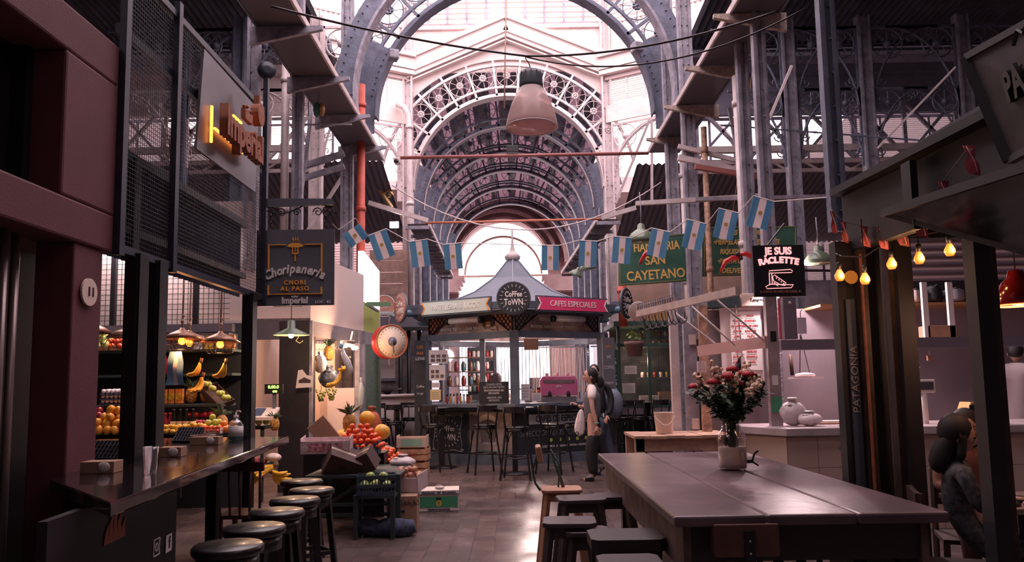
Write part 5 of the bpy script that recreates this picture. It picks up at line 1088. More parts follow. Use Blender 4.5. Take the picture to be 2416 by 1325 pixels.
p = atz(845, 1072, .74); TB = tray((p.x, p.y + .12, .74), .42, .32, .12, R(4), 'navy blue box under the big heap of tomatoes', NVB, 'B', txm=SW)
heap('tomato', (p.x, p.y + .12, .80), (1, .05, 0), (0, 1, 0), 7, 5, 5, 'ripe red tomato in the big upper heap over the navy box', 'tomatoes in the upper heap', sp=.072)
for px, py, lab in ((867, 985, 'round yellow melon behind the tomatoes, higher of the two big ones'), (893, 1016, 'big yellow melon right of the tomato heap, lower of the two'), (803, 1027, 'yellow melon peeping out left of the tomato heap')):
    q = W(px, py, p.y + (.55 if py < 1000 else .38)); put('melon', (q.x, q.y, q.z - .09), lab, 'yellow melons', s=1 if py < 1030 else .8)
pa_ = pineapple(); q = W(824, 1005, p.y + .5); pa_.location = q - V((0, 0, .06)); pa_['label'] = 'pineapple with grey-green leaves standing behind the tomato heap'; pa_.scale = (1.25,) * 3
b = B(); q = W(830, 1040, p.y + .75); b.box(-.5, .42, -.1, .35, 0, q.z - .12); one('display_box', b, BLACK, 'dark box behind the tomatoes that carries melons and pineapple', 'box', base=(0, 0, 0)).location = (q.x, q.y - .15, 0.0)
p = atz(893, 1100, .52); tray((p.x, p.y + .1, .50), .46, .34, .10, R(-20), 'tilted dark green box of round tomatoes below the upper heap', mat('green_card', (.05, .10, .09), .6), rx=R(14), ry=R(8)); heap('tomato', (p.x, p.y + .1, .60), (1, -.35, -.12), (.3, 1, .2), 5, 4, 2, 'round tomato in the lower tilted box', 'tomatoes in the lower box', sp=.086, s=1.2)
# dark plastic crate
def plastic_crate(loc, w, d, h, rz, lab, m):
    T = thing('plastic_crate', lab, 'crate', loc, rz)
    b = B(); b.box(-w / 2, w / 2, -d / 2, d / 2, 0, .012); b.build('bottom', m, T)
    for s in (-1, 1):
        for ax_ in (0, 1):
            L_ = w if ax_ == 0 else d; D_ = d if ax_ == 0 else w; b = B()
            def P(u, z_): return V((u * L_, s * D_ / 2, z_)) if ax_ == 0 else V((s * D_ / 2, u * L_, z_))
            for z_ in (.015, h * .45, h - .02): b.beam(P(-.5, z_), P(.5, z_), .012, .03)
            for i in range(int(L_ / .03) + 1): b.beam(P(-.5 + i * .03 / L_, 0), P(-.5 + i * .03 / L_, h), .010, .008)
            b.build('side_grid', m, T)
    return T
p = atz(882, 1168, .42); PC = mat('navy_plastic', (.04, .055, .085), .4); plastic_crate((p.x, p.y + .14, .42), .36, .26, .19, R(6), 'navy plastic crate of small squashes at the front of the stand', PC); q0 = V((p.x, p.y + .14, .47)); b = B(); b.box(-.17, .17, -.12, .12, 0, .02); 
heap('green_squash', q0, (1, .1, 0), (0, 1, 0), 3, 2, 2, 'pale green squash in the navy plastic crate', 'squashes in the plastic crate', sp=.11, s=.8)
T = thing('low_stand', 'small dark four-legged stand under the navy plastic crate', 'stand', (p.x, p.y + .14, 0)); b = B(); b.box(-.2, .2, -.14, .14, .39, .42); b.build('stand_top', GT, T)
for x_ in (-.18, .18):
    for y_ in (-.12, .12): b = B(); b.box(x_ - .02, x_ + .02, y_ - .02, y_ + .02, 0, .39); b.build('leg', GT, T)
p = atz(810, 1140, .5); T = closed_box((p.x - .1, p.y + .15, .60), .34, .28, .24, R(25), 'dark brown fruit box tipped on its side over the stand edge, left', KR_, rx=R(28), ry=R(22), holes=True); T = closed_box((p.x + .19, p.y + .22, .60), .30, .24, .20, R(-12), 'dark brown fruit box tipped over, right of its twin', KR_, rx=R(20), ry=R(-25), holes=True)
p = atz(945, 1252, 0.02); closed_box((p.x, p.y + .2, 0.0), .30, .38, .36, R(4), 'tall brown cardboard box printed with large letters on the floor beside the stand', CB, tx='MANZANAS')
# white produce bags and box of onions
p = W(960, 1165, 8.15); T = tray((p.x, 8.25, .38), .34, .3, .15, R(-15), 'white box with onions in thin film on top of the tall brown box', mat('white_card', (.62, .50, .52), .7), rx=R(6)); heap('onion', (p.x, 8.25, .50), (1, 0, 0), (0, 1, 0), 4, 3, 2, 'reddish onion under film in the white box', 'onions in the white box')
def bag(loc, sx, sy, sz, m, lab, name='plastic_bag', seed=1, knot=True):
    T = thing(name, lab, 'bag', loc); r = random.Random(seed); b = B(); b.ball((0, 0, sz * .42), sx, sy, sz * .42, 18, 12)
    b.v = [(x * (1 + .2 * math.sin(9 * math.atan2(y, x) + z * 30) * (z / sz)), y * (1 + .18 * math.cos(7 * math.atan2(y, x))), max(z, .004)) for x, y, z in b.v]; b.build('sack', m, T)
    if knot:
        b = B()
        b.lathe([(sx * .62, sz * .70), (sx * .34, sz * .80), (sx * .26, sz * .84), (sx * .42, sz * .92), (sx * .30, sz * .97)], n=12); b.v = [(x * (1 + .35 * math.sin(i * 2.1)), y * (1 + .3 * math.cos(i * 1.7)), z) for i, (x, y, z) in enumerate(b.v)]
        b.build('gathered_top', m, T)
    return T
WB = mat('white_bag_plastic', (.66, .55, .57), .35, bump=.6, bs=12)
bag((W(950, 1120, 8.7).x, 8.7, .55), .14, .12, .16, WB, 'crumpled white bag lying on the onions box, upper', seed=3); bag((W(905, 1065, 9.5).x, 9.5, .62), .12, .1, .16, mat('brown_film', (.35, .22, .17), .4, var=.3, vs=12), 'brown filmy bag of garlic right of the melons', seed=4)
# stacked crates on the right of the stand
p = atz(970, 1152, 0.02); zc = 0.0
for i, (h, tx, lab) in enumerate(((.2, None, 'bottom wooden crate of the aisle stack'), (.2, 'LAS', 'second wooden crate from the floor in the aisle stack'), (.19, 'SEÑAS', 'third wooden crate from the floor, stencilled, in the aisle stack'))):
    wood_crate((p.x + .01 * i, p.y + .2, zc), .42, .34, h - .015, R(2 - 2 * i), lab, tx=tx, group='stacked wooden crates', slats=2)
    if i: heap('orange', (p.x, p.y + .2, zc + .02), (1, 0, 0), (0, 1, 0), 4, 3, 1, 'orange inside the slatted crates of the aisle stack', 'oranges in the crates')
    zc += h
tray((p.x, p.y + .2, zc), .43, .34, .14, R(1), 'mint and white fruit tray on top of the crate stack', mat('pale_card', (.55, .40, .34), .7), band=GRNB); zc += .12
wood_crate((p.x - .1, p.y - .22, 0), .36, .3, .34, R(3), 'front wooden crate with white price card before the aisle stack', slats=3)
bn = banana(); bn.location = (p.x - .12, p.y - .2, .50); bn.rotation_euler = (R(75), 0, R(60)); bn['label'] = 'bunch of bananas lying on the front crate before the stack'; bn['group'] = 'banana bunches'; bn.scale = (1.4,) * 3
b = B(); b.box(-.03, .03, -.004, 0, 0, .05); one('price_card', b, PAPER, 'small white price card on the front wooden crate', 'card', base=(0, 0, 0)).location = (p.x - .12, p.y - .38, .2)
# banana export box
p = atz(1031, 1208, 0); T = thing('banana_box', 'white and green banana export box standing alone on the tiles', 'box', (p.x + .01, p.y + .18, 0), R(4)); w_, d_, h_ = .46, .36, .25
b = B(); b.box(-w_ / 2, w_ / 2, -d_ / 2, d_ / 2, 0, h_ * .86); b.build('carton', mat('white_card2', (.66, .58, .52), .7), T); b = B(); b.box(-w_ / 2 - .006, w_ / 2 + .006, -d_ / 2 - .006, d_ / 2 + .006, h_ * .78, h_); b.build('lid', mat('white_card2', (0, 0, 0)), T)
b = B(); b.box(-w_ / 2 + .01, w_ / 2 - .01, -d_ / 2 - .003, -d_ / 2, h_ * .22, h_ * .72); b.box(w_ / 2, w_ / 2 + .003, -d_ / 2 + .02, d_ / 2 - .02, h_ * .22, h_ * .72); b.build('green_band', mat('banana_green', (.05, .25, .13), .6), T)
b = B(); b.box(-w_ / 2 - .008, w_ / 2 + .008, -d_ / 2 - .008, -d_ / 2 - .005, h_ * .80, h_ * .83); b.box(-w_ / 2, w_ / 2, -d_ / 2 - .003, -d_ / 2, h_ * .04, h_ * .06); b.build('navy_stripe', NVB, T)
text('PRODUCT  OF  ECUADOR', .028, NVB, T, FRONT(0, -d_ / 2 - .008, h_ * .90), sx=1.2, bold=.001); text('PREMIUM BANANAS', .026, NVB, T, FRONT(0, -d_ / 2 - .003, h_ * .13), sx=1.1, bold=.001)
b = B(); b.slab([(.032 * math.cos(i * PI / 8), -d_ / 2 - .006, h_ * .42 + .036 * math.sin(i * PI / 8)) for i in range(16)], (0, .003, 0)); b.build('yellow_badge', mat('badge_yellow', (.65, .48, .08), .6), T)
text('3F', .03, NVB, T, FRONT(0, -d_ / 2 - .008, h_ * .42)); b = B(); b.tube([(-.03, -d_ / 2 - .004, h_ * .64), (.03, -d_ / 2 - .004, h_ * .64)], .011, 8); b.build('hand_hole', BLACK, T)
bag((p.x + .02, p.y + .12, h_), .06, .05, .05, mat('clear_film', (.6, .5, .5), .3), 'scrap of clear film sticking up from the banana box', seed=8)
# cloth bundle on the floor
p = atz(905, 1272, 0); T = thing('blanket_bundle', 'dark blue patterned blanket rolled up on the floor under the stand', 'blanket', (p.x, p.y + .15, 0)); b = B(); b.tube([(-.28 + .07 * i, .02 * math.sin(i), .085 + .012 * math.sin(i * 1.7)) for i in range(9)], [.06, .085, .09, .08, .09, .085, .095, .085, .06], 14); b.build('cloth', mat('navy_pattern', (.05, .06, .11), .9, var=.6, vs=14, bump=.5, bs=15), T)
b = B(); b.tube([(-.27, 0, .085), (-.29, 0, .085)], [.05, .03], 12); b.build('rolled_end', NAVY, T)
# orange and blue sack hanging at the stall corner
bag((W(877, 1030, 10.5).x, 10.5, .72), .13, .1, .5, mat('blue_orange_sack', (.45, .10, .05), .6, var=.7, vs=3), 'orange and blue sack standing behind the melons', seed=6)
bag((W(902, 1070, 10.2).x, 10.2, .0), .2, .2, .7, mat('dark_sack', (.06, .05, .06), .8), 'dark sack on the floor behind the stand carrying the orange sack', seed=9, knot=False)
# ================= greengrocer's stall on the left
WB_ = mat('white_fascia', (.66, .54, .53), .55); LIME = mat('lime_fascia', (.36, .42, .12), .55); SHUT = stripes('shutter_sheet', (.34, .31, .34), (.22, .20, .23), 'Z', 30)
G0, G1, G2 = V((-2.92, 11.0, 0)), V((-2.60, 13.3, 0)), V((-2.48, 14.2, 0)); gz0 = 2.43; gz1 = 3.42
T = thing('stall_fascia', 'big boxy white and lime fascia over the greengrocer stall on the left', 'fascia', tuple(G0))
o = G0; b = B(); b.slab([V((-6, 10.9, gz0)) - o, G0 - o + ZA * gz0, G0 - o + ZA * (gz0 + .21), V((-6, 10.9, gz0 + .21)) - o], (0, .1, 0)); b.build('front_band', WB_, T)
b = B(); b.slab([G0 - o + ZA * gz0, G1 - o + ZA * gz0, G1 - o + ZA * gz1, G0 - o + ZA * gz1], (-.12, 0, 0)); b.build('white_side', WB_, T)
b = B(); b.slab([G1 - o + ZA * (gz0 - .0), G2 - o + ZA * (gz0 + .0), G2 - o + ZA * (gz0 + .45), G1 - o + ZA * (gz0 + .52)], (-.1, 0, 0)); b.build('lime_side', LIME, T)
LB = mat('lightbox', (.9, .85, .82), .5, e=(1, .86, .82), es=1.6); b = B(); b.slab([G1 - o + ZA * (gz0 + .52), G2 - o + ZA * (gz0 + .45), G2 - o + ZA * 3.62, G1 - o + ZA * 3.85], (-.1, 0, 0)); b.build('lit_upper_panel', LB, T)
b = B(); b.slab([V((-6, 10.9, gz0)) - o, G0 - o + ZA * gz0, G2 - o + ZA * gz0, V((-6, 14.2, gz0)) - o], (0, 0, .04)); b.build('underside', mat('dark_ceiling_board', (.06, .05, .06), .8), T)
T = thing('produce_stall', 'dark framework and shutter housings of the greengrocer stall under the white fascia', 'stall', tuple(G0))
b = B(); b.box(-.44, 0, -.02, .3, 0, gz0); b.build('corner_pier', mat('black_pier', (.02, .016, .022), .5, var=.3, vs=6), T)
b = B(); b.box(.0, .04, -.04, .04, 0, gz0); b.build('steel_edge', STEELM, T)
for y_, x_, m_ in ((2.05, .27, STEELM), (2.3, .31, STEEL), (3.2, .42, mat('dark_green_post', (.04, .07, .055), .5))): b = B(); b.box(x_ - .04, x_ + .04, y_ - .05, y_ + .05, 0, gz0); b.build('side_post', m_, T)
b = B(); b.slab([V((.0, 0, gz0 - .22)), V((.45, 3.2, gz0 - .22)), V((.45, 3.2, gz0)), V((0, 0, gz0))], (-.1, 0, 0)); b.build('side_shutter_box', SHUT, T)
b = B(); b.box(-3.0, -.44, -.06, .1, gz0 - .26, gz0); b.build('front_beam', mat('stall_beam', (.10, .09, .12), .5), T)
b = B(); b.slab([V((.34, 2.4, 0)), V((.42, 3.15, 0)), V((.42, 3.15, gz0 - .22)), V((.34, 2.4, gz0 - .22))], (-.03, 0, 0)); b.build('green_lattice_panel', mat('green_lattice', (.05, .09, .07), .6, var=.6, vs=40), T)
PCH = mat('peach_wall', (.62, .42, .33), .75); q = B(); q.box(-4.6, -4.5, 11.4, 15, 0, 3.0); q.box(-4.6, -2.55, 14.6, 14.7, 0, 3.0); q.box(-6.2, -4.5, 11.9, 12.0, 0, 3.0); struct('wall_stall_inner', q, mat('pale_stall_wall', (.66, .53, .52), .7))
b = B(); b.box(-.5, .15, -.02, .02, 0, 2.2); one('peach_partition', b, PCH, 'peach-coloured partition board inside the doorway of the stall', 'partition', base=(0, 0, 0)).location = (-3.15, 12.9, 0)
b = B(); b.box(-.22, .22, -.02, .0, 0, .95); one('white_board', b, WB_, 'white board leaning inside the doorway behind the pineapple', 'board', base=(0, 0, 0)).location = (-2.83, 12.6, .5)
# light fittings of the stall
GREEN_E = mat('green_enamel', (.10, .14, .10), .35); BULB = mat('warm_bulb', (1, .6, .3), .4, e=(1, .55, .25), es=30)
def point(name, loc, w, col, r=.04):
    l = bpy.data.lights.new(name, 'POINT'); l.energy = w; l.color = col; l.shadow_soft_size = r; o_ = bpy.data.objects.new(name, l); o_.location = loc; COL.objects.link(o_); return o_
p = W(687, 785, 9.4); T = thing('shade_lamp', 'flat green enamel lamp with a bare bulb hanging under the charcoal sign', 'lamp', tuple(p))
b = B(); b.lathe([(.012, .16), (.045, .15), (.05, .06), (.215, -.02), (.22, -.03), (.21, -.028), (.04, .05), (0, .06)], n=24); b.build('shade', GREEN_E, T); b = B(); b.ball((0, 0, -.03), .035, n=10, m=8); b.build('bulb', BULB, T)
b = B(); b.tube([(0, 0, .15), (0, 0, .75)], .005, 4); b.build('cord', WIRE, T); point('shade_lamp_light', p + V((0, 0, -.1)), 20, (1, .6, .35))
p = W(824, 812, 11.7); T = thing('clip_lamp', 'white clip lamp holder with two bare bulbs above the stall doorway', 'lamp', tuple(p)); b = B(); b.box(-.14, -.04, 0, .06, -.05, .06); b.beam((-.06, 0, 0), (.08, -.05, -.03), .05, .05); b.beam((.02, 0, .06), (.05, 0, .2), .02, .02); b.build('holder', WB_, T)
for x_ in (.075, .12): b = B(); b.ball((x_, -.06, -.06), .03, n=10, m=8); b.build('bulb', BULB, T)
point('clip_lamp_light', p + V((.1, -.12, -.1)), 30, (1, .55, .30))
point('stall_inner_light', (-3.6, 12.2, 2.2), 48, (1, .60, .40), .1)
b = B(); b.beam((0, -.5, 0), (0, .5, 0), .05, .04)
# hanging goods in the doorway
T = thing('hook_rail', 'rail of butcher hooks across the top of the stall doorway', 'rail', tuple(W(770, 803, 11.9))); b = B(); b.beam((-.22, 0, 0), (.42, .1, 0), .012); b.build('bar', STEELM, T)
for i in range(9):
    b = B(); x_ = -.18 + i * .05; b.tube([(x_, 0, 0), (x_, 0, -.06), (x_ - .03, 0, -.12), (x_ - .01, 0, -.15), (x_ + .025, 0, -.13)], .004, 4); b.build('hook', STEELM, T)
def hang(px, py, Y, top): return W(px, py, Y)
for px, py, sc_, lab in ((745, 845, 1.15, 'bunch of bananas hanging at the left of the stall doorway'), (806, 870, 1.4, 'big bunch of ripe bananas hanging at the right of the stall doorway'), (823, 845, 1.0, 'bunch of bananas hanging behind the blue and white cloth')):
    q = dup(bn, W(px, py, 11.5), (0, 0, R(20)), lab, 'banana bunches', sc_)
pn2 = dup(pa_, W(775, 850, 11.9), (0, 0, 1), 'pineapple top showing above the hanging grape bags', scale=1.4)
FILM = mat('blue_white_film', (.46, .47, .56), .35, var=.4, vs=9, bump=.5, bs=14); DARKF = mat('printed_film', (.07, .09, .14), .35, var=.6, vs=14, bump=.4, bs=14); GRP = mat('grape_green', (.26, .30, .08), .3)
for px, py, Y, sx, sz, m_, lab, sd in ((755, 880, 11.6, .10, .34, FILM, 'clear and blue bag hanging at the left of the doorway', 2), (775, 915, 11.75, .15, .36, DARKF, 'dark printed grape bag hanging in the middle of the doorway', 5)):
    bag(W(px, py, Y), sx, .08, sz, m_, lab, seed=sd)
for k, (px, py) in enumerate(((758, 935), (782, 932))):
    T = thing('grape_bunch', ['hanging bunch of green grapes, left', 'hanging bunch of green grapes, right'][k], 'grapes', tuple(W(px, py, 11.62))); r = random.Random(k); b = B()
    for i in range(46): u = r.random(); a = r.random() * 6.28; rr_ = .075 * (1 - u * .7); b.ball((rr_ * math.cos(a), rr_ * math.sin(a), .10 - .17 * u), .016, n=6, m=4)
    b.build('berries', GRP, T); b = B(); b.tube([(0, 0, .1), (0, 0, .2)], .006, 4); b.build('stalk', MT['stem_brown'], T)
T = thing('knotted_cloth', 'blue and white flag cloth knotted over the bananas in the doorway', 'cloth', tuple(W(805, 835, 11.3))); b = B(); b.tube([(0, 0, .12), (.02, 0, .07), (.03, 0, 0), (.09, 0, -.12), (.15, 0, -.28)], [.02, .02, .035, .05, .045], 10); b.build('cloth', FILM, T); b = B(); b.ball((.0, 0, .12), .04, n=8, m=6); b.build('knot', mat('flag_blue', (.16, .32, .46), .7), T)
p = W(718, 893, 10.8); T = thing('price_tag', 'white house-shaped price tag on the black pier', 'tag', tuple(p)); b = B(); b.slab([(-.12, 0, -.13), (.12, 0, -.12), (.12, 0, .04), (.03, 0, .05), (-.03, 0, .13), (-.09, 0, .12)], (0, .006, 0)); b.build('card', PAPER, T)
b = B(); b.slab([(-.08, -.002, -.06), (.09, -.002, -.06), (.09, -.002, -.02), (.0, -.002, .02), (-.08, -.002, -.02)], (0, .002, 0)); b.build('printed_shape', mat('print_dark', (0, 0, 0)), T)
b = B(); b.tube([(0, 0, .05), (.02, 0, -.04), (-.02, 0, -.1), (.03, 0, -.13), (.07, 0, -.1)], .004, 4); one('brass_hook', b, mat('brass', (.5, .32, .15), .3, .7), 'brass hook dangling right of the green enamel lamp', 'hook', base=(0, 0, 0)).location = W(702, 785, 9.6)
bag(W(852, 965, 12.9), .05, .06, .55, mat('pale_blue_bag', (.32, .38, .42), .5, bump=.4, bs=10), 'pale blue plastic sleeve hanging on the dark green post', seed=11)
# weighing machine and lower display by the pier
T = thing('price_scale', 'white price scale with a keypad beside the black pier', 'scale', tuple(W(622, 990, 10.2))); b = B(); b.slab([(-.17, -.14, 0), (.17, -.14, 0), (.17, .14, .12), (-.17, .14, .12)], (0, 0, .04)); b.build('body', WB_, T); b = B(); b.slab([(-.13, -.10, .052), (.0, -.10, .052), (.0, .1, .145), (-.13, .1, .145)], (0, 0, .01)); b.build('keypad', mat('keypad_blue', (.05, .07, .15), .5), T)
b = B(); b.box(.08, .12, .1, .14, .1, .34); b.build('stem', STEEL, T); b = B(); b.box(-.02, .22, .08, .14, .34, .47); b.build('display', BLACK, T); LED = mat('led_green', (.3, .8, .1), .5, e=(.35, .9, .1), es=2.5); text('0.00.0', .06, LED, T, FRONT(.10, .075, .43)); text('000', .04, LED, T, FRONT(.12, .075, .37))
T = thing('side_bench', 'dark bench under the price scale holding bags and bananas below', 'bench', (-3.55, 10.3, 0)); b = B(); b.box(-.45, .25, -.15, .3, .93, .98); b.build('bench_top', GT, T); b = B(); b.box(-.45, .25, -.15, .3, .44, .48); b.build('lower_shelf', GT, T)
for x_ in (-.43, .23): b = B(); b.box(x_ - .02, x_ + .02, -.15, -.11, 0, .95); b.build('leg', GT, T)
for px, py, sc_, rz, lab in ((617, 1125, 1.5, 30, 'bunch of bananas lying at the left of the low shelf'), (640, 1118, 1.5, 200, 'bunch of bananas lying at the right of the low shelf'), (650, 1105, 1.3, 90, 'bunch of bananas lying at the back of the low shelf')): dup(bn, W(px, py - 8, 10.2), (R(70), 0, R(rz)), lab, 'banana bunches', sc_)
for px, py, m_, lab in ((612, 1092, mat('red_net', (.30, .06, .10), .5, var=.5, vs=20), 'red net bag of onions on the low shelf'), (645, 1083, WB, 'white bag of vegetables on the low shelf')): bag(W(px, py + 6, 10.25), .10, .09, .14, m_, lab, seed=py, knot=False)
heap('pear', V((W(620, 1003, 10.2).x, 10.2, .98)), XA, V((0, 1, 0)), 4, 1, 1, 'pale yellow-green pear on the bench below the price scale', 'pears by the scale', s=1.2)
dup(pa_, W(648, 1015, 10.1), (0, 0, 2), 'pineapple lying at the right end of the bench below the price scale', scale=1.0)
# ---- display shelves seen over the bar
YD = 9.0
T = thing('display_shelves', 'stepped dark green display shelves of the greengrocer seen over the bar', 'shelves', (-4.4, YD, 0))
for z_, y_, lab in ((.98, -.35, 0), (1.30, .05, 0), (1.66, .38, 0), (1.95, .38, 0)): b = B(); b.box(-1.4, 1.02, y_ - .18, y_ + .3, z_ - .03, z_); b.build('shelf_board', mat('shelf_green', (.035, .06, .055), .6), T)
b = B(); b.box(-1.4, 1.02, .70, .72, 0, 2.3); b.build('dark_back', mat('shelf_dark', (.02, .025, .04), .8), T); b = B(); b.box(-1.4, .75, -.53, -.5, .3, .98); b.build('front_board', BLACK, T)
def zp(px, y, z): p = W(px, 900, y); return V((p.x, y, z))
heap('lemon', zp(432, 8.58, .985), XA, V((0, 1, 0)), 9, 3, 2, 'yellow lemon in the front row of the display', 'lemons on the display')
heap('yellow_pepper', zp(272, 8.62, .985), XA, V((0, 1, 0)), 5, 4, 4, 'orange-yellow bell pepper in the heap left of the black posts', 'yellow peppers', s=1.0)
heap('red_pepper', zp(228, 8.75, 1.05), XA, V((0, 1, 0)), 3, 3, 3, 'dark red bell pepper beside the red pillar', 'red peppers', s=1.0)
heap('green_squash', zp(316, 8.72, .985), XA, V((0, 1, 0)), 2, 2, 1, 'dark green pepper beside the yellow ones', 'green peppers', s=.8)
heap('red_apple', zp(478, 8.75, .985), XA, V((0, 1, 0)), 4, 3, 1, 'shiny dark red apple in the stepped stack', 'red apples'); heap('red_apple', zp(478, 8.85, 1.06), XA, V((0, 1, 0)), 4, 3, 1, 'shiny dark red apple in the stepped stack', 'red apples'); heap('red_apple', zp(478, 8.95, 1.14), XA, V((0, 1, 0)), 4, 2, 1, 'shiny dark red apple in the stepped stack', 'red apples')
heap('green_apple', zp(505, 8.72, 1.0), XA, V((0, 1, 0)), 3, 3, 3, 'green apple heaped beside the red ones', 'green apples', s=1.05)
heap('orange', zp(540, 8.62, .985), XA, V((0, 1, 0)), 3, 2, 2, 'orange at the right end of the display', 'oranges on the display')
T = tray(zp(500, 8.48, .985), .24, .16, .05, .1, 'white tray of small red tomatoes wrapped in film', WB_); heap('tomato', zp(500, 8.48, 1.0), XA, V((0, 1, 0)), 6, 4, 2, 'small red tomato in the white wrapped tray', 'wrapped tomatoes', sp=.044, s=.62)
heap('lemon', zp(466, 8.55, .985), XA, V((0, 1, 0)), 3, 2, 2, 'yellow lemon in the front row of the display', 'lemons on the display', s=1.15)
for px, y, z, lab in ((452, 9.2, 1.31, 'pineapple with grey leaves standing behind the dark bottles'), (487, 9.2, 1.31, 'pineapple standing behind the apples, left of the tilted carton'), (525, 8.8, .99, 'pineapple lying between green apples and oranges')): dup(pa_, zp(px, y, z), (.3 if px > 500 else 0, 0, px), lab, scale=1.15)
def bottle(r, h, m, cap, lab_m=None):
    T = thing('bottle', '', 'bottle'); b = B(); b.lathe([(r, 0), (r, h * .6), (r * .4, h * .78), (r * .36, h * .95), (r * .36, h)], n=12); b.build('glass', m, T); b = B(); b.lathe([(r * .42, h * .93), (r * .42, h * 1.02), (0, h * 1.02)], n=10); b.build('cap', cap, T)
    if lab_m: b = B(); b.lathe([(r * 1.03, h * .12), (r * 1.03, h * .5)], n=12); b.build('label', lab_m, T)
    return T
DG = mat('dark_bottle_glass', (.012, .014, .012), .1); LC = mat('cream_label', (.62, .48, .30), .7); RJ = mat('red_juice', (.25, .02, .04), .15); pb = bottle(.034, .26, DG, BLACK, LC); pj = bottle(.04, .22, RJ, mat('red_cap', (.5, .03, .03), .5), None)
for i in range(8):
    o_ = pb if i == 0 else dup(pb); o_.location = zp(412 + (i % 4) * 15, 8.72 + .09 * (i // 4), .985); o_['label'] = 'dark oil bottle with a cream label in the group right of the black posts'; o_['group'] = 'dark oil bottles'
for i, (px, y, z, s_) in enumerate(((378, 8.7, .985, 1), (392, 8.75, .985, 1), (404, 8.8, .985, 1), (374, 9.1, 1.66, 1.35), (384, 9.1, 1.66, 1.3), (376, 9.05, 1.31, 1.5), (367, 9.1, 1.31, 1.5))):
    o_ = pj if i == 0 else dup(pj); o_.location = zp(px, y, z); o_.scale = (s_,) * 3; o_['label'] = 'red juice bottle standing on the bench shelf' if z < 1 else ('tall red soda bottle on the middle shelf right of the black posts' if z < 1.5 else 'tall red soda bottle on the upper shelf right of the black posts'); o_['group'] = 'red bottles low' if z < 1 else ('red bottles middle' if z < 1.5 else 'red bottles high')
# eggs on trays
for k in range(3):
    p = zp(280, 8.95, 1.31 + .055 * k + .0); T = thing('egg_tray', ['lowest', 'middle', 'top'][k] + ' dark blue egg tray in the stack left of the black posts', 'egg tray', tuple(p), 0, 'egg trays'); b = B(); b.box(-.15, .15, -.12, .12, 0, .012)
    for i in range(7): b.box(-.15 + i * .048, -.144 + i * .048, -.12, .12, .01, .03)
    b.build('tray', mat('egg_tray_blue', (.06, .07, .13), .8), T)
    for i in range(6):
        for j in range(4 if k == 2 else 1): put('egg', p + V((-.125 + i * .05, -.09 + j * .05, .014)), 'white egg in the stacked blue trays', 'eggs', (0, 0, 0))
for px, k, lab, nx in ((300, 'tomato', 'red-orange tomato in the crate on the top shelf', 6), (236, 'pear', 'pale green pear in the box on the top shelf beside the red pillar', 4)):
    wood_crate(zp(px, 9.3, 1.95), .34, .28, .07, 0, 'low crate of %s on the top display shelf' % ('tomatoes' if k == 'tomato' else 'pears'), slats=1); heap(k, zp(px, 9.3, 1.97), XA, V((0, 1, 0)), nx, 4, 3, lab, k + ' crate on top shelf', s=1.2)
for px, z, m_, lab in ((490, 1.95, mat('yellow_pack', (.68, .42, .05), .5, var=.6, vs=30), 'yellow packet on the top shelf behind the copper lamps'), (515, 1.95, mat('multi_pack', (.35, .10, .12), .5, var=.7, vs=40), 'dark red packet on the top shelf between yellow ones'), (540, 1.95, mat('orange_pack', (.70, .25, .05), .5, var=.5, vs=25), 'orange packet at the right end of the top shelf'), (465, 1.95, mat('white_pack', (.6, .55, .55), .5, var=.5, vs=25), 'pale packet left of the yellow one on the top shelf')):
    p = zp(px, 9.3, z); T = thing('food_packet', lab, 'packet', tuple(p)); b = B(); b.slab([(-.055, 0, 0), (.055, 0, 0), (.05, .02, .16), (-.05, .02, .16)], (0, .05, 0)); b.build('bag', m_, T); b = B(); b.box(-.05, .05, .02, .05, .16, .175); b.build('seal', m_, T)
p = zp(410, 9.1, 1.31)
for i, px in enumerate((392, 408, 424)): T = thing('juice_carton', ['left', 'middle', 'right'][i] + ' orange juice pack on the middle shelf behind the oil bottles', 'carton', tuple(zp(px, 9.05, 1.31)), 0, 'juice packs'); b = B(); b.box(-.045, .045, -.03, .03, 0, .17); b.build('pack', mat('orange_pack', (0, 0, 0)), T); b = B(); b.box(-.035, .035, -.032, -.03, .04, .12); b.build('label', mat('yellow_pack', (0, 0, 0)), T)
T = tray(zp(512, 9.1, 1.36), .34, .22, .07, R(-20), 'tilted brown carton of pale green fruit, raised at its left end', KR_, ry=R(38), rx=R(20)); 
for i in range(4):
    for j in range(2): put('green_apple', zp(512, 9.05, 1.40) + V((-.10 + i * .07, -.07 + j * .07, .10 - i * .055)), 'pale green fruit in the tilted carton', 'fruit in the tilted carton')
q = B(); q.box(-6.2, -3.3, 9.75, 9.8, 2.3, 3.9); struct('wall_stall_upper', q, MT['pale_stall_wall'])
T = thing('grid_panel', 'square wire grid panel above the greengrocer shelves', 'grid', (-4.6, 9.55, 2.28)); n = 36
b = B()
for i in range(n): b.beam((-1.3 + i * .065, 0, 0), (-1.3 + i * .065, 0, 1.05), .006)
for i in range(17): b.beam((-1.3, 0, i * .065), (1.05, 0, i * .065), .006)
b.build('wires', NAVY, T); b = B(); b.box(-1.4, 1.1, -.05, .05, -.1, 0); b.box(-1.4, 1.1, -.15, .15, -.32, -.12); b.build('beam', mat('stall_beam', (0, 0, 0)), T)
for x_ in (-.42, .62): b = B(); b.box(x_ - .03, x_ + .03, -.03, .03, 0, 1.05); b.build('upright', BLACK, T)
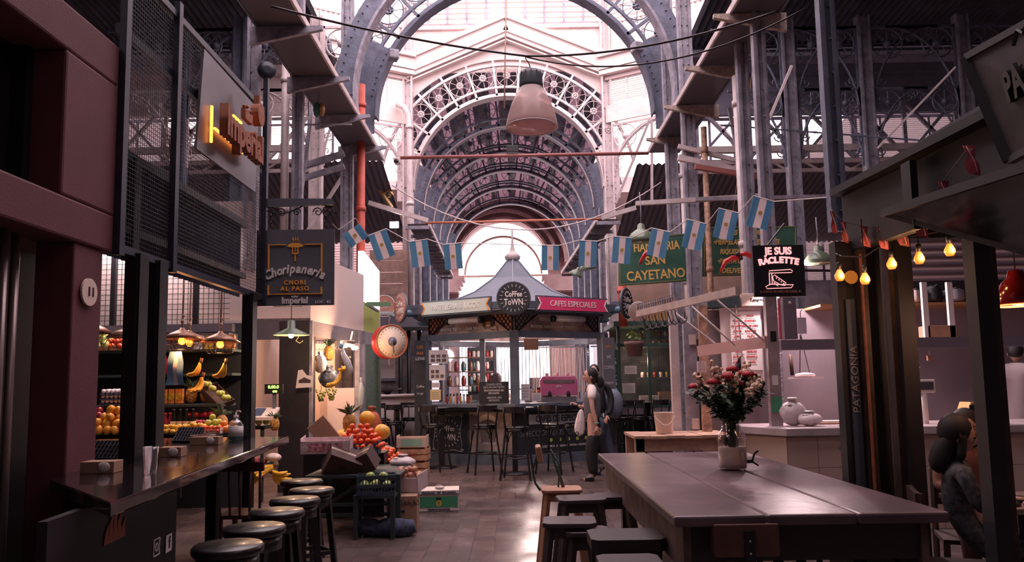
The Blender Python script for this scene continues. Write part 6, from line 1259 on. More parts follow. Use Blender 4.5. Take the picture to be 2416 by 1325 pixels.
# copper lamps with baskets
COP = mat('copper_shade', (.30, .15, .10), .4, .5, var=.2, vs=8); RBULB = mat('amber_bulb', (1, .25, .05), .4, e=(1, .16, .02), es=3.2); yl = 8.3
for i, (px, py, lab) in enumerate(((430, 792, 'wide copper lamp shade right of the black posts, with a glowing amber bulb'), (520, 800, 'copper lamp shade rightmost in the row, near the black end post'), (447, 797, 'copper lamp shade partly hidden behind the wide one'), (300, 788, 'copper lamp shade left of the black posts'), (218, 778, 'copper lamp shade cut by the red pillar'))):
    p = W(px, py, yl + (.35 if i == 2 else 0)); T = thing('copper_lamp', lab, 'lamp', tuple(p), 0, 'copper lamps over the greengrocer'); b = B(); b.lathe([(.02, .09), (.03, .07), (.12, .03), (.215, -.035), (.21, -.035), (.11, .02), (0, .05)], n=24); b.build('shade', COP, T)
    b = B(); b.ball((0, 0, -.055), .042, n=10, m=8); b.build('bulb', RBULB if i < 3 else mat('dull_bulb', (.4, .3, .25), .3), T)
    b = B(); b.tube([(0, 0, .08), (.005, 0, .5), (0, 0, 1.15)], .011, 5); b.ball((0, 0, .16), .025, n=6, m=4); b.ball((.01, 0, .22), .02, n=6, m=4); b.build('rope', mat('old_rope', (0, 0, 0)), T)
    b = B()
    for k in range(12): a = k * PI / 6; b.tube([(.2 * math.cos(a), .2 * math.sin(a), -.035), (.13 * math.cos(a + .25), .13 * math.sin(a + .25), -.15)], .003, 3)
    for z_, r_ in ((-.15, .13), (-.09, .16)): b.tube([(r_ * math.cos(k * PI / 10), r_ * math.sin(k * PI / 10), z_) for k in range(20)], .003, 3, cyc=True)
    b.build('wire_basket', BLACK, T)
point('copper_lamp_light', W(425, 830, 8.2), 4, (1, .4, .15)); point('copper_lamp_light', W(517, 835, 8.2), 3, (1, .4, .15))
for px, py, sc_, rz, lab in ((474, 850, .9, 0, 'upper bunch of bananas hanging under the wide copper lamp'), (478, 885, 1.0, 60, 'lower bunch of bananas hanging under the wide copper lamp'), (532, 852, .95, -20, 'bunch of bananas hanging under the rightmost copper lamp')): dup(bn, W(px, py, 8.25), (0, 0, R(rz)), lab, 'banana bunches', sc_)
T = thing('flag_cloth', 'blue and white cloth hanging beneath the wide copper lamp', 'cloth', tuple(W(412, 908, 8.2))); 
for k, (m_, x0, x1) in enumerate(((MT['flag_blue'], -.10, -.02), (WB, -.02, .03), (MT['flag_blue'], .03, .10))):
    b = B(); vs = []; 
    for i in range(9): u = i / 8; z_ = u * .36; w0 = 1 - .35 * u; vs += [(x0 * w0, .02 * math.sin(u * 7 + k), z_), (x1 * w0, .02 * math.sin(u * 7 + k + 1), z_)]
    b.add(vs + [(x, y + .01, z) for x, y, z in vs], [(2 * i, 2 * i + 1, 2 * i + 3, 2 * i + 2) for i in range(8)] + [(18 + 2 * i, 20 + 2 * i, 21 + 2 * i, 19 + 2 * i) for i in range(8)], True); b.build('stripe', m_, T)
# spring balance, juice bar sign, cafe behind
p = W(918, 806, 12.6); T = thing('hanging_scale', 'round red market scale with a white dial hanging by a hook', 'scale', tuple(p), R(32)); r_ = .27
b = B(); b.lathe([(r_, -.09), (r_ + .012, -.08), (r_ + .012, -.05), (r_, -.04), (r_, .10), (r_ + .012, .11), (r_, .12)], n=32, M=ROTM(90)); b.build('drum', mat('scale_red', (.45, .03, .03), .4), T)
b = B(); b.lathe([(0, .125), (r_ - .02, .125), (r_ - .02, .12)], n=32, M=ROTM(90)); b.build('dial', mat('dial_white', (.72, .60, .52), .5), T)
b = B(); b.tube([((r_ + .0) * math.cos(i * PI / 16), -.122, (r_ + .0) * math.sin(i * PI / 16)) for i in range(32)], .016, 5, cyc=True); b.build('bezel', CORT, T)
b = B(); b.lathe([(0, 0), (.07, 0), (.075, .01)], (0, -.126, 0), 20, ROTM(90)); b.beam((0, -.142, 0), (.02, -.132, -.19), .012, .006); b.build('pointer_hub', STEEL, T)
b = B()
for i in range(24): a = i * PI / 12; b.beam((.21 * math.cos(a), -.128, .21 * math.sin(a)), (.235 * math.cos(a), -.128, .235 * math.sin(a)), .006, .004)
b.build('tick_marks', BLACK, T); b = B(); b.tube([(0, 0, .28), (0, 0, .36), (.02, 0, .40), (0, 0, .44), (-.02, 0, .41)], .009, 5); b.tube([(0, 0, .44), (0, 0, .60)], .005, 4); b.build('hook', STEELM, T); b = B(); b.tube([(0, 0, -.28), (0, 0, -.36), (.02, 0, -.39)], .008, 5); b.build('lower_hook', STEELM, T)
T = thing('scale_bracket', 'short green bracket from the lime fascia carrying the red scale', 'bracket', tuple(W(879, 717, 12.6))); b = B(); b.beam((-.1, 0, 0), W(922, 717, 12.6) - W(879, 717, 12.6), .05, .07); b.build('arm', mat('green_arm', (.10, .22, .15), .5), T); b = B(); b.beam((-.1, 0, 0), (-.12, 1.2, 0), .04); b.build('stay', STEEL, T)
p = W(907, 722, 17.0); T = thing('juice_bar_sign', 'round orange sign with hand lettering and a pale blue ribbon on the left', 'sign', tuple(p)); b = B(); b.disc((0, 0, 0), .24, .03, 32); b.build('disc', mat('orange_disc', (.62, .28, .20), .6), T); b = B(); b.tube([(.24 * math.cos(i * PI / 16), -.03, .24 * math.sin(i * PI / 16)) for i in range(32)], .012, 5, cyc=True); b.build('rim', WHT, T)
text('CoFFee', .11, WHT, T, FRONT(0, -.035, .07), sx=.75); text('ToWN', .12, WHT, T, FRONT(0, -.035, -.03), sx=.75)
b = B(); b.slab([(-.25, -.06, -.20), (-.15, -.06, -.12), (.15, -.06, -.12), (.25, -.06, -.20), (.22, -.06, -.24), (.15, -.06, -.2), (-.15, -.06, -.2), (-.22, -.06, -.24)], (0, .01, 0)); b.build('ribbon', mat('pale_blue_ribbon', (.42, .55, .58), .6), T); text('JUICE BAR', .06, WHT, T, FRONT(0, -.063, -.16)); b = B(); b.beam((0, .03, 0), (0, 1.45, 0), .03); b.build('bracket_arm', STEEL, T)
FAS = mat('slate_fascia', (.14, .13, .16), .6); T = thing('corner_cafe', 'slate fascia and dark posts of the cafe left of the kiosk', 'cafe', tuple(W(940, 770, 18.5))[:2] + (0,)); z0 = W(940, 778, 18.5).z; z1 = W(940, 722, 18.5).z
b = B(); b.box(-1.6, .9, -.1, .3, z0, z1); b.build('fascia', FAS, T); b = B(); b.box(-1.6, .9, -.25, -.1, z0 - .03, z0 + .05); b.build('lower_ledge', BLACK, T)
for x_ in (.05, .25, .5, -.7): b = B(); b.tube([(x_, 0, 0), (x_, 0, z0)], .05, 8); b.build('post', BLACK, T)
b = B(); b.box(-1.6, .9, .8, .85, 0, z0); b.build('rear_wall', mat('cafe_wall', (.24, .19, .20), .7, var=.6, vs=3), T); b = B(); b.box(-1.1, -.2, .7, .8, 1.6, 2.3); b.build('white_panel', WB_, T); text('CAFE', .16, WHT, T, FRONT(-.95, .3, 2.38)); b = B(); b.box(-1.3, .4, .3, .34, 1.6, 1.66); b.box(-1.3, .4, .3, .34, 2.2, 2.26); b.build('glass_frame', STEEL, T)  # rear wall carries one plain white panel
T = thing('white_counter', 'white curved counter of the cafe behind the black chairs on the left', 'counter', tuple(W(905, 960, 17.2))[:2] + (0,)); zc = W(905, 930, 17.2).z
b = B(); b.lathe([(.72, 0), (.72, zc - .06)], n=28); b.build('body', WB_, T); b = B(); b.lathe([(.78, zc - .06), (.8, zc - .03), (.78, zc), (0, zc)], n=28); b.build('worktop', WB_, T)
q = (W(905, 960, 17.2).x, 17.2); b = B(); b.lathe([(.05, 0), (.1, .05), (.32, .12), (.34, .14), (.3, .13), (0, .07)], n=20); one('serving_tray', b, mat('tray_dark', (.08, .06, .08), .4), 'dark raised serving dish on the white cafe counter', 'dish', base=(0, 0, 0)).location = (q[0] + .1, q[1] - .1, zc); b = B(); b.lathe([(.12, 0), (.16, .1), (.15, .1), (.11, .01)], n=16); one('wicker_basket', b, mat('wicker', (.38, .17, .08), .8, var=.4, vs=30), 'small wicker basket on the white cafe counter', 'basket', base=(0, 0, 0)).location = (q[0] - .3, q[1] - .35, zc)
q = B(); sheet(q, W(872, 590, 19.5), W(960, 590, 19.5), W(960, 722, 19.5), W(872, 722, 19.5), 8, .02)
T = thing('timber_cladding', 'rough timber boards above the cafe fascia on the left', 'cladding', tuple(W(915, 722, 19.5))); w0 = W(872, 650, 19.5).x - W(915, 722, 19.5).x; w1 = W(962, 650, 19.5).x - W(915, 722, 19.5).x; hh = W(915, 588, 19.5).z - W(915, 722, 19.5).z
for i in range(5): b = B(); b.box(w0, w1, .01 * (i % 2), .04, hh * i / 5 + .01, hh * (i + 1) / 5 - .01); b.build('board', mat('raw_timber', (.42, .26, .22), .75, var=.2, vs=6), T)
p = W(930, 530, 16); T = thing('flood_light', 'glaring floodlight on the pale column left of the kiosk', 'floodlight', tuple(p)); b = B(); b.box(-.085, .085, -.03, 0, -.06, .06); b.build('lit_glass', mat('flood_glow', (1, .9, .85), .5, e=(1, .82, .75), es=14), T); b = B(); b.box(-.10, .10, 0, .06, -.075, .075); b.build('housing', STEEL, T); b = B(); b.beam((0, .04, -.07), (0, .3, -.2), .03); b.build('bracket', STEEL, T)

T = thing('tube_light', 'added white tube light brightening the wall behind the square wire grid', 'light', (-4.7, 9.4, 3.62)); b = B(); b.box(-.7, .7, -.03, .03, 0, .04); b.build('housing', WB_, T); b = B(); b.tube([(-.65, 0, -.02), (.65, 0, -.02)], .016, 8); b.build('tube', mat('fill_tube_glow', (1, .9, .88), .5, e=(1, .8, .78), es=5), T)
area('added_fill_lamp', (-4.7, 9.38, 3.55), 1.3, .06, 26, (1, .78, .74), (R(10), 0, 0))  # tube and lamp added to brighten the pale upper stall wall
# ================= bunting
def cloth(n, c):
    k = bpy.data.materials.new(n); k.use_nodes = True; t = k.node_tree; t.nodes.clear(); o = t.nodes.new('ShaderNodeOutputMaterial'); a = t.nodes.new('ShaderNodeBsdfTranslucent'); d = t.nodes.new('ShaderNodeBsdfDiffuse'); m = t.nodes.new('ShaderNodeMixShader')
    a.inputs[0].default_value = d.inputs[0].default_value = (*c, 1); t.links.new(a.outputs[0], m.inputs[1]); t.links.new(d.outputs[0], m.inputs[2]); t.links.new(m.outputs[0], o.inputs[0]); return k
FB = cloth('flag_blue_cloth', (.24, .48, .66)); FW = cloth('flag_white_cloth', (.95, .84, .84)); FS = mat('flag_sun', (.62, .42, .12), .8)
fl = [(838, 556, 34, 8.0, 38), (901, 578, 20, 8.4, 1), (991, 598, 7, 8.8, 1), (1069, 605, 4, 9.1, 1), (1298, 608, -2, 9.4, 1), (1387, 598, -4, 9.1, 1), (1467, 590, -6, 8.8, 1), (1553, 574, -13, 8.5, 1), (1637, 555, -15, 8.2, 1), (1712, 530, -15, 7.9, 1), (1793, 503, -17, 7.6, 1)]
P0 = []
lab_ = ['folded blue and white flag at the far left of the bunting', 'tilted pale flag second from the left on the bunting', 'third flag from the left, before the round column sign', 'flag hanging before the bright arch, left of the kiosk point', 'faint backlit flag just right of the kiosk point', 'second flag right of the kiosk point', 'flag over the left end of the green painted boards', 'flag over the letters at the middle of the first green board', 'flag before the right part of the first green board', 'flag covering the middle of the second green board', 'rightmost and highest flag of the bunting']
for i, (px, py, ang, Y, k) in enumerate(fl):
    w_, h_ = .215, .31; c = W(px, py, Y); T = thing('argentine_flag' if 0 else 'bunting_flag', lab_[i] + ', sky blue and white', 'flag', tuple(c), 0, 'blue and white bunting flags'); a = R(-ang); Rm = Matrix.Rotation(a, 4, 'Y')
    for j, m_ in enumerate((FB, FW, FB)):
        b = B(); vs = []
        for q_ in range(4):
            for r_ in range(7): x_ = -w_ / 2 + w_ * (j + q_ / 3) / 3; z_ = h_ / 2 - h_ * r_ / 6; vs.append((x_, .012 * math.sin(x_ * 30 + i) * (r_ / 6) * 1.5, z_ * (.55 if k > 1 else 1)))
        f_ = [(q_ * 7 + r_, q_ * 7 + r_ + 1, (q_ + 1) * 7 + r_ + 1, (q_ + 1) * 7 + r_) for q_ in range(3) for r_ in range(6)]; b.add(vs + [(x, y + .003, z) for x, y, z in vs], f_ + [tuple(28 + t_ for t_ in f[::-1]) for f in f_], True); b.xf(Rm); b.build('stripe', m_, T)
    b = B(); b.disc((0, -.012, 0), .022, .004, 12); b.xf(Rm); b.build('sun', FS, T); P0.append(c + Rm @ V((-w_ / 2, 0, h_ / 2 + .003))); P0.append(c + Rm @ V((w_ / 2, 0, h_ / 2 + .003)))
b = B(); b.tube([W(785, 528, 7.5)] + P0 + [W(1960, 465, 7.4)], .006, 4); one('bunting_string', b, WHT, 'white string of the bunting stretched across the hall', 'string')
# ================= hanging lamps
p = W(1255, 300, 8.0); T = thing('bell_lamp', 'large ribbed glass bell lamp with a dark cap hanging high in the middle', 'lamp', tuple(p)); r_ = .278
prof = [(.275, 0), (.277, .02), (.268, .06), (.25, .14), (.215, .26), (.165, .36), (.125, .43), (.115, .46)]
gm = bpy.data.materials.new('ribbed_glass'); gm.use_nodes = True; t = gm.node_tree; t.nodes.clear(); o_ = t.nodes.new('ShaderNodeOutputMaterial'); tp = t.nodes.new('ShaderNodeBsdfTransparent'); pr_ = t.nodes.new('ShaderNodeBsdfPrincipled'); mx = t.nodes.new('ShaderNodeMixShader'); mx.inputs[0].default_value = .36
pr_.inputs['Base Color'].default_value = (.85, .66, .64, 1); pr_.inputs['Roughness'].default_value = .15; tp.inputs[0].default_value = (.9, .8, .8, 1); t.links.new(tp.outputs[0], mx.inputs[1]); t.links.new(pr_.outputs[0], mx.inputs[2]); t.links.new(mx.outputs[0], o_.inputs[0])
b = B(); b.lathe(prof + [(r - .006, z) for r, z in prof[::-1]], n=64); b.v = [(x * (1 + .012 * (i % 2)), y * (1 + .012 * (i % 2)), z) for i, (x, y, z) in enumerate(b.v)]; b.build('glass_bell', gm, T)
b = B(); b.tube([(.276 * math.cos(i * PI / 20), .276 * math.sin(i * PI / 20), 0) for i in range(40)], .008, 5, cyc=True); b.build('rim', mat('glass_rim', (.65, .55, .55), .3), T)
b = B(); b.lathe([(.125, .44), (.128, .46), (.122, .58), (.11, .62), (.03, .63), (.02, .66)], n=28)
for i in range(12): a = i * PI / 6; b.beam((.122 * math.cos(a), .122 * math.sin(a), .46), (.118 * math.cos(a), .118 * math.sin(a), .6), .012, .012)
b.build('cap', mat('lamp_cap', (.06, .075, .09), .45), T); b = B(); b.tube([(0, 0, .65), (-.02, 0, .72), (-.06, 0, .78)], .006, 4); b.build('cord', WIRE, T); b = B(); b.ball((0, 0, .3), .05, .05, .09, 10, 8); b.build('bulb', mat('unlit_bulb', (.7, .6, .58), .3), T)
def bell(px, py, Y, r, lab, m=None, tilt=(0, 0), nm='enamel_lamp', cord=.5):
    p = W(px, py, Y); T = thing(nm, lab, 'lamp', tuple(p), 0); T.rotation_euler = (R(tilt[0]), R(tilt[1]), 0); m = m or mat('olive_enamel', (.12, .16, .11), .3, coat=.3)
    b = B(); b.lathe([(r, 0), (r * 1.02, r * .06), (r * .95, r * .3), (r * .75, r * .62), (r * .42, r * .85), (r * .28, r * .95), (r * .25, r * 1.25), (r * .12, r * 1.35), (0, r * 1.36)], n=24); b.lathe([(r * .97, .004), (r * .7, r * .58), (r * .3, r * .85), (0, r * .9)], n=24); b.build('shade', m, T)
    b = B(); b.ball((0, 0, r * .2), r * .22, n=8, m=6); b.build('bulb', MT['unlit_bulb'], T); b = B(); b.tube([(0, 0, r * 1.3), (r * .05, 0, r * 1.3 + cord * .4), (0, 0, r * 1.3 + cord)], .009, 5); b.build('stem', STEELM, T); return T
bell(1513, 570, 11.5, .21, 'olive green bell lamp hanging before the first green board'); bell(1931, 622, 9, .165, 'olive green bell lamp right of the square neon sign', cord=.35); bell(1357, 650, 14.5, .13, 'small olive lamp tilted towards the kiosk roof, left of a pair', tilt=(10, 25), cord=.2); bell(1388, 636, 14.0, .16, 'small olive lamp right of a pair over the kiosk roof', tilt=(0, -10), cord=.2)
bell(1507, 735, 9.6, .13, 'pale dish lamp turned forward at the end of the hook rail', m=WB_, tilt=(-65, 20), cord=.1, nm='dish_lamp')
T = thing('loudspeaker', 'small black box speaker hanging below the bell lamp in the vault', 'speaker', tuple(W(1209, 352, 15))); b = B(); b.box(-.12, .12, -.06, .08, -.07, .07); b.build('cabinet', BLACK, T, bevel=.01); b = B(); b.beam((0, 0, .07), (0, 0, .35), .02); b.build('bracket', STEEL, T)
T = thing('security_camera', 'white bullet security camera on the left column', 'camera', tuple(W(937, 380, 14.8))); b = B(); b.box(-.06, .06, -.1, .12, -.05, .06); b.build('housing', WB_, T, bevel=.02); b = B(); b.lathe([(.04, 0), (.045, .02)], (0, -.1, -.03), 12, ROTM(90)); b.build('lens', BLACK, T)
for px, py, lab in ((928, 130, 'angular spotlight on the left haunch of the rosette arch'), (1502, 112, 'angular spotlight on the right haunch of the rosette arch')): T = thing('arch_spotlight', lab, 'spotlight', tuple(W(px, py, 14.7)), R(20)); b = B(); b.box(-.1, .1, -.12, .1, -.11, .09); b.build('housing', STEELM, T, bevel=.03); b = B(); b.beam((0, 0, 0), (0, .3, .1), .04); b.build('arm', STEELM, T)
# ================= green painted boards
GB = mat('board_green', (.045, .12, .085), .35, var=.25, vs=3); GO = mat('gold_letter', (.72, .44, .14), .5)
def board(px0, px1, y0, y1, y2, y3, Y, lab, lines):
    a, c, d, e = W(px0, y0, Y), W(px1, y1, Y), W(px1, y2, Y), W(px0, y3, Y); T = thing('painted_board', lab, 'signboard', tuple(e)); b = B(); b.slab([V((0, 0, 0)), d - e, c - e, a - e], (0, .03, 0)); b.build('panel', GB, T)
    b = B(); q_ = [(V((0, 0, 0)) * .96 + (c - e) * .02), (d - e) * .98 + (a - e) * .03, (c - e) * .985, (a - e) * .97 + (d - e) * .02]
    for i in range(4): b.beam(q_[i] - V((0, .005, 0)), q_[(i + 1) % 4] - V((0, .005, 0)), .012, .004)
    b.build('gold_line', GO, T); ax = (c - a).normalized(); w_ = (c - a).length; h_ = (a - e).length
    for tx, u, v, sz, sh, sx in lines: text(tx, sz * h_, GO, T, face(ax * (u * w_) + V((0, -.005, v * h_)), ax, ZA), shear=sh, sx=sx, bold=.004)
board(1459, 1636, 562, 549, 662, 674, 13.0, 'green painted board with three large lines of gold capitals, the left of two', [('FIAMBRERIA', .52, .76, .25, 0, .72), ('SAN', .5, .47, .25, 0, .9), ('CAYETANO', .5, .17, .28, 0, .82)])
board(1657, 1880, 534, 533, 646, 652, 13.2, 'green painted board with five slanted gold lines, the right of two', [('•FIAMBRES Y TANDILENSES', .46, .87, .14, .25, .72), ('•MERMELADAS ARTESANALES', .48, .68, .14, .25, .70), ('RIQUISIMOS QUESOS', .46, .49, .14, .25, .75), ('•PAVITA CIERVO JABALI', .45, .30, .14, .25, .72), ('DELIVERY: 4361', .42, .11, .14, .2, .85)])
CHI = mat('chili_red', (.50, .02, .02), .25)
for i, (px, py, s, lab) in enumerate(((1532, 604, 1, 'red chili ornament before the first green board'), (1722, 622, 1, 'large curved red chili ornament left of its twin'), (1768, 612, -1, 'large curved red chili ornament behind the neon sign edge'))):
    T = thing('chili_ornament', lab, 'ornament', tuple(W(px, py, 9.5)), 0, 'red chili ornaments'); b = B(); b.tube([(s * .13, 0, .07), (s * .04, 0, .075), (-s * .05, 0, .03), (-s * .10, 0, -.05), (-s * .14, 0, -.13)], [.02, .034, .03, .02, .003], 8); b.build('pod', CHI, T); b = B(); b.ball((s * .14, 0, .07), .03, n=8, m=6); b.build('cap', BLACK, T)
# ================= raclette sign (neon)
a, c = W(1782, 579, 6.5), W(1902, 579, 6.5); e = W(1781, 700, 6.5); w_ = c.x - a.x; h_ = a.z - e.z; T = thing('neon_sign', 'square black sign with pink outlined letters and a drawn cheese grill', 'sign', tuple(e)); b = B(); b.box(0, w_, 0, .03, 0, h_); b.build('panel', mat('sign_black', (.022, .02, .028), .18), T)
NE = mat('neon_pink', (.9, .5, .5), .5, e=(1, .42, .42), es=.62)
text('JE SUIS', .088, NE, T, FRONT(w_ * .5, -.003, h_ * .88), bold=.003, sx=.9); arctext('RACLETTE', .074, NE, T, w_ * .5, h_ * .655, .022, w_ * .80, sx=.95, shear=0); text('★ CUISINE DES MARCHES SUISSES ★', .027, mat('dim_pink', (.5, .22, .18), .6), T, FRONT(w_ * .5, -.003, h_ * .09), sx=.8)
b = B(); Q = lambda x, z: (x * w_, -.006, z * h_)
for P_, cy in (([Q(.30, .50), Q(.72, .52), Q(.76, .49), Q(.74, .46), Q(.30, .455)], 1), ([Q(.30, .46), Q(.30, .22)], 0), ([Q(.35, .46), Q(.35, .23)], 0), ([Q(.36, .38), Q(.40, .42), Q(.62, .26), Q(.60, .21), Q(.52, .22), Q(.38, .30)], 1), ([Q(.22, .19), Q(.30, .24), Q(.76, .22), Q(.72, .165), Q(.24, .155)], 1), ([Q(.38, .27), Q(.46, .20)], 0)): b.tube([V(p_) for p_ in P_], .0035, 5, cyc=bool(cy))
for i in range(4): b.tube([Q(.43 + .045 * i, .365 - .035 * i), Q(.445 + .045 * i, .345 - .035 * i)], .004, 4)
b.build('neon_drawing', NE, T); b = B(); b.beam((w_ * .3, .015, h_), (w_ * .9, .3, h_ + .25), .012); b.beam((w_, .015, h_ * .5), (w_ + .5, .1, h_ * .5), .02); b.build('hanger', WIRE, T)
# ================= communal table
ZT = .80; TABW = mat('stained_plank', (.105, .07, .085), .36, var=.45, vs=2.2, bump=.15, bs=8); TDK = mat('dark_table_wood', (.03, .02, .026), .5); X0, X1, Y0, Y1 = .79, 2.16, 3.88, 7.35
T = thing('communal_table', 'long heavy plank table filling the lower right', 'table', ((X0 + X1) / 2, (Y0 + Y1) / 2, 0)); cx, cy = (X0 + X1) / 2, (Y0 + Y1) / 2; tb = lambda b, *a: b.box(a[0] - cx, a[1] - cx, a[2] - cy, a[3] - cy, a[4], a[5])
for x0, x1 in ((X0, 1.245), (1.252, 1.70), (1.707, X1)): b = B(); tb(b, x0, x1, Y0, Y1, ZT - .055, ZT); b.build('plank', TABW, T, bevel=.012)
b = B(); tb(b, X0 + .06, X0 + .10, Y0 + .1, Y1 - .1, ZT - .30, ZT - .055); tb(b, X1 - .10, X1 - .06, Y0 + .1, Y1 - .1, ZT - .30, ZT - .055); b.build('side_apron', mat('scuffed_wood', (.11, .065, .062), .6, var=.5, vs=6), T)
b = B(); tb(b, X0 + .1, X1 - .1, Y0 + .12, Y0 + .16, ZT - .25, ZT - .055); tb(b, X0 + .1, X1 - .1, Y1 - .16, Y1 - .12, ZT - .25, ZT - .055); b.build('end_apron', TDK, T)
b = B(); tb(b, .98, 1.30, Y0 - .02, Y0 + .1, ZT - .2, ZT - .04); b.build('end_block', mat('brown_block', (.10, .045, .035), .55, var=.25, vs=10), T, bevel=.006)
b = B(); tb(b, 1.125, 1.175, Y0 - .035, Y0 - .02, ZT - .34, ZT - .07); b.build('iron_strap', BLACK, T); b = B()
for z_ in (ZT - .12, ZT - .18): b.ball((1.15 - cx, Y0 - .037 - cy, z_), .007, n=8, m=6)
b.build('bolts', mat('steel', (0, 0, 0)), T)
for x_ in (X0 + .22, X1 - .22):
    for y_ in (Y0 + .3, Y1 - .3): b = B(); tb(b, x_ - .05, x_ + .05, y_ - .05, y_ + .05, 0, ZT - .05); b.build('leg', TDK, T)
b = B(); tb(b, cx - .04, cx + .04, Y0 + .3, Y1 - .3, .2, .28); b.build('stretcher', TDK, T)
# flower jar
p = W(1729, 1100, 5.83); p.z = ZT; T = thing('flower_jar', 'glass jar of milky water with a black tap, standing on the long table', 'jar', tuple(p))
prj = [(.08, 0), (.103, .015), (.108, .05), (.108, .22), (.098, .27), (.072, .30), (.07, .33)]
b = B(); b.lathe(prj, n=28); b.build('jar_glass', glassy('jar_glass', (.93, .9, .9), .10), T); b = B(); b.lathe([(.0, .01), (.098, .015), (.102, .05), (.102, .17), (0, .17)], n=28); b.build('milky_water', mat('milky_water', (.60, .48, .43), .3), T)
b = B(); b.tube([(.105, -.01, .06), (.15, -.02, .065)], .014, 8); b.beam((.14, -.02, .06), (.16, -.02, .12), .016, .012); b.beam((.16, -.02, .12), (.19, -.025, .14), .02, .012); b.beam((.14, -.02, .06), (.185, -.03, .03), .012, .012); b.build('tap', BLACK, T)
TF = thing('flower_bouquet', 'bouquet of cream and dark red blooms with dark leaves standing in the jar', 'bouquet', tuple(p)); r = random.Random(5); LG = mat('dark_leaf', (.025, .055, .03), .6, var=.4, vs=9); stems = B(); leaves = B(); tips = []
for i in range(40):
    a = r.random() * 6.28; t_ = (r.random() ** .6) * 1.05; d = V((math.cos(a) * math.sin(t_) * 1.1, math.sin(a) * math.sin(t_) * .7, math.cos(t_))); L = .30 + .16 * r.random(); base = V((r.uniform(-.04, .04), r.uniform(-.04, .04), .15)); top = V((base.x, base.y, .32)) + d * L; mid = V((base.x * 1.3, base.y * 1.3, .34)); stems.tube([base, mid, mid.lerp(top, .5) + V((0, 0, .02)), top], .003, 4); tips.append((top, d))
    for k in range(24):
        u = .15 + .85 * r.random(); c = mid.lerp(top, u); e = V((r.uniform(-1, 1), r.uniform(-1, 1), r.uniform(-.5, .8))).normalized(); s = e.cross(ZA).normalized() * (.015 + .013 * r.random()); l_ = .04 + .045 * r.random(); leaves.add([c, c + e * l_ * .5 + s, c + e * l_, c + e * l_ * .5 - s], [(0, 1, 2, 3)])
stems.build('stems', LG, TF); leaves.build('leaves', LG, TF)
CF = mat('cream_petal', (.72, .52, .40), .7, var=.2, vs=30); RFm = mat('red_petal', (.36, .015, .03), .6, var=.4, vs=30)
tips.sort(key=lambda q: -q[0].z); kk = 0
for top, d in tips[:20]:
    cream = kk % 2 == 0; kk += 1; b = B(); n = 14 if cream else 9
    for j in range(n):
        if cream: q_ = top + d * (-.09 + .15 * j / n) + V((r.uniform(-1, 1), r.uniform(-1, 1), r.uniform(-1, 1))) * .022; b.ball(q_, .019 * (1 - .5 * j / n) + .004, n=6, m=4)
        else: a = j * 2.4; e = V((math.cos(a), math.sin(a), .35)).normalized(); b.ball(top + e * .03, .03, .03, .016, 6, 4, Matrix.Rotation(a, 3, 'Z') @ Matrix.Rotation(.7, 3, 'Y'))
    b.build('cream_bloom' if cream else 'red_bloom', CF if cream else RFm, TF)
# ================= stools round the table
ST = mat('scuffed_dark_wood', (.055, .038, .045), .5, var=.4, vs=6); OAK = mat('warm_oak', (.38, .19, .12), .6, var=.2, vs=8)
def sq_stool(name, lab, px, py, z, w, d, rz=0, m=ST, th=.03, splay=.07, box=False):
    p = WZ(px, py, z); T = thing(name, lab, 'stool', (p.x, p.y, 0), R(rz), 'wooden stools by the long table' if 0 else None); b = B(); c = .035; b.slab([(-w / 2 + c, -d / 2, z - th), (w / 2 - c, -d / 2, z - th), (w / 2, -d / 2 + c, z - th), (w / 2, d / 2 - c, z - th), (w / 2 - c, d / 2, z - th), (-w / 2 + c, d / 2, z - th), (-w / 2, d / 2 - c, z - th), (-w / 2, -d / 2 + c, z - th)], (0, 0, th)); b.build('seat', m, T, bevel=.006)
    for sx in (-1, 1):
        for sy in (-1, 1): b = B(); b.beam((sx * (w / 2 - .05), sy * (d / 2 - .05), z - th), (sx * (w / 2 - .05 + splay), sy * (d / 2 - .05 + splay * .6), 0), .05, .035); b.build('leg', m, T)
    b = B(); b.box(-w / 2 + .05, w / 2 - .05, -d / 2 + .04, -d / 2 + .06, z - th - .07, z - th); b.box(-w / 2 + .05, w / 2 - .05, d / 2 - .06, d / 2 - .04, z - th - .07, z - th); b.build('apron', m, T)
    b = B(); b.beam((-w / 2, 0, .22), (w / 2, 0, .22), .03, .03); b.build('stretcher', m, T); return T
T = sq_stool('high_backed_stool', 'wooden stool with a small oak back pad on a curved metal strip', 1324, 1150, .62, .33, .30, 0, OAK, .025)
b = B(); b.tube([(-.17, .0, .60), (-.21, 0, .66), (-.23, 0, .76), (-.20, 0, .86), (-.18, 0, .95)], .010, 6); b.tube([(-.02, .05, .62), (-.01, .04, .8), (-.08, .03, .93)], .007, 6); b.build('back_strip', mat('green_iron', (.04, .09, .08), .4), T); b = B(); b.cbox((-.175, 0, .90), .045, .26, .13, ROTM(0, -8, 0)); b.build('back_pad', OAK, T, bevel=.012)
b = B(); b.tube([(-.07, .05, .90), (.02, .03, .62)], .014, 8); b.build('side_rod', mat('green_iron', (0, 0, 0)), T)
sq_stool('table_stool', 'dark stool with a greenish edge just behind the front two, left of the table', 1370, 1172, .60, .36, .30, 5); sq_stool('table_stool', 'dark stool half hidden under the far part of the table', 1450, 1166, .56, .32, .28, 0); sq_stool('table_stool', 'dark stool with a pale worn seat, left of the table', 1343, 1225, .60, .34, .28, -3); sq_stool('table_stool', 'low dark stool between the worn seat and the boxy one', 1385, 1247, .55, .28, .24, 0)
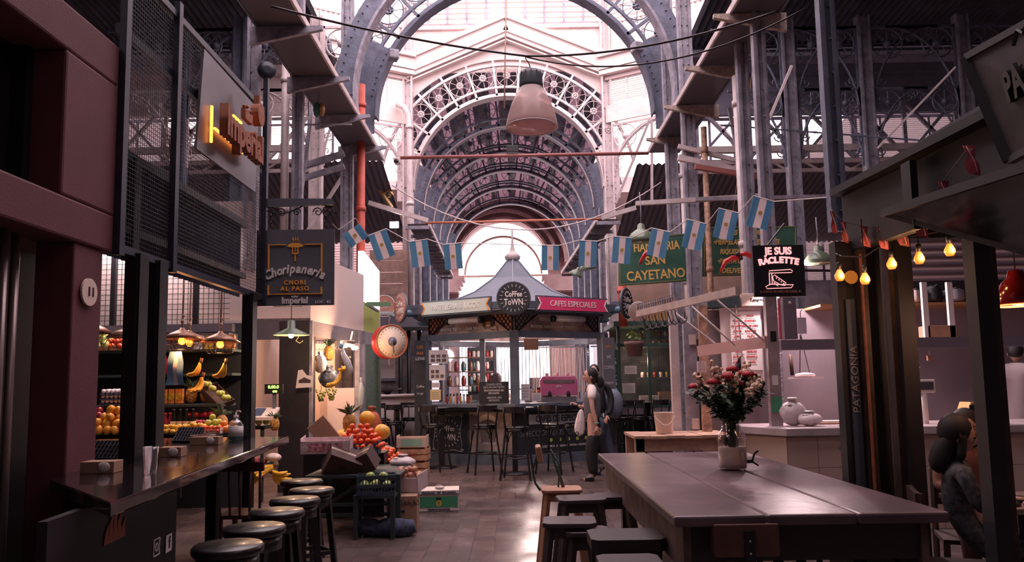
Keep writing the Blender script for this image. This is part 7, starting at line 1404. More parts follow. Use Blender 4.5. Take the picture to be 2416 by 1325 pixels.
sq_stool('boxy_stool', 'boxy near-black stool before the table end, upper of the front pair', 1475, 1258, .60, .42, .34, 0, TDK, .07, .0); sq_stool('boxy_stool', 'near-black stool cut by the lower edge of the photo', 1485, 1318, .58, .32, .26, 0, TDK, .03, .02)
sq_stool('table_stool', 'dark stool behind the right half of the table end, showing between its legs', 1860, 1262, .50, .34, .3, 10, TDK)
# ================= plank bench with bucket
T = thing('plank_bench', 'rough pale plank workbench behind the long table', 'bench', (1.83, 8.8, 0)); PB = mat('raw_plank', (.46, .28, .21), .75, var=.25, vs=7, bump=.3, bs=20); zb = .88
for i in range(6): b = B(); x0 = -.52 + i * .185; b.box(x0, x0 + .178, -.40, .42, zb - .03 - .004 * (i % 2), zb - .004 * (i % 2)); b.build('plank', PB, T)
b = B(); b.box(-.50, .56, -.36, -.32, zb - .17, zb - .03); b.box(-.50, .56, .34, .38, zb - .17, zb - .03); b.build('rail', PB, T)
for x_ in (-.46, .52):
    for y_ in (-.33, .35): b = B(); b.box(x_ - .05, x_ + .05, y_ - .03, y_ + .03, 0, zb - .03); b.build('leg', PB, T)
p = W(1567, 1013, 8.75); T = thing('bucket', 'cream plastic bucket with a wire handle on the plank bench', 'bucket', (p.x, 8.75, zb)); b = B(); b.lathe([(.085, 0), (.09, .01), (.112, .23), (.116, .24), (.106, .24), (.083, .015), (0, .012)], n=24); b.build('pail', mat('cream_plastic', (.70, .55, .47), .5), T); b = B(); b.tube([(-.115 + .23 * i / 12, -.06 - .06 * math.sin(i * PI / 12), .2 - .10 * math.sin(i * PI / 12)) for i in range(13)], .004, 4); b.build('handle', WHT, T)
# ================= butcher's stall
TILE = bpy.data.materials.new('white_wall_tiles'); TILE.use_nodes = True; t = TILE.node_tree; b_ = t.nodes['Principled BSDF']; tc = t.nodes.new('ShaderNodeTexCoord'); br = t.nodes.new('ShaderNodeTexBrick'); br.offset = 0; br.inputs['Scale'].default_value = 1; br.inputs['Brick Width'].default_value = .3; br.inputs['Row Height'].default_value = .3; br.inputs['Mortar Size'].default_value = .003
mp = t.nodes.new('ShaderNodeMapping'); mp.inputs['Rotation'].default_value = (R(90), 0, 0); br.inputs['Color1'].default_value = (.50, .37, .34, 1); br.inputs['Color2'].default_value = (.54, .40, .36, 1); br.inputs['Mortar'].default_value = (.15, .11, .12, 1); t.links.new(tc.outputs['Object'], mp.inputs[0]); t.links.new(mp.outputs[0], br.inputs['Vector']); t.links.new(br.outputs[0], b_.inputs['Base Color']); b_.inputs['Roughness'].default_value = .3
MAR = mat('grey_marble', (.44, .36, .38), .3, var=.2, vs=4); SS = mat('stainless_sheet', (.46, .38, .44), .35, .55, var=.12, vs=1.5); SSD = mat('dull_stainless', (.22, .19, .24), .4, .5)
zc = .99; T = thing('butcher_counter', 'white tiled butcher counter with a grey slab behind the table', 'counter', (2.68, 7.6, 0)); b = B(); b.slab([(0, 0, 0), (3.2, 0, 0), (3.2, .8, 0), (-.25, .8, 0), (-.28, .62, 0)], (0, 0, zc - .08)); b.build('tiled_base', TILE, T); b = B(); b.slab([(-.02, -.06, zc - .08), (3.2, -.06, zc - .08), (3.2, .9, zc - .08), (-.36, .9, zc - .08), (-.36, .58, zc - .08)], (0, 0, .08)); b.build('marble_slab', MAR, T, bevel=.01)
q = B(); q.box(2.45, 6.6, 9.6, 9.7, 0, 2.35); struct('wall_butcher', q, SS)
def bp_(px, py, Y): return W(px, py, Y)
T = thing('steel_post', 'tall brushed steel post with stickers at the corner of the butcher counter', 'post', (W(1826, 900, 8.0).x, 8.0, zc)); b = B(); b.box(-.06, .06, -.04, .04, 0, 1.38); b.build('shaft', mat('brushed_steel_pink', (.42, .34, .37), .35, .6, var=.3, vs=5), T); b = B(); b.box(-.025, .035, -.045, -.04, .87, .98); b.build('black_sticker', BLACK, T); b = B(); b.box(-.03, .03, -.045, -.04, .42, .52); b.build('paper_label', PAPER, T); b = B(); b.box(-.05, .06, -.045, -.04, .14, .30); b.build('green_sticker', MT['banana_green'], T)
T = thing('steel_post', 'shorter dark steel post right of the stickered one', 'post', (W(1862, 760, 8.2).x, 8.2, W(1862, 800, 8.2).z)); h_ = W(1862, 702, 8.2).z - W(1862, 800, 8.2).z; b = B(); b.box(-.07, .07, -.04, .04, 0, h_); b.build('shaft', SSD, T); b = B(); b.lathe([(.015, 0), (.018, .01)], (0, -.045, h_ - .06), 8, ROTM(90)); b.build('bolt', STEELL, T)
b = B(); b.box(-.03, .03, -.01, .03, 0, h_); one('red_edge_strip', b, mat('red_strip', (.28, .03, .05), .5), 'dark red strip between the two steel posts', 'strip', base=(0, 0, 0)).location = (W(1845, 760, 8.3).x, 8.3, W(1845, 800, 8.3).z)
z_r = W(1950, 812, 8.2).z; b = B(); b.box(W(1840, 812, 8.2).x, 5.6, 8.16, 8.24, z_r - .055, z_r + .055); one('steel_rail', b, SSD, 'wide dull steel rail running above the butcher counter', 'rail', base=None)
# slanting hook rail
H0, H1 = W(1505, 742, 9.2), W(1895, 640, 6.0); H1.z = H0.z; H1 = H0.lerp(H1, .70); T = thing('hook_rail', 'white boxed rail carrying a row of meat hooks, slanting over the butcher stall', 'rail', tuple(H0)); dv = (H1 - H0); dn_ = dv.normalized(); b = B(); b.beam((0, 0, .01), dv + V((0, 0, .01)), .05, .075); b.build('rail_box', mat('white_rail', (.55, .43, .43), .45, var=.2, vs=8), T); b = B(); b.tube([V((0, 0, .10)), dv * .43 + V((0, 0, .10))], .018, 8); b.build('roller_bar', STEELM, T)
for i in range(17):
    u = .01 + i * .027; p_ = dv * u; b = B(); b.box(p_.x - .016, p_.x + .016, p_.y - .03, p_.y + .03, .05, .13); b.build('roller_clip', RUST if i % 3 == 0 else STEELM, T)
for i in range(12):
    u = .02 + i * .037; p_ = dv * u + V((0, -.03, -.04)); b = B(); b.tube([p_, p_ + V((.01, 0, -.06)), p_ + V((.03, 0, -.12)), p_ + V((.07, 0, -.15)), p_ + V((.12, 0, -.12)), p_ + V((.13, 0, -.07))], .0065, 5); b.build('meat_hook', BLACK if i % 2 else STEELM, T)
for i, (a, c) in enumerate((((1590, 735, 8.8), (1700, 820, 8.6)), ((1632, 722, 8.4), (1735, 815, 8.2)), ((1672, 690, 8.0), (1805, 806, 8.0)))): b = B(); b.tube([W(*a), W(*c)], .011, 6); one('stay_rod', b, STEELL, ['left', 'middle', 'right'][i] + ' slanting stay rod between hook rail and low beam', 'rod')
b = B(); b.beam(W(1648, 828, 8.8), W(1808, 806, 8.0), .04, .12); one('low_beam', b, mat('pink_lit_beam', (.60, .34, .34), .4), 'pale riveted flat beam below the hook rail', 'beam')
for px, y0_, y1_, Y, m_, lab in ((1586, 700, 1060, 9.3, STEELL, 'pale steel post left of the plank bench, under the hook rail'), (1625, 760, 1040, 9.2, STEELM, 'grey fridge-door post with white latches behind the bench'), (1656, 720, 1040, 9.0, RUST, 'thin pale post with peeling paint under the left end of the low beam'), (1648, 800, 1040, 9.4, BLACK, 'dark upright panel edge behind the peeling post')):
    a, c = W(px, y0_, Y), W(px, y1_, Y); T = thing('stall_post', lab, 'post', (a.x, Y, 0)); w2 = .05 if px != 1625 else .075; b = B(); b.box(-w2, w2, -.04, .04, 0, a.z); b.build('shaft', m_, T)
    if px == 1625:
        for z_ in (1.9, 1.3, .9): b = B(); b.box(-.02, .06, -.07, -.04, z_, z_ + .12); b.build('latch', WB_, T)
b = B(); b.box(-.25, .22, 0, .03, 0, 1.5); one('grey_panel', b, mat('warm_grey_panel', (.27, .22, .23), .5, var=.2, vs=3), 'warm grey metal panel left of the menu board', 'panel', base=(0, 0, 0)).location = (W(1690, 900, 9.5).x, 9.5, .75)
a, e = W(1722, 735, 9.35), W(1800, 872, 9.35); T = thing('menu_board', 'white meat price board with rows of red words', 'menu board', (a.x, 9.35, e.z)); w_ = e.x - a.x; h_ = a.z - e.z; b = B(); b.box(-.12, w_ + .02, .02, .04, -.2, h_ + .05); b.build('backing', WB_, T); b = B(); b.box(0, w_, 0, .02, 0, h_); b.build('panel', WHT, T); RD = mat('red_letters', (.55, .03, .04), .6)
L1 = 'ASADO PECETO COLORITA COLITA LOMO CUADRADA TORTUGUITA VACIO ENTRAÑA CORAZON'.split(); L2 = 'NALGA CUADRADA|BOLA DE LOMO|ROAST BEEF|PALETA|BIFE ANCHO|MATAMBRE|OSOBUCO|BONDIOLA|PICAÑA'.replace(' C', '|C').split('|')
for i in range(10): z_ = h_ * (.93 - .088 * i); text(L1[i], .034, RD, T, FRONT(w_ * .22, -.002, z_), ext=.001, sx=.85, shear=.1, bold=.001); text(L2[i], .034, RD, T, FRONT(w_ * .66, -.002, z_), ext=.001, sx=.75, shear=.1, bold=.001)
b = B()
for i in range(10): b.box(w_ * .05, w_ * .42, -.002, 0, h_ * (.885 - .088 * i), h_ * (.889 - .088 * i)); b.box(w_ * .5, w_ * .82, -.002, 0, h_ * (.885 - .088 * i), h_ * (.889 - .088 * i))
b.build('ruled_lines', mat('grey_print', (0, 0, 0)), T)
T = thing('air_unit', 'cream appliance box on top of the butcher partition', 'appliance', tuple(W(1785, 722, 9.3))); b = B(); b.box(-.18, .25, 0, .3, 0, .16); b.build('casing', mat('cream_plastic', (0, 0, 0)), T, bevel=.01); text('Tonomac', .05, NAVY, T, FRONT(.02, -.004, .08)); b = B(); b.box(-.6, -.2, 0, .3, 0, .14); b.build('dark_casing', mat('teal_dark', (.05, .08, .09), .5), T)
T = thing('tong_bundle', 'tangle of black net bags hanging on long tongs before the menu board', 'net bag', tuple(W(1748, 850, 8.6))); r = random.Random(9); b = B()
for i in range(60): a = r.uniform(-1, 1); b.tube([(0, 0, .05), (a * .06, r.uniform(-.05, .05), -.05 - .1 * r.random()), (a * .14 + r.uniform(-.03, .03), r.uniform(-.07, .07), -.12 - .2 * r.random())], .005, 3)
b.build('net', BLACK, T); b = B(); b.tube([(-.03, 0, .0), (-.05, 0, .45), (-.03, 0, .62), (-.005, 0, .45), (.02, 0, 0)], .007, 5); b.build('tongs', mat('steel', (0, 0, 0)), T); b = B(); b.box(-.015, .025, -.06, -.05, -.12, .04); b.build('paper_tag', PAPER, T)
T = thing('socket_box', 'pale electrical socket box on the post behind the flowers', 'socket', tuple(W(1656, 878, 8.9))); b = B(); b.box(-.05, .05, -.02, .02, 0, .13); b.build('plate', WB_, T); b = B()
for x_ in (-.02, .02):
    for z_ in (.03, .07, .1): b.box(x_ - .005, x_ + .005, -.022, -.02, z_, z_ + .008)
b.build('slots', BLACK, T)
T = thing('spring_scale', 'grey box spring scale hanging by a hook over the butcher counter', 'scale', tuple(W(1890, 770, 8.6))); b = B(); b.box(-.05, .05, -.03, .03, -.08, .10); b.build('box', mat('scale_grey', (.30, .26, .29), .5), T); b = B(); b.tube([(0, 0, .10), (0, 0, .17), (.02, 0, .19)], .005, 4); b.tube([(0, 0, -.08), (0, 0, -.12), (-.04, 0, -.26)], .003, 4); b.tube([(0, 0, -.12), (.04, 0, -.26)], .003, 4); b.build('hook', BLACK, T)
T = thing('scale_pan', 'small pan with wrapped meat hanging beneath the spring scale', 'pan', tuple(W(1900, 893, 8.6))); b = B(); b.box(-.16, .17, -.1, .1, 0, .02); b.build('pan', CREAM, T); b = B(); b.ball((0, 0, .04), .12, .06, .03, 10, 6); b.build('wrapped_meat', WB, T); b = B(); b.tube([(-.06, 0, .02), (-.03, 0, .5)], .005, 4); b.tube([(.06, 0, .02), (-.03, 0, .5)], .004, 4); b.build('cords', BLACK, T)
T = thing('honing_steel', 'wooden-handled knife sharpener hanging on the butcher wall', 'sharpener', tuple(W(1864, 835, 9.4))); b = B(); b.tube([(0, 0, 0), (.015, 0, -.26)], [.02, .025], 8); b.build('handle', mat('brown_block', (0, 0, 0)), T)
for px, Y, sx, sz, lab, sd in ((1872, 7.95, .17, .30, 'tall translucent white bag with handles on the butcher counter', 21), (1910, 7.85, .16, .16, 'low crumpled white bag on the butcher counter, right of the tall one', 22)): pz = W(px, 990, Y); bag((pz.x, Y, zc), sx * .8, .11, sz, WB, lab, seed=sd)
p = WZ(1925, 1001, zc); T = thing('chopping_board', 'round-cornered wooden chopping board on the butcher counter', 'chopping board', tuple(p)); b = B(); b.box(-.2, .35, -.02, .22, 0, .02); b.build('board', OAK, T, bevel=.008); b = B(); b.box(-.05, .3, .0, .18, .02, .035); b.build('paper_stack', PAPER, T)
for px, Y, lab in ((2180, 8.5, 'left thin pale upright inside the dark stall'), (2240, 8.5, 'right thin pale upright inside the dark stall')): a, c = W(px, 665, Y), W(px, 800, Y); b = B(); b.box(a.x - .03, a.x + .03, Y, Y + .04, c.z, a.z); one('shelf_upright', b, WB_, lab, 'upright')
T = closed_box(tuple(W(2213, 800, 8.6)), .32, .2, .15, 0, 'plain wooden box on the steel rail inside the dark stall', OAK, holes=False, name='wooden_box')
# upper shelf junk & shutter
SHR = stripes('pink_shutter', (.42, .28, .28), (.12, .08, .10), 'Z', 3.2, gap=.25); q = B(); z0, z1 = W(2250, 660, 9.0).z, W(2250, 540, 9.0).z; q.box(4.0, 7.4, 9.0, 9.05, z0, z1 + .3); struct('wall_shutter', q, SHR)
T = thing('storage_shelf', 'cluttered storage shelf under the roller shutter, with an orange edge', 'shelf', tuple(W(2250, 712, 9.1))); b = B(); b.box(-1.6, 1.6, 0, .5, -.03, 0); b.build('shelf_board', mat('orange_edge', (.40, .18, .08), .6), T); b = B(); b.box(-1.6, 1.6, .45, .5, 0, .35); b.build('shelf_back', BLACK, T)
for i, (px, w2, h2, m_, nm, lab) in enumerate(((2158, .07, .16, WB, 'wrapped_bundle', 'pale wrapped bundle on the storage shelf, left'), (2205, .1, .2, BLACK, 'dark_case', 'black case on the storage shelf beside the bundle'), (2250, .12, .17, STEELM, 'slicer_motor', 'grey machine on the storage shelf between the thin uprights'), (2300, .08, .22, RUST, 'wire_roll', 'brown roll standing on the storage shelf'), (2360, .1, .2, SSD, 'metal_tin', 'dull metal tin at the right of the storage shelf'))):
    T = thing(nm, lab, 'storage item', tuple(W(px, 712, 9.25))); b = B(); b.lathe([(w2 * .8, 0), (w2, h2 * .2), (w2 * .95, h2 * .8), (w2 * .5, h2)], n=12); b.build('body', m_, T); b = B(); b.tube([(-w2 * .5, -w2 * .5, h2 * .8), (0, -w2 * .7, h2), (w2 * .5, -w2 * .5, h2 * .8)], .008, 4); b.build('handle', BLACK, T)
b = B()
# scales on the butcher counter right
p = W(2183, 985, 7.9); T = thing('pole_scale', 'scale display on a white pole inside the dark stall', 'scale', (p.x, 7.9, zc)); b = B(); b.tube([(0, 0, 0), (0, 0, W(2183, 925, 7.9).z - zc)], .032, 12); b.build('pole', WB_, T); zz = W(2183, 912, 7.9).z - zc; b = B(); b.box(-.115, .115, -.03, .03, zz - .06, zz + .075); b.build('display_case', WB_, T, bevel=.012); b = B(); b.box(-.09, .09, -.035, -.03, zz - .03, zz + .05); b.build('display_screen', mat('lcd_grey', (.07, .07, .09), .3), T)
p = W(2270, 985, 7.8); T = thing('cash_scale', 'yellow butcher scale with sloped front on the counter', 'scale', (p.x, 7.8, zc)); b = B(); b.slab([(-.12, -.1, 0), (.25, -.1, 0), (.25, -.1, .20), (.04, -.1, .22), (-.0, -.1, .12), (-.12, -.1, .06)], (0, .2, 0)); b.build('body', mat('yellow_plastic', (.45, .26, .06), .5), T, bevel=.01); b = B(); b.box(.02, .2, -.105, -.1, .12, .19); b.build('dark_window', BLACK, T)
for i, (px, lab) in enumerate(((2160, 'long S-hook hanging from the steel rail in the dark stall'), (2192, 'padlock hanging on a short hook from the steel rail'))):
    T = thing('rail_hook', lab, 'hook', tuple(W(px, 828, 8.15))); b = B(); b.tube([(0, 0, 0), (0, 0, -.04), (.02, 0, -.07), (-.01, 0, -.12), (-.03, 0, -.17), (.0, 0, -.19), (.04, 0, -.17)] if i == 0 else [(0, 0, 0), (0, 0, -.04)], .005, 4); b.build('hook', STEELM, T)
    if i: b = B(); b.box(-.025, .025, -.012, .012, -.10, -.045); b.build('padlock', CORT, T)
# ================= green caged stall
YG = 15.8; xg0, xg1 = W(1462, 900, YG).x, W(1668, 900, YG).x; zt = W(1550, 768, YG).z; DGN = mat('stall_green', (.035, .085, .075), .5); T = thing('caged_stall', 'dark green stall with wire mesh windows right of the kiosk', 'stall', (xg0, YG, 0)); wg = xg1 - xg0
b = B(); b.box(-.1, wg, -.1, 1.6, zt, zt + .1); b.box(-.05, wg, -.02, .04, zt - .42, zt - .36); b.box(-.05, wg, -.02, .04, .95, 1.05); b.build('frame', DGN, T)
for x_ in (0, .62, 1.12): b = B(); b.box(x_ - .03, x_ + .03, -.03, .03, 0 if x_ == 0 else 1.0, zt); b.build('frame_post', DGN, T)
b = B(); n = int(wg / .05)
for i in range(n): b.beam((i * .05, -.02, 1.05), (i * .05, -.02, zt), .004)
for i in range(int((zt - 1.05) / .05)): b.beam((0, -.02, 1.05 + i * .05), (wg, -.02, 1.05 + i * .05), .004)
b.build('wire_mesh', DGN, T); b = B(); b.box(0, wg, 1.4, 1.45, 0, zt); b.build('rear_wall', mat('dark_shop_back', (.06, .065, .075), .8, var=.6, vs=3), T); b = B(); b.box(0, wg, 0, .5, .8, .95); b.build('steel_counter', SS, T); b = B(); b.box(0, wg, .1, .14, 0, .8); b.build('lower_panel', BLACK, T)
for z_ in (1.55, zt - .40, zt - .2): b = B(); b.box(.5, wg, .5, .8, z_ - .02, z_); b.build('inner_shelf', STEEL, T)
for k, z_ in enumerate((1.55, zt - .40, zt - .2)):
    for i in range(10): b = B(); b.lathe([(.035, 0), (.04, .02), (.04, .10), (.03, .12)], n=8); tag(b.build('storage_jar', [WB_, mat('jar_gold', (.35, .25, .08), .4), mat('jar_red', (0, 0, 0))][(i + k) % 3]), 'small jar in the rows of jars inside the caged stall', 'jar', 'jars in the caged stall').location = (xg0 + .58 + i * .13, YG + .6, z_)
for px0, px1, y0_, y1_, lab in ((1469, 1498, 903, 927, 'white price sheet low in the left window of the caged stall'), (1474, 1502, 862, 882, 'pale card with print in the upper left window of the caged stall')): paper(px0, px1, y0_, y1_, YG - .06, lab)
T = closed_box((W(1570, 925, YG + .2).x, YG + .3, 1.05), .25, .2, .2, 0, 'tan box standing in the right window of the caged stall', CB, holes=False)
for i in range(3): T = closed_box((W(1515 + 16 * i, 925, YG + .2).x, YG + .2, 1.05), .12, .15, .13, 0, ['left', 'middle', 'right'][i] + ' white carton in the row low in the caged stall window', WB_, holes=False, name='white_carton')
point('caged_stall_light', (xg0 + .4, YG + .5, 1.9), 8, (1, .6, .35)); T = thing('number_post', 'dark green post with white stall numbers beside the kiosk', 'post', (W(1451, 900, 14.9).x, 14.9, 0)); b = B(); b.box(-.08, .08, -.03, .03, 0, W(1450, 825, 14.9).z); b.build('post_panel', DGN, T)
for ch, py in (('5', 853), ('1', 872), ('Y', 889), ('5', 903), ('2', 922)): text(ch, .17 if ch != 'Y' else .09, WHT, T, FRONT(0, -.035, W(1450, py, 14.9).z), bold=.003)
q = B(); z0, z1 = W(1550, 768, 17.2).z, W(1550, 640, 17.2).z
T = thing('tan_partition', 'tan board wall and clutter above the caged stall', 'partition', (W(1460, 700, 17.2).x, 17.2, z0)); b = B(); b.box(0, 4.2, 0, .05, 0, z1 - z0 + .3); b.build('boards', mat('tan_board', (.40, .25, .20), .75, var=.2, vs=3), T); b = B(); b.box(.3, 2.2, -.3, -.05, 0, .28); b.build('dark_shelf', BLACK, T); b = B(); b.box(.55, 1.0, -.45, -.3, 0, .32); b.build('amber_box', mat('amber_card', (.40, .20, .08), .6), T)
pipe(1466, 15.4, .085, 640, REDP, 'orange red pipe above the caged stall', 770)
p = W(1497, 822, 13.0); T = thing('hanging_pot', 'terracotta hanging pot with trailing green leaves right of the kiosk', 'plant pot', tuple(p)); TC = mat('terracotta', (.22, .12, .12), .8); b = B(); b.lathe([(.12, -.13), (.15, .06), (.17, .06), (.175, .12), (.155, .12), (.15, .08), (0, .08)], n=24); b.build('pot', TC, T); b = B(); r = random.Random(2)
for i in range(46):
    a = r.random() * 6.28; c = V((math.cos(a) * .14 * r.random(), math.sin(a) * .14 * r.random(), .12)) + V((r.uniform(-.08, .08), r.uniform(-.08, .08), r.uniform(-.02, .14))); 
    if i % 5 == 0: c = V((.17 * math.cos(a), .17 * math.sin(a), r.uniform(-.12, .06)))
    e = V((r.uniform(-1, 1), r.uniform(-1, 1), r.uniform(0, 1))).normalized(); s = e.cross(ZA).normalized() * .028; b.add([c, c + e * .03 + s, c + e * .07, c + e * .03 - s], [(0, 1, 2, 3)])
b.build('foliage', mat('bright_leaf', (.20, .30, .08), .6), T); b = B()
for a in (0, 2.1, 4.2): b.tube([(.16 * math.cos(a), .16 * math.sin(a), .12), (0, 0, .5)], .004, 3)
b.build('hanger', WIRE, T)

T = thing('tube_light', 'added white tube light behind the neon sign, brightening the butcher wall', 'light', (3.22, 9.3, 2.78)); b = B(); b.box(-.22, .22, -.04, .04, 0, .05); b.build('housing', WB_, T); b = B(); b.tube([(-.2, 0, -.02), (.2, 0, -.02)], .016, 8); b.build('tube', MT['fill_tube_glow'], T)
area('added_fill_lamp', (3.22, 9.2, 2.73), .4, .06, 60, (1, .74, .74), (R(-25), R(-35), 0))  # tube and lamp added out of sight to brighten the butcher wall
# ================= dark bar kiosk on the right
DKB = mat('dark_kiosk_paint', (.014, .012, .018), .6, var=.3, vs=5); DKW = mat('dark_oak', (.05, .028, .024), .5, var=.4, vs=10)
T = thing('bar_kiosk', 'dark open-sided bar kiosk at the right edge with deep roof beams', 'kiosk', (2.4, 4.5, 0)); kb = lambda b, *a: b.box(a[0] - 2.4, a[1] - 2.4, a[2] - 4.5, a[3] - 4.5, a[4], a[5])
b = B(); b.slab([V((-.08, .75, 2.33)), V((.12, -2.2, 2.33)), V((.12, -2.2, 2.74)), V((-.08, .75, 2.74))], (.08, 0, 0)); b.build('side_beam', DKB, T, bevel=.01)
b = B(); b.beam((-.1, .75, 2.76), (.10, -2.2, 2.76), .12, .05); b.build('beam_cap', DKB, T); b = B(); kb(b, 2.4, 6.2, 5.18, 5.26, 2.42, 2.76); b.build('cross_beam', DKB, T); b = B(); kb(b, 2.4, 6.2, 2.3, 5.25, 2.78, 2.84); b.build('roof_board', DARKROOF, T)
b = B(); kb(b, 2.28, 2.32, 4.25, 4.35, 2.3, 2.7); b.build('beam_rib', DKB, T)
for px, Y, w_, m_ in ((2003, 5.2, .07, DKB), (2040, 5.15, .03, DKW), (2075, 5.3, .09, DKB), (2112, 5.05, .035, DKW), (2140, 5.0, .05, DKB), (2322, 3.95, .04, DKB), (2342, 3.98, .03, DKW)): x = W(px, 850, Y).x; b = B(); kb(b, x - w_, x + w_, Y - .05, Y + .05, 0, 2.4); b.build('post', m_, T)
b = B(); x = W(2045, 850, 5.08).x; kb(b, x - .006, x + .006, 5.07, 5.09, 0, 2.3); b.build('brass_edge', CORT, T)
x = W(2014, 850, 5.14).x; b = B(); kb(b, x - .03, x + .03, 5.135, 5.145, .6, 2.0); st = b.build('printed_strip', mat('strip_blue', (.06, .08, .12), .4), T); text('PATAGONIA', .068, mat('dim_print', (.30, .29, .33), .6), st, face((x - 2.4, .632, 1.46), (0, 0, 1), (-1, 0, 0)), sx=1.15)
p = W(2004, 655, 5.1); b = B(); b.disc((0, 0, 0), .045, .01); one('round_badge', b, mat('yellow_badge2', (.75, .40, .08), .5), 'round yellow badge on the first dark post of the bar kiosk', 'badge', base=(0, 0, 0)).location = p - V((0, .02, 0))
# glazed awning
A0, A1, A2 = W(2082, 503, 4.5), W(2520, 362, 3.0), W(2520, 622, 3.4); T = thing('glass_awning', 'dark reflective glazed awning jutting from the bar kiosk', 'awning', tuple(A0)); nn = (A1 - A0).cross(A2 - A0).normalized()
b = B(); b.slab([V((0, 0, 0)), A1 - A0, A2 - A0], nn * .01); b.build('glass', mat('smoked_glass', (.02, .018, .026), .08, alpha=.85), T); b = B(); b.beam((0, 0, 0), A1 - A0, .03, .045); b.beam((0, 0, 0), A2 - A0, .02, .03); b.build('frame', DKB, T)
# rough board sign
a, c, d, e = W(2282, 135, 3.2), W(2560, -20, 2.5), W(2600, 260, 2.5), W(2384, 378, 3.1); T = thing('rough_board_sign', 'tilted rough wooden sign with dark capitals at the upper right corner', 'sign', tuple(e)); nn = (c - e).cross(a - e).normalized() * -.03
b = B(); b.slab([V((0, 0, 0)), d - e, c - e, a - e], nn); b.build('planks', mat('rough_plank', (.05, .038, .045), .7, var=.5, vs=5), T); b = B(); b.beam((0, 0, 0), a - e, .035, .05); b.beam((0, 0, 0), d - e, .03, .03); b.beam(a - e, c - e, .03, .03); b.build('frame', DKB, T)
ax = (d - e).normalized(); up_ = (a - e); up_ = (up_ - ax * up_.dot(ax)); L_ = up_.length; o_ = ax * .04 + up_ * .52; n2 = ax.cross(up_).normalized(); text('PATAGONIA', .17, mat('sign_ink', (.012, .008, .012), .5), T, face(o_ + n2 * .012 + ax * .10, ax, up_), align='LEFT', sx=.7, ext=.012, bold=.006)
b = B(); q0 = ax * .28 + up_ * .78; b.tube([q0 + n2 * .02, q0 + ax * .05 + up_ * .08 + n2 * .02, q0 + ax * .08 + up_ * .02 + n2 * .02, q0 + ax * .15 + up_ * .12 + n2 * .02, q0 + ax * .3 + n2 * .02], .008, 4); b.build('mountain_line', mat('sign_ink', (0, 0, 0)), T)
# bulbs
EB = mat('edison_glass', (.9, .40, .12), .2, e=(1, .22, .03), es=.55); FIL = mat('filament', (1, .7, .4), .4, e=(1, .62, .3), es=22); bl = ['lowest left', 'second from left', 'middle', 'second from right', 'highest right']
for i, (px, py, Y, cord) in enumerate(((1981, 650, 4.9, .1), (2041, 658, 4.85, .3), (2104, 622, 4.8, .12), (2169, 609, 4.6, .12), (2241, 590, 4.5, .1))):
    p = W(px, py, Y); T = thing('edison_bulb', 'glowing filament bulb, %s of the five on the bar kiosk cable' % bl[i], 'light bulb', tuple(p), 0, 'filament bulbs'); b = B(); b.lathe([(0, -.036), (.02, -.033), (.031, -.012), (.03, .006), (.015, .035), (.012, .045)], n=14); b.build('glass', EB, T); b = B(); b.tube([(-.006, -.033, -.015), (0, -.033, .018), (.006, -.033, -.015)], .005, 5); b.build('filament', FIL, T)
    b = B(); b.lathe([(.015, .04), (.016, .085), (.006, .09)], n=10); b.tube([(0, 0, .09), (0, 0, .09 + cord)], .004, 4); b.build('socket', BLACK, T); point('edison_bulb_light', p - V((0, .06, 0)), .5, (1, .5, .2), .03)
b = B(); b.tube([W(1972, 598, 5.0), W(1985, 604, 4.95), W(2038, 606, 4.9), W(2105, 562, 4.85), W(2168, 555, 4.6), W(2240, 540, 4.5)], .005, 4); one('bulb_cable', b, WIRE, 'black cable carrying the five filament bulbs', 'cable')
PF = mat('red_foil', (.48, .10, .13), .35, var=.35, vs=12, bump=.6, bs=14); P1 = []
for i, (px, py, Y, w_, h_) in enumerate(((1966, 525, 5.05, 12, 55), (1992, 548, 5.0, 14, 52), (2040, 558, 4.9, 20, 52), (2082, 562, 4.8, 20, 55), (2128, 555, 4.7, 26, 55), (2172, 535, 4.4, 26, 52), (2229, 460, 4.0, 26, 70), (2291, 378, 3.6, 32, 75))):
    c = W(px, py, Y); k = Y / 1800; T = thing('foil_pennant', 'crumpled red foil pennant, %s from the left on the kiosk string' % 'first second third fourth fifth sixth seventh eighth'.split()[i], 'pennant', tuple(c), 0, 'red foil pennants'); w2, h2 = w_ * k / 2, h_ * k / 2; b = B()
    b.add([(-w2, 0, h2), (w2, 0, h2), (-w2 * .6, -.02, h2 * .3), (w2 * .8, .01, h2 * .2), (-w2 * .9, .0, -h2 * .3), (w2, -.015, -h2 * .4), (-w2 * .2, .01, -h2 * .8), (w2 * 1.3, 0, -h2)], [(0, 1, 3, 2), (2, 3, 5, 4), (4, 5, 7, 6)], True); b.v += [(x, y + .008, z) for x, y, z in b.v[:8]]; n0 = len(b.f); b.f += [[8 + i_ for i_ in f[::-1]] for f in b.f[:3]]; b.mi += [0] * 3; b.build('foil', PF, T)
    b = B(); b.tube([(-w2 * .8, -.012, h2 * .9), (0, -.03, -.2 * h2), (w2 * .6, -.012, -h2 * .8)], .003, 3); b.build('glint_line', mat('foil_glint', (.75, .45, .45), .2), T); P1.append(c + V((0, 0, h2)))  # pale line down each pennant: a glint put in as colour
b = B(); b.tube([W(1955, 480, 5.1)] + P1, .003, 4); one('pennant_string', b, WIRE, 'thin string of the red foil pennants under the roof beam', 'string')
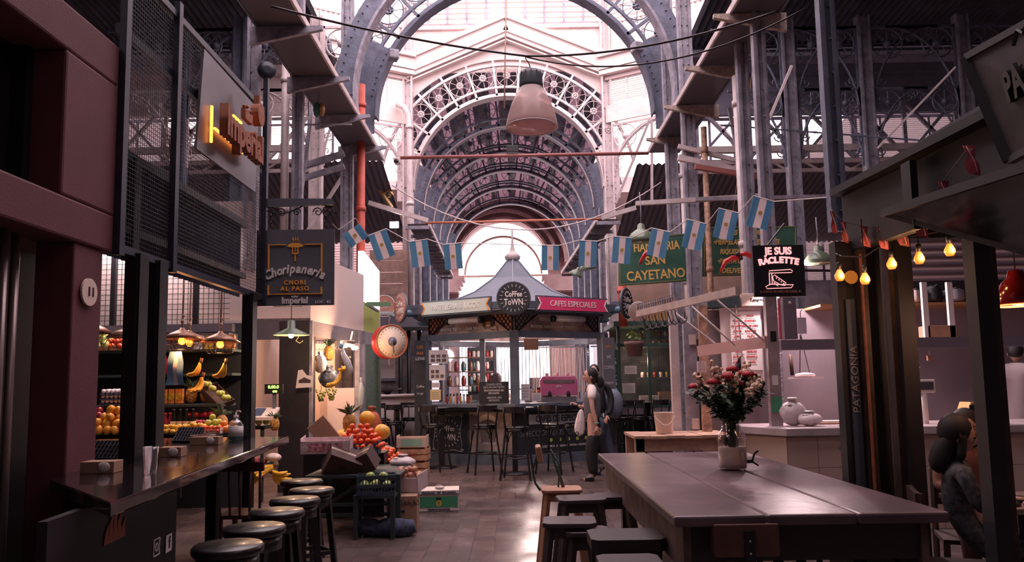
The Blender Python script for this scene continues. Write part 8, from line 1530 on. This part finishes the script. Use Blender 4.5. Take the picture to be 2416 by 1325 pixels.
p = W(2402, 720, 4.4); T = thing('red_shade_lamp', 'glossy red lamp shade with a lit rim at the right edge', 'lamp', tuple(p)); b = B(); b.lathe([(.115, 0), (.118, .02), (.11, .07), (.08, .13), (.05, .16), (.04, .20), (.015, .21)], n=28); b.build('shade', mat('red_enamel', (.25, .012, .02), .15, coat=.6), T); b = B(); b.ball((0, 0, .03), .03, n=8, m=6); b.build('bulb', EB, T); b = B(); b.tube([(0, 0, .2), (0, 0, .75)], .004, 4); b.build('cord', WIRE, T); b = B(); b.tube([(.116 * math.cos(i * PI / 14), .116 * math.sin(i * PI / 14), 0) for i in range(28)], .0035, 4, cyc=True); b.build('lit_rim', mat('rim_glow', (.9, .35, .1), .4, e=(1, .3, .08), es=1.5), T); point('red_shade_lamp_light', p - V((0, 0, .05)), 5, (1, .5, .3), .04)
# potted plant and table for two
p = W(2118, 1150, 4.95); T = thing('potted_shrub', 'white glazed planter with a dark shrub between the dark posts', 'potted plant', (p.x + .02, 5.45, .55)); b = B(); b.lathe([(.09, 0), (.12, .02), (.13, .15), (.12, .32), (.10, .34), (.10, .30)], n=24); b.build('planter', mat('glazed_white', (.34, .24, .21), .25), T); b = B(); r = random.Random(4)
for i in range(90): c = V((r.uniform(-.14, .14), r.uniform(-.12, .12), .32 + r.uniform(0, .26))); e = V((r.uniform(-1, 1), r.uniform(-1, 1), r.uniform(0, 1))).normalized(); s = e.cross(ZA).normalized() * .012; b.add([c, c + e * .02 + s, c + e * .05, c + e * .02 - s], [(0, 1, 2, 3)])
b.build('foliage', LG, T); b = B(); b.box(-.2, .2, -.2, .2, 0, .55); one('planter_stand', b, BLACK, 'dark cube under the white glazed planter', 'stand', base=(0, 0, 0)).location = (p.x + .02, 5.45, 0)
T = thing('diner_table', 'small pale-topped table where the two seated women sit', 'table', (3.02, 4.62, 0)); b = B(); b.box(-.32, .9, -.3, .35, .70, .73); b.build('tabletop', mat('pale_tabletop', (.32, .22, .20), .4), T); b = B(); b.box(-.03, .03, -.03, .03, 0, .70); b.box(-.2, .2, -.2, .2, 0, .02); b.build('pedestal', BLACK, T); b = B(); b.lathe([(.05, 0), (.11, .015), (.0, .01)], n=20); one('plate', b, mat('dark_plate', (.05, .03, .03), .3), 'dark plate on the small pale-topped table', 'plate', base=(0, 0, 0)).location = (3.0, 4.6, .732)
def seated(x, y, yaw, lab, top, hairm, skinm, long=True, pattern=None, z=0, hd=.2):
    T = thing('person', lab, 'person', (x, y, 0), yaw); vs = [((0, 0, .50), (.15, .14)), ((0, .02, .66), (.13, .115)), ((0, .0, .82), (.145, .11)), ((0, -.02, .93), (.12, .08)), ((0, -.02, .99), .045)]; es = [(0, 1), (1, 2), (2, 3), (3, 4)]
    for s in (-1, 1):
        k = len(vs); vs += [((s * .17, -.02, .90), .052), ((s * .20, -.08, .72), .042), ((s * .10, -.30, .74), .03)]; es += [(3, k), (k, k + 1), (k + 1, k + 2)]
        k = len(vs); vs += [((s * .09, -.12, .48), .085), ((s * .09, -.42, .47), .07), ((s * .09, -.44, .2), .05), ((s * .09, -.44, .05), .04), ((s * .09, -.56, .03), .035)]; es += [(0, k), (k, k + 1), (k + 1, k + 2), (k + 2, k + 3), (k + 3, k + 4)]
        hand(T, (s * .10, -.30, .745), (-s * .4, -1, 0), skinm, side=s, k=.9)
    skin('body', vs, es, top, T); skin('neck', [((0, -.02, .95), .045), ((0, -.02, 1.02), .042)], [(0, 1)], skinm, T); HM = head(T, V((0, -.03, 1.11)), 0, skinm, hairm, hd, .95)
    skin('hair', [(HM @ V((0, .02, .07)), .07), (HM @ V((0, .05, .0)), .085), (HM @ V((0, .07, -.12)), .085), (HM @ V((0, .08, -.26)), .07), (HM @ V((.06, -.01, .02)), .03), (HM @ V((.075, -.02, -.14)), .03), (HM @ V((-.06, -.01, .02)), .03), (HM @ V((-.075, -.02, -.14)), .03)], [(0, 1), (1, 2), (2, 3), (0, 4), (4, 5), (0, 6), (6, 7)], hairm, T); b = B(); b.ball((0, .026, .032), .094, .10, .115, 16, 10); b.xf(HM); b.build('hair_crown', hairm, T)
    return T
seated(2.62, 4.62, R(70), 'woman with long dark hair in a patterned sweater, seated beside the long table', mat('patterned_knit', (.05, .048, .058), .9, var=.7, vs=30), HAIR, SKIN2); seated(3.13, 5.36, R(-20), 'woman with long brown hair in a dark red top, seated at the small table', mat('dark_red_top', (.16, .07, .06), .9, var=.5, vs=5), HAIRB, SKIN1)
for x, y, rz, lab in ((2.58, 4.60, 70, 'dark chair under the woman in the patterned sweater'), (3.15, 5.42, -20, 'dark chair under the woman with brown hair')):
    T = thing('cafe_chair', lab, 'chair', (x, y, 0), R(rz)); b = B(); b.box(-.2, .2, -.2, .2, .34, .37); b.build('seat', DKW, T); b = B(); b.box(-.19, .19, .19, .22, .55, .80); b.build('backrest', DKW, T)
    for sx in (-1, 1):
        for sy in (-1, 1): b = B(); b.beam((sx * .18, sy * .19, .8 if sy > 0 else .35), (sx * .19, sy * .20, 0), .03); b.build('leg', DKW, T)
# butcher
p = W(2408, 900, 8.9); T = thing('person', 'butcher in a white coat standing with his back turned behind the yellow scale', 'person', (p.x, 8.95, 0), R(150)); WC_ = mat('white_coat', (.42, .34, .36), .85); vs = [((0, 0, .9), (.16, .15)), ((0, 0, 1.15), (.17, .14)), ((0, 0, 1.4), (.2, .15)), ((0, 0, 1.55), (.15, .1)), ((0, 0, 1.62), .055), ((.1, 0, .5), .10), ((.1, 0, .08), .06), ((-.1, 0, .5), .10), ((-.1, 0, .08), .06), ((.27, 0, 1.5), .07), ((.32, -.05, 1.25), .06), ((.25, -.25, 1.12), .045), ((-.27, 0, 1.5), .07), ((-.32, -.05, 1.25), .06), ((-.25, -.25, 1.12), .045)]
skin('body', vs, [(0, 1), (1, 2), (2, 3), (3, 4), (0, 5), (5, 6), (0, 7), (7, 8), (3, 9), (9, 10), (10, 11), (3, 12), (12, 13), (13, 14)], WC_, T); HM = head(T, V((0, -.02, 1.73)), 0, SKIN2, HAIR); b = B(); b.ball((0, .022, .03), .084, .09, .10, 14, 8); b.xf(HM); b.build('hair', HAIR, T)
for s in (-1, 1): hand(T, (s * .25, -.25, 1.12), (-s * .3, -1, 0), SKIN2, side=s)
# clutter of struts in the bays beside the crossing
for i, (a, c, Y, w_, m_, lab) in enumerate((((742, 195), (706, 500), 12.5, .05, STEELM, 'slanting brace from the tray down to the riveted column on the left'), ((806, 420), (716, 560), 14.6, .06, STEELL, 'pale slanting brace crossing below the left tray'), ((716, 392), (812, 362), 13, .10, STEELM, 'buff box beam between the two left columns, upper'), ((716, 420), (812, 392), 13, .09, STEELM, 'buff box beam between the two left columns, lower'), ((1532, 285), (1452, 480), 17, .06, STEELL, 'pale slanting brace right of the rosette arch, long one'), ((1538, 285), (1538, 472), 17, .06, STEELL, 'pale upright hanger right of the rosette arch'), ((1600, 345), (1745, 380), 12.5, .07, STEELL, 'upper pale catwalk rail on the right'), ((1600, 372), (1742, 402), 12.3, .09, STEELL, 'lower broad catwalk rail on the right'), ((1640, 393), (1803, 420), 10.8, .07, MT['red_oxide'], 'dark red flat bar between columns on the right'), ((1720, 255), (1742, 370), 11.5, .05, STEELM, 'slanting strut left of the elbow pipe'), ((1868, 155), (1815, 280), 12, .04, STEELL, 'pale diagonal strut in the right aisle near the tall column'), ((2254, 158), (2070, 350), 12.5, .03, STEELL, 'long thin diagonal strut in the right aisle'), ((1700, 295), (2225, 335), 11, .02, STEEL, 'dark thin rod crossing the right aisle windows'), ((1640, 470), (2000, 462), 10.5, .05, STEELM, 'flat bar above the green boards'), ((1500, 480), (1790, 462), 12, .07, STEELL, 'pale slanted channel from the kiosk side to the right columns'), ((620, 295), (830, 293), 12, .025, STEELM, 'thin horizontal rod between left columns'), ((1010, 520), (870, 478), 15.5, .09, STEELL, 'pale channel running back from the left tray end'), ((1420, 514), (1500, 490), 15.5, .09, STEELL, 'pale channel running back from the right tray end'))):
    b = B(); b.beam(W(*a, Y), W(*c, Y + .01), w_, w_); one('iron_strut', b, m_, lab, 'strut')
for s, a in ((-1, (1012, 528, 1068, 655)), (1, (1408, 518, 1325, 655))):
    A_, C_ = W(a[0], a[1], 17.5), W(a[2], a[3], 26); C_.z = A_.z; T = thing('rear_cable_tray', 'ribbed tray running back above the kiosk on the %s' % ('left' if s < 0 else 'right'), 'tray', tuple(A_)); b = B(); d = C_ - A_; b.beam((0, 0, 0), d, .04, .1); b.build('edge_rail', STEELL, T); b = B()
    for i in range(9): p_ = d * (i / 8); b.box(min(p_.x, p_.x + s * .55), max(p_.x, p_.x + s * .55), p_.y - .03, p_.y + .03, -.12, -.04)
    b.build('bracket', STEELM, T); b = B(); b.slab([V((0, 0, 0)), d, d + V((s * .5, 0, 0)), V((s * .5, 0, 0))], (0, 0, .01)); b.build('tray_floor', TRAY, T)
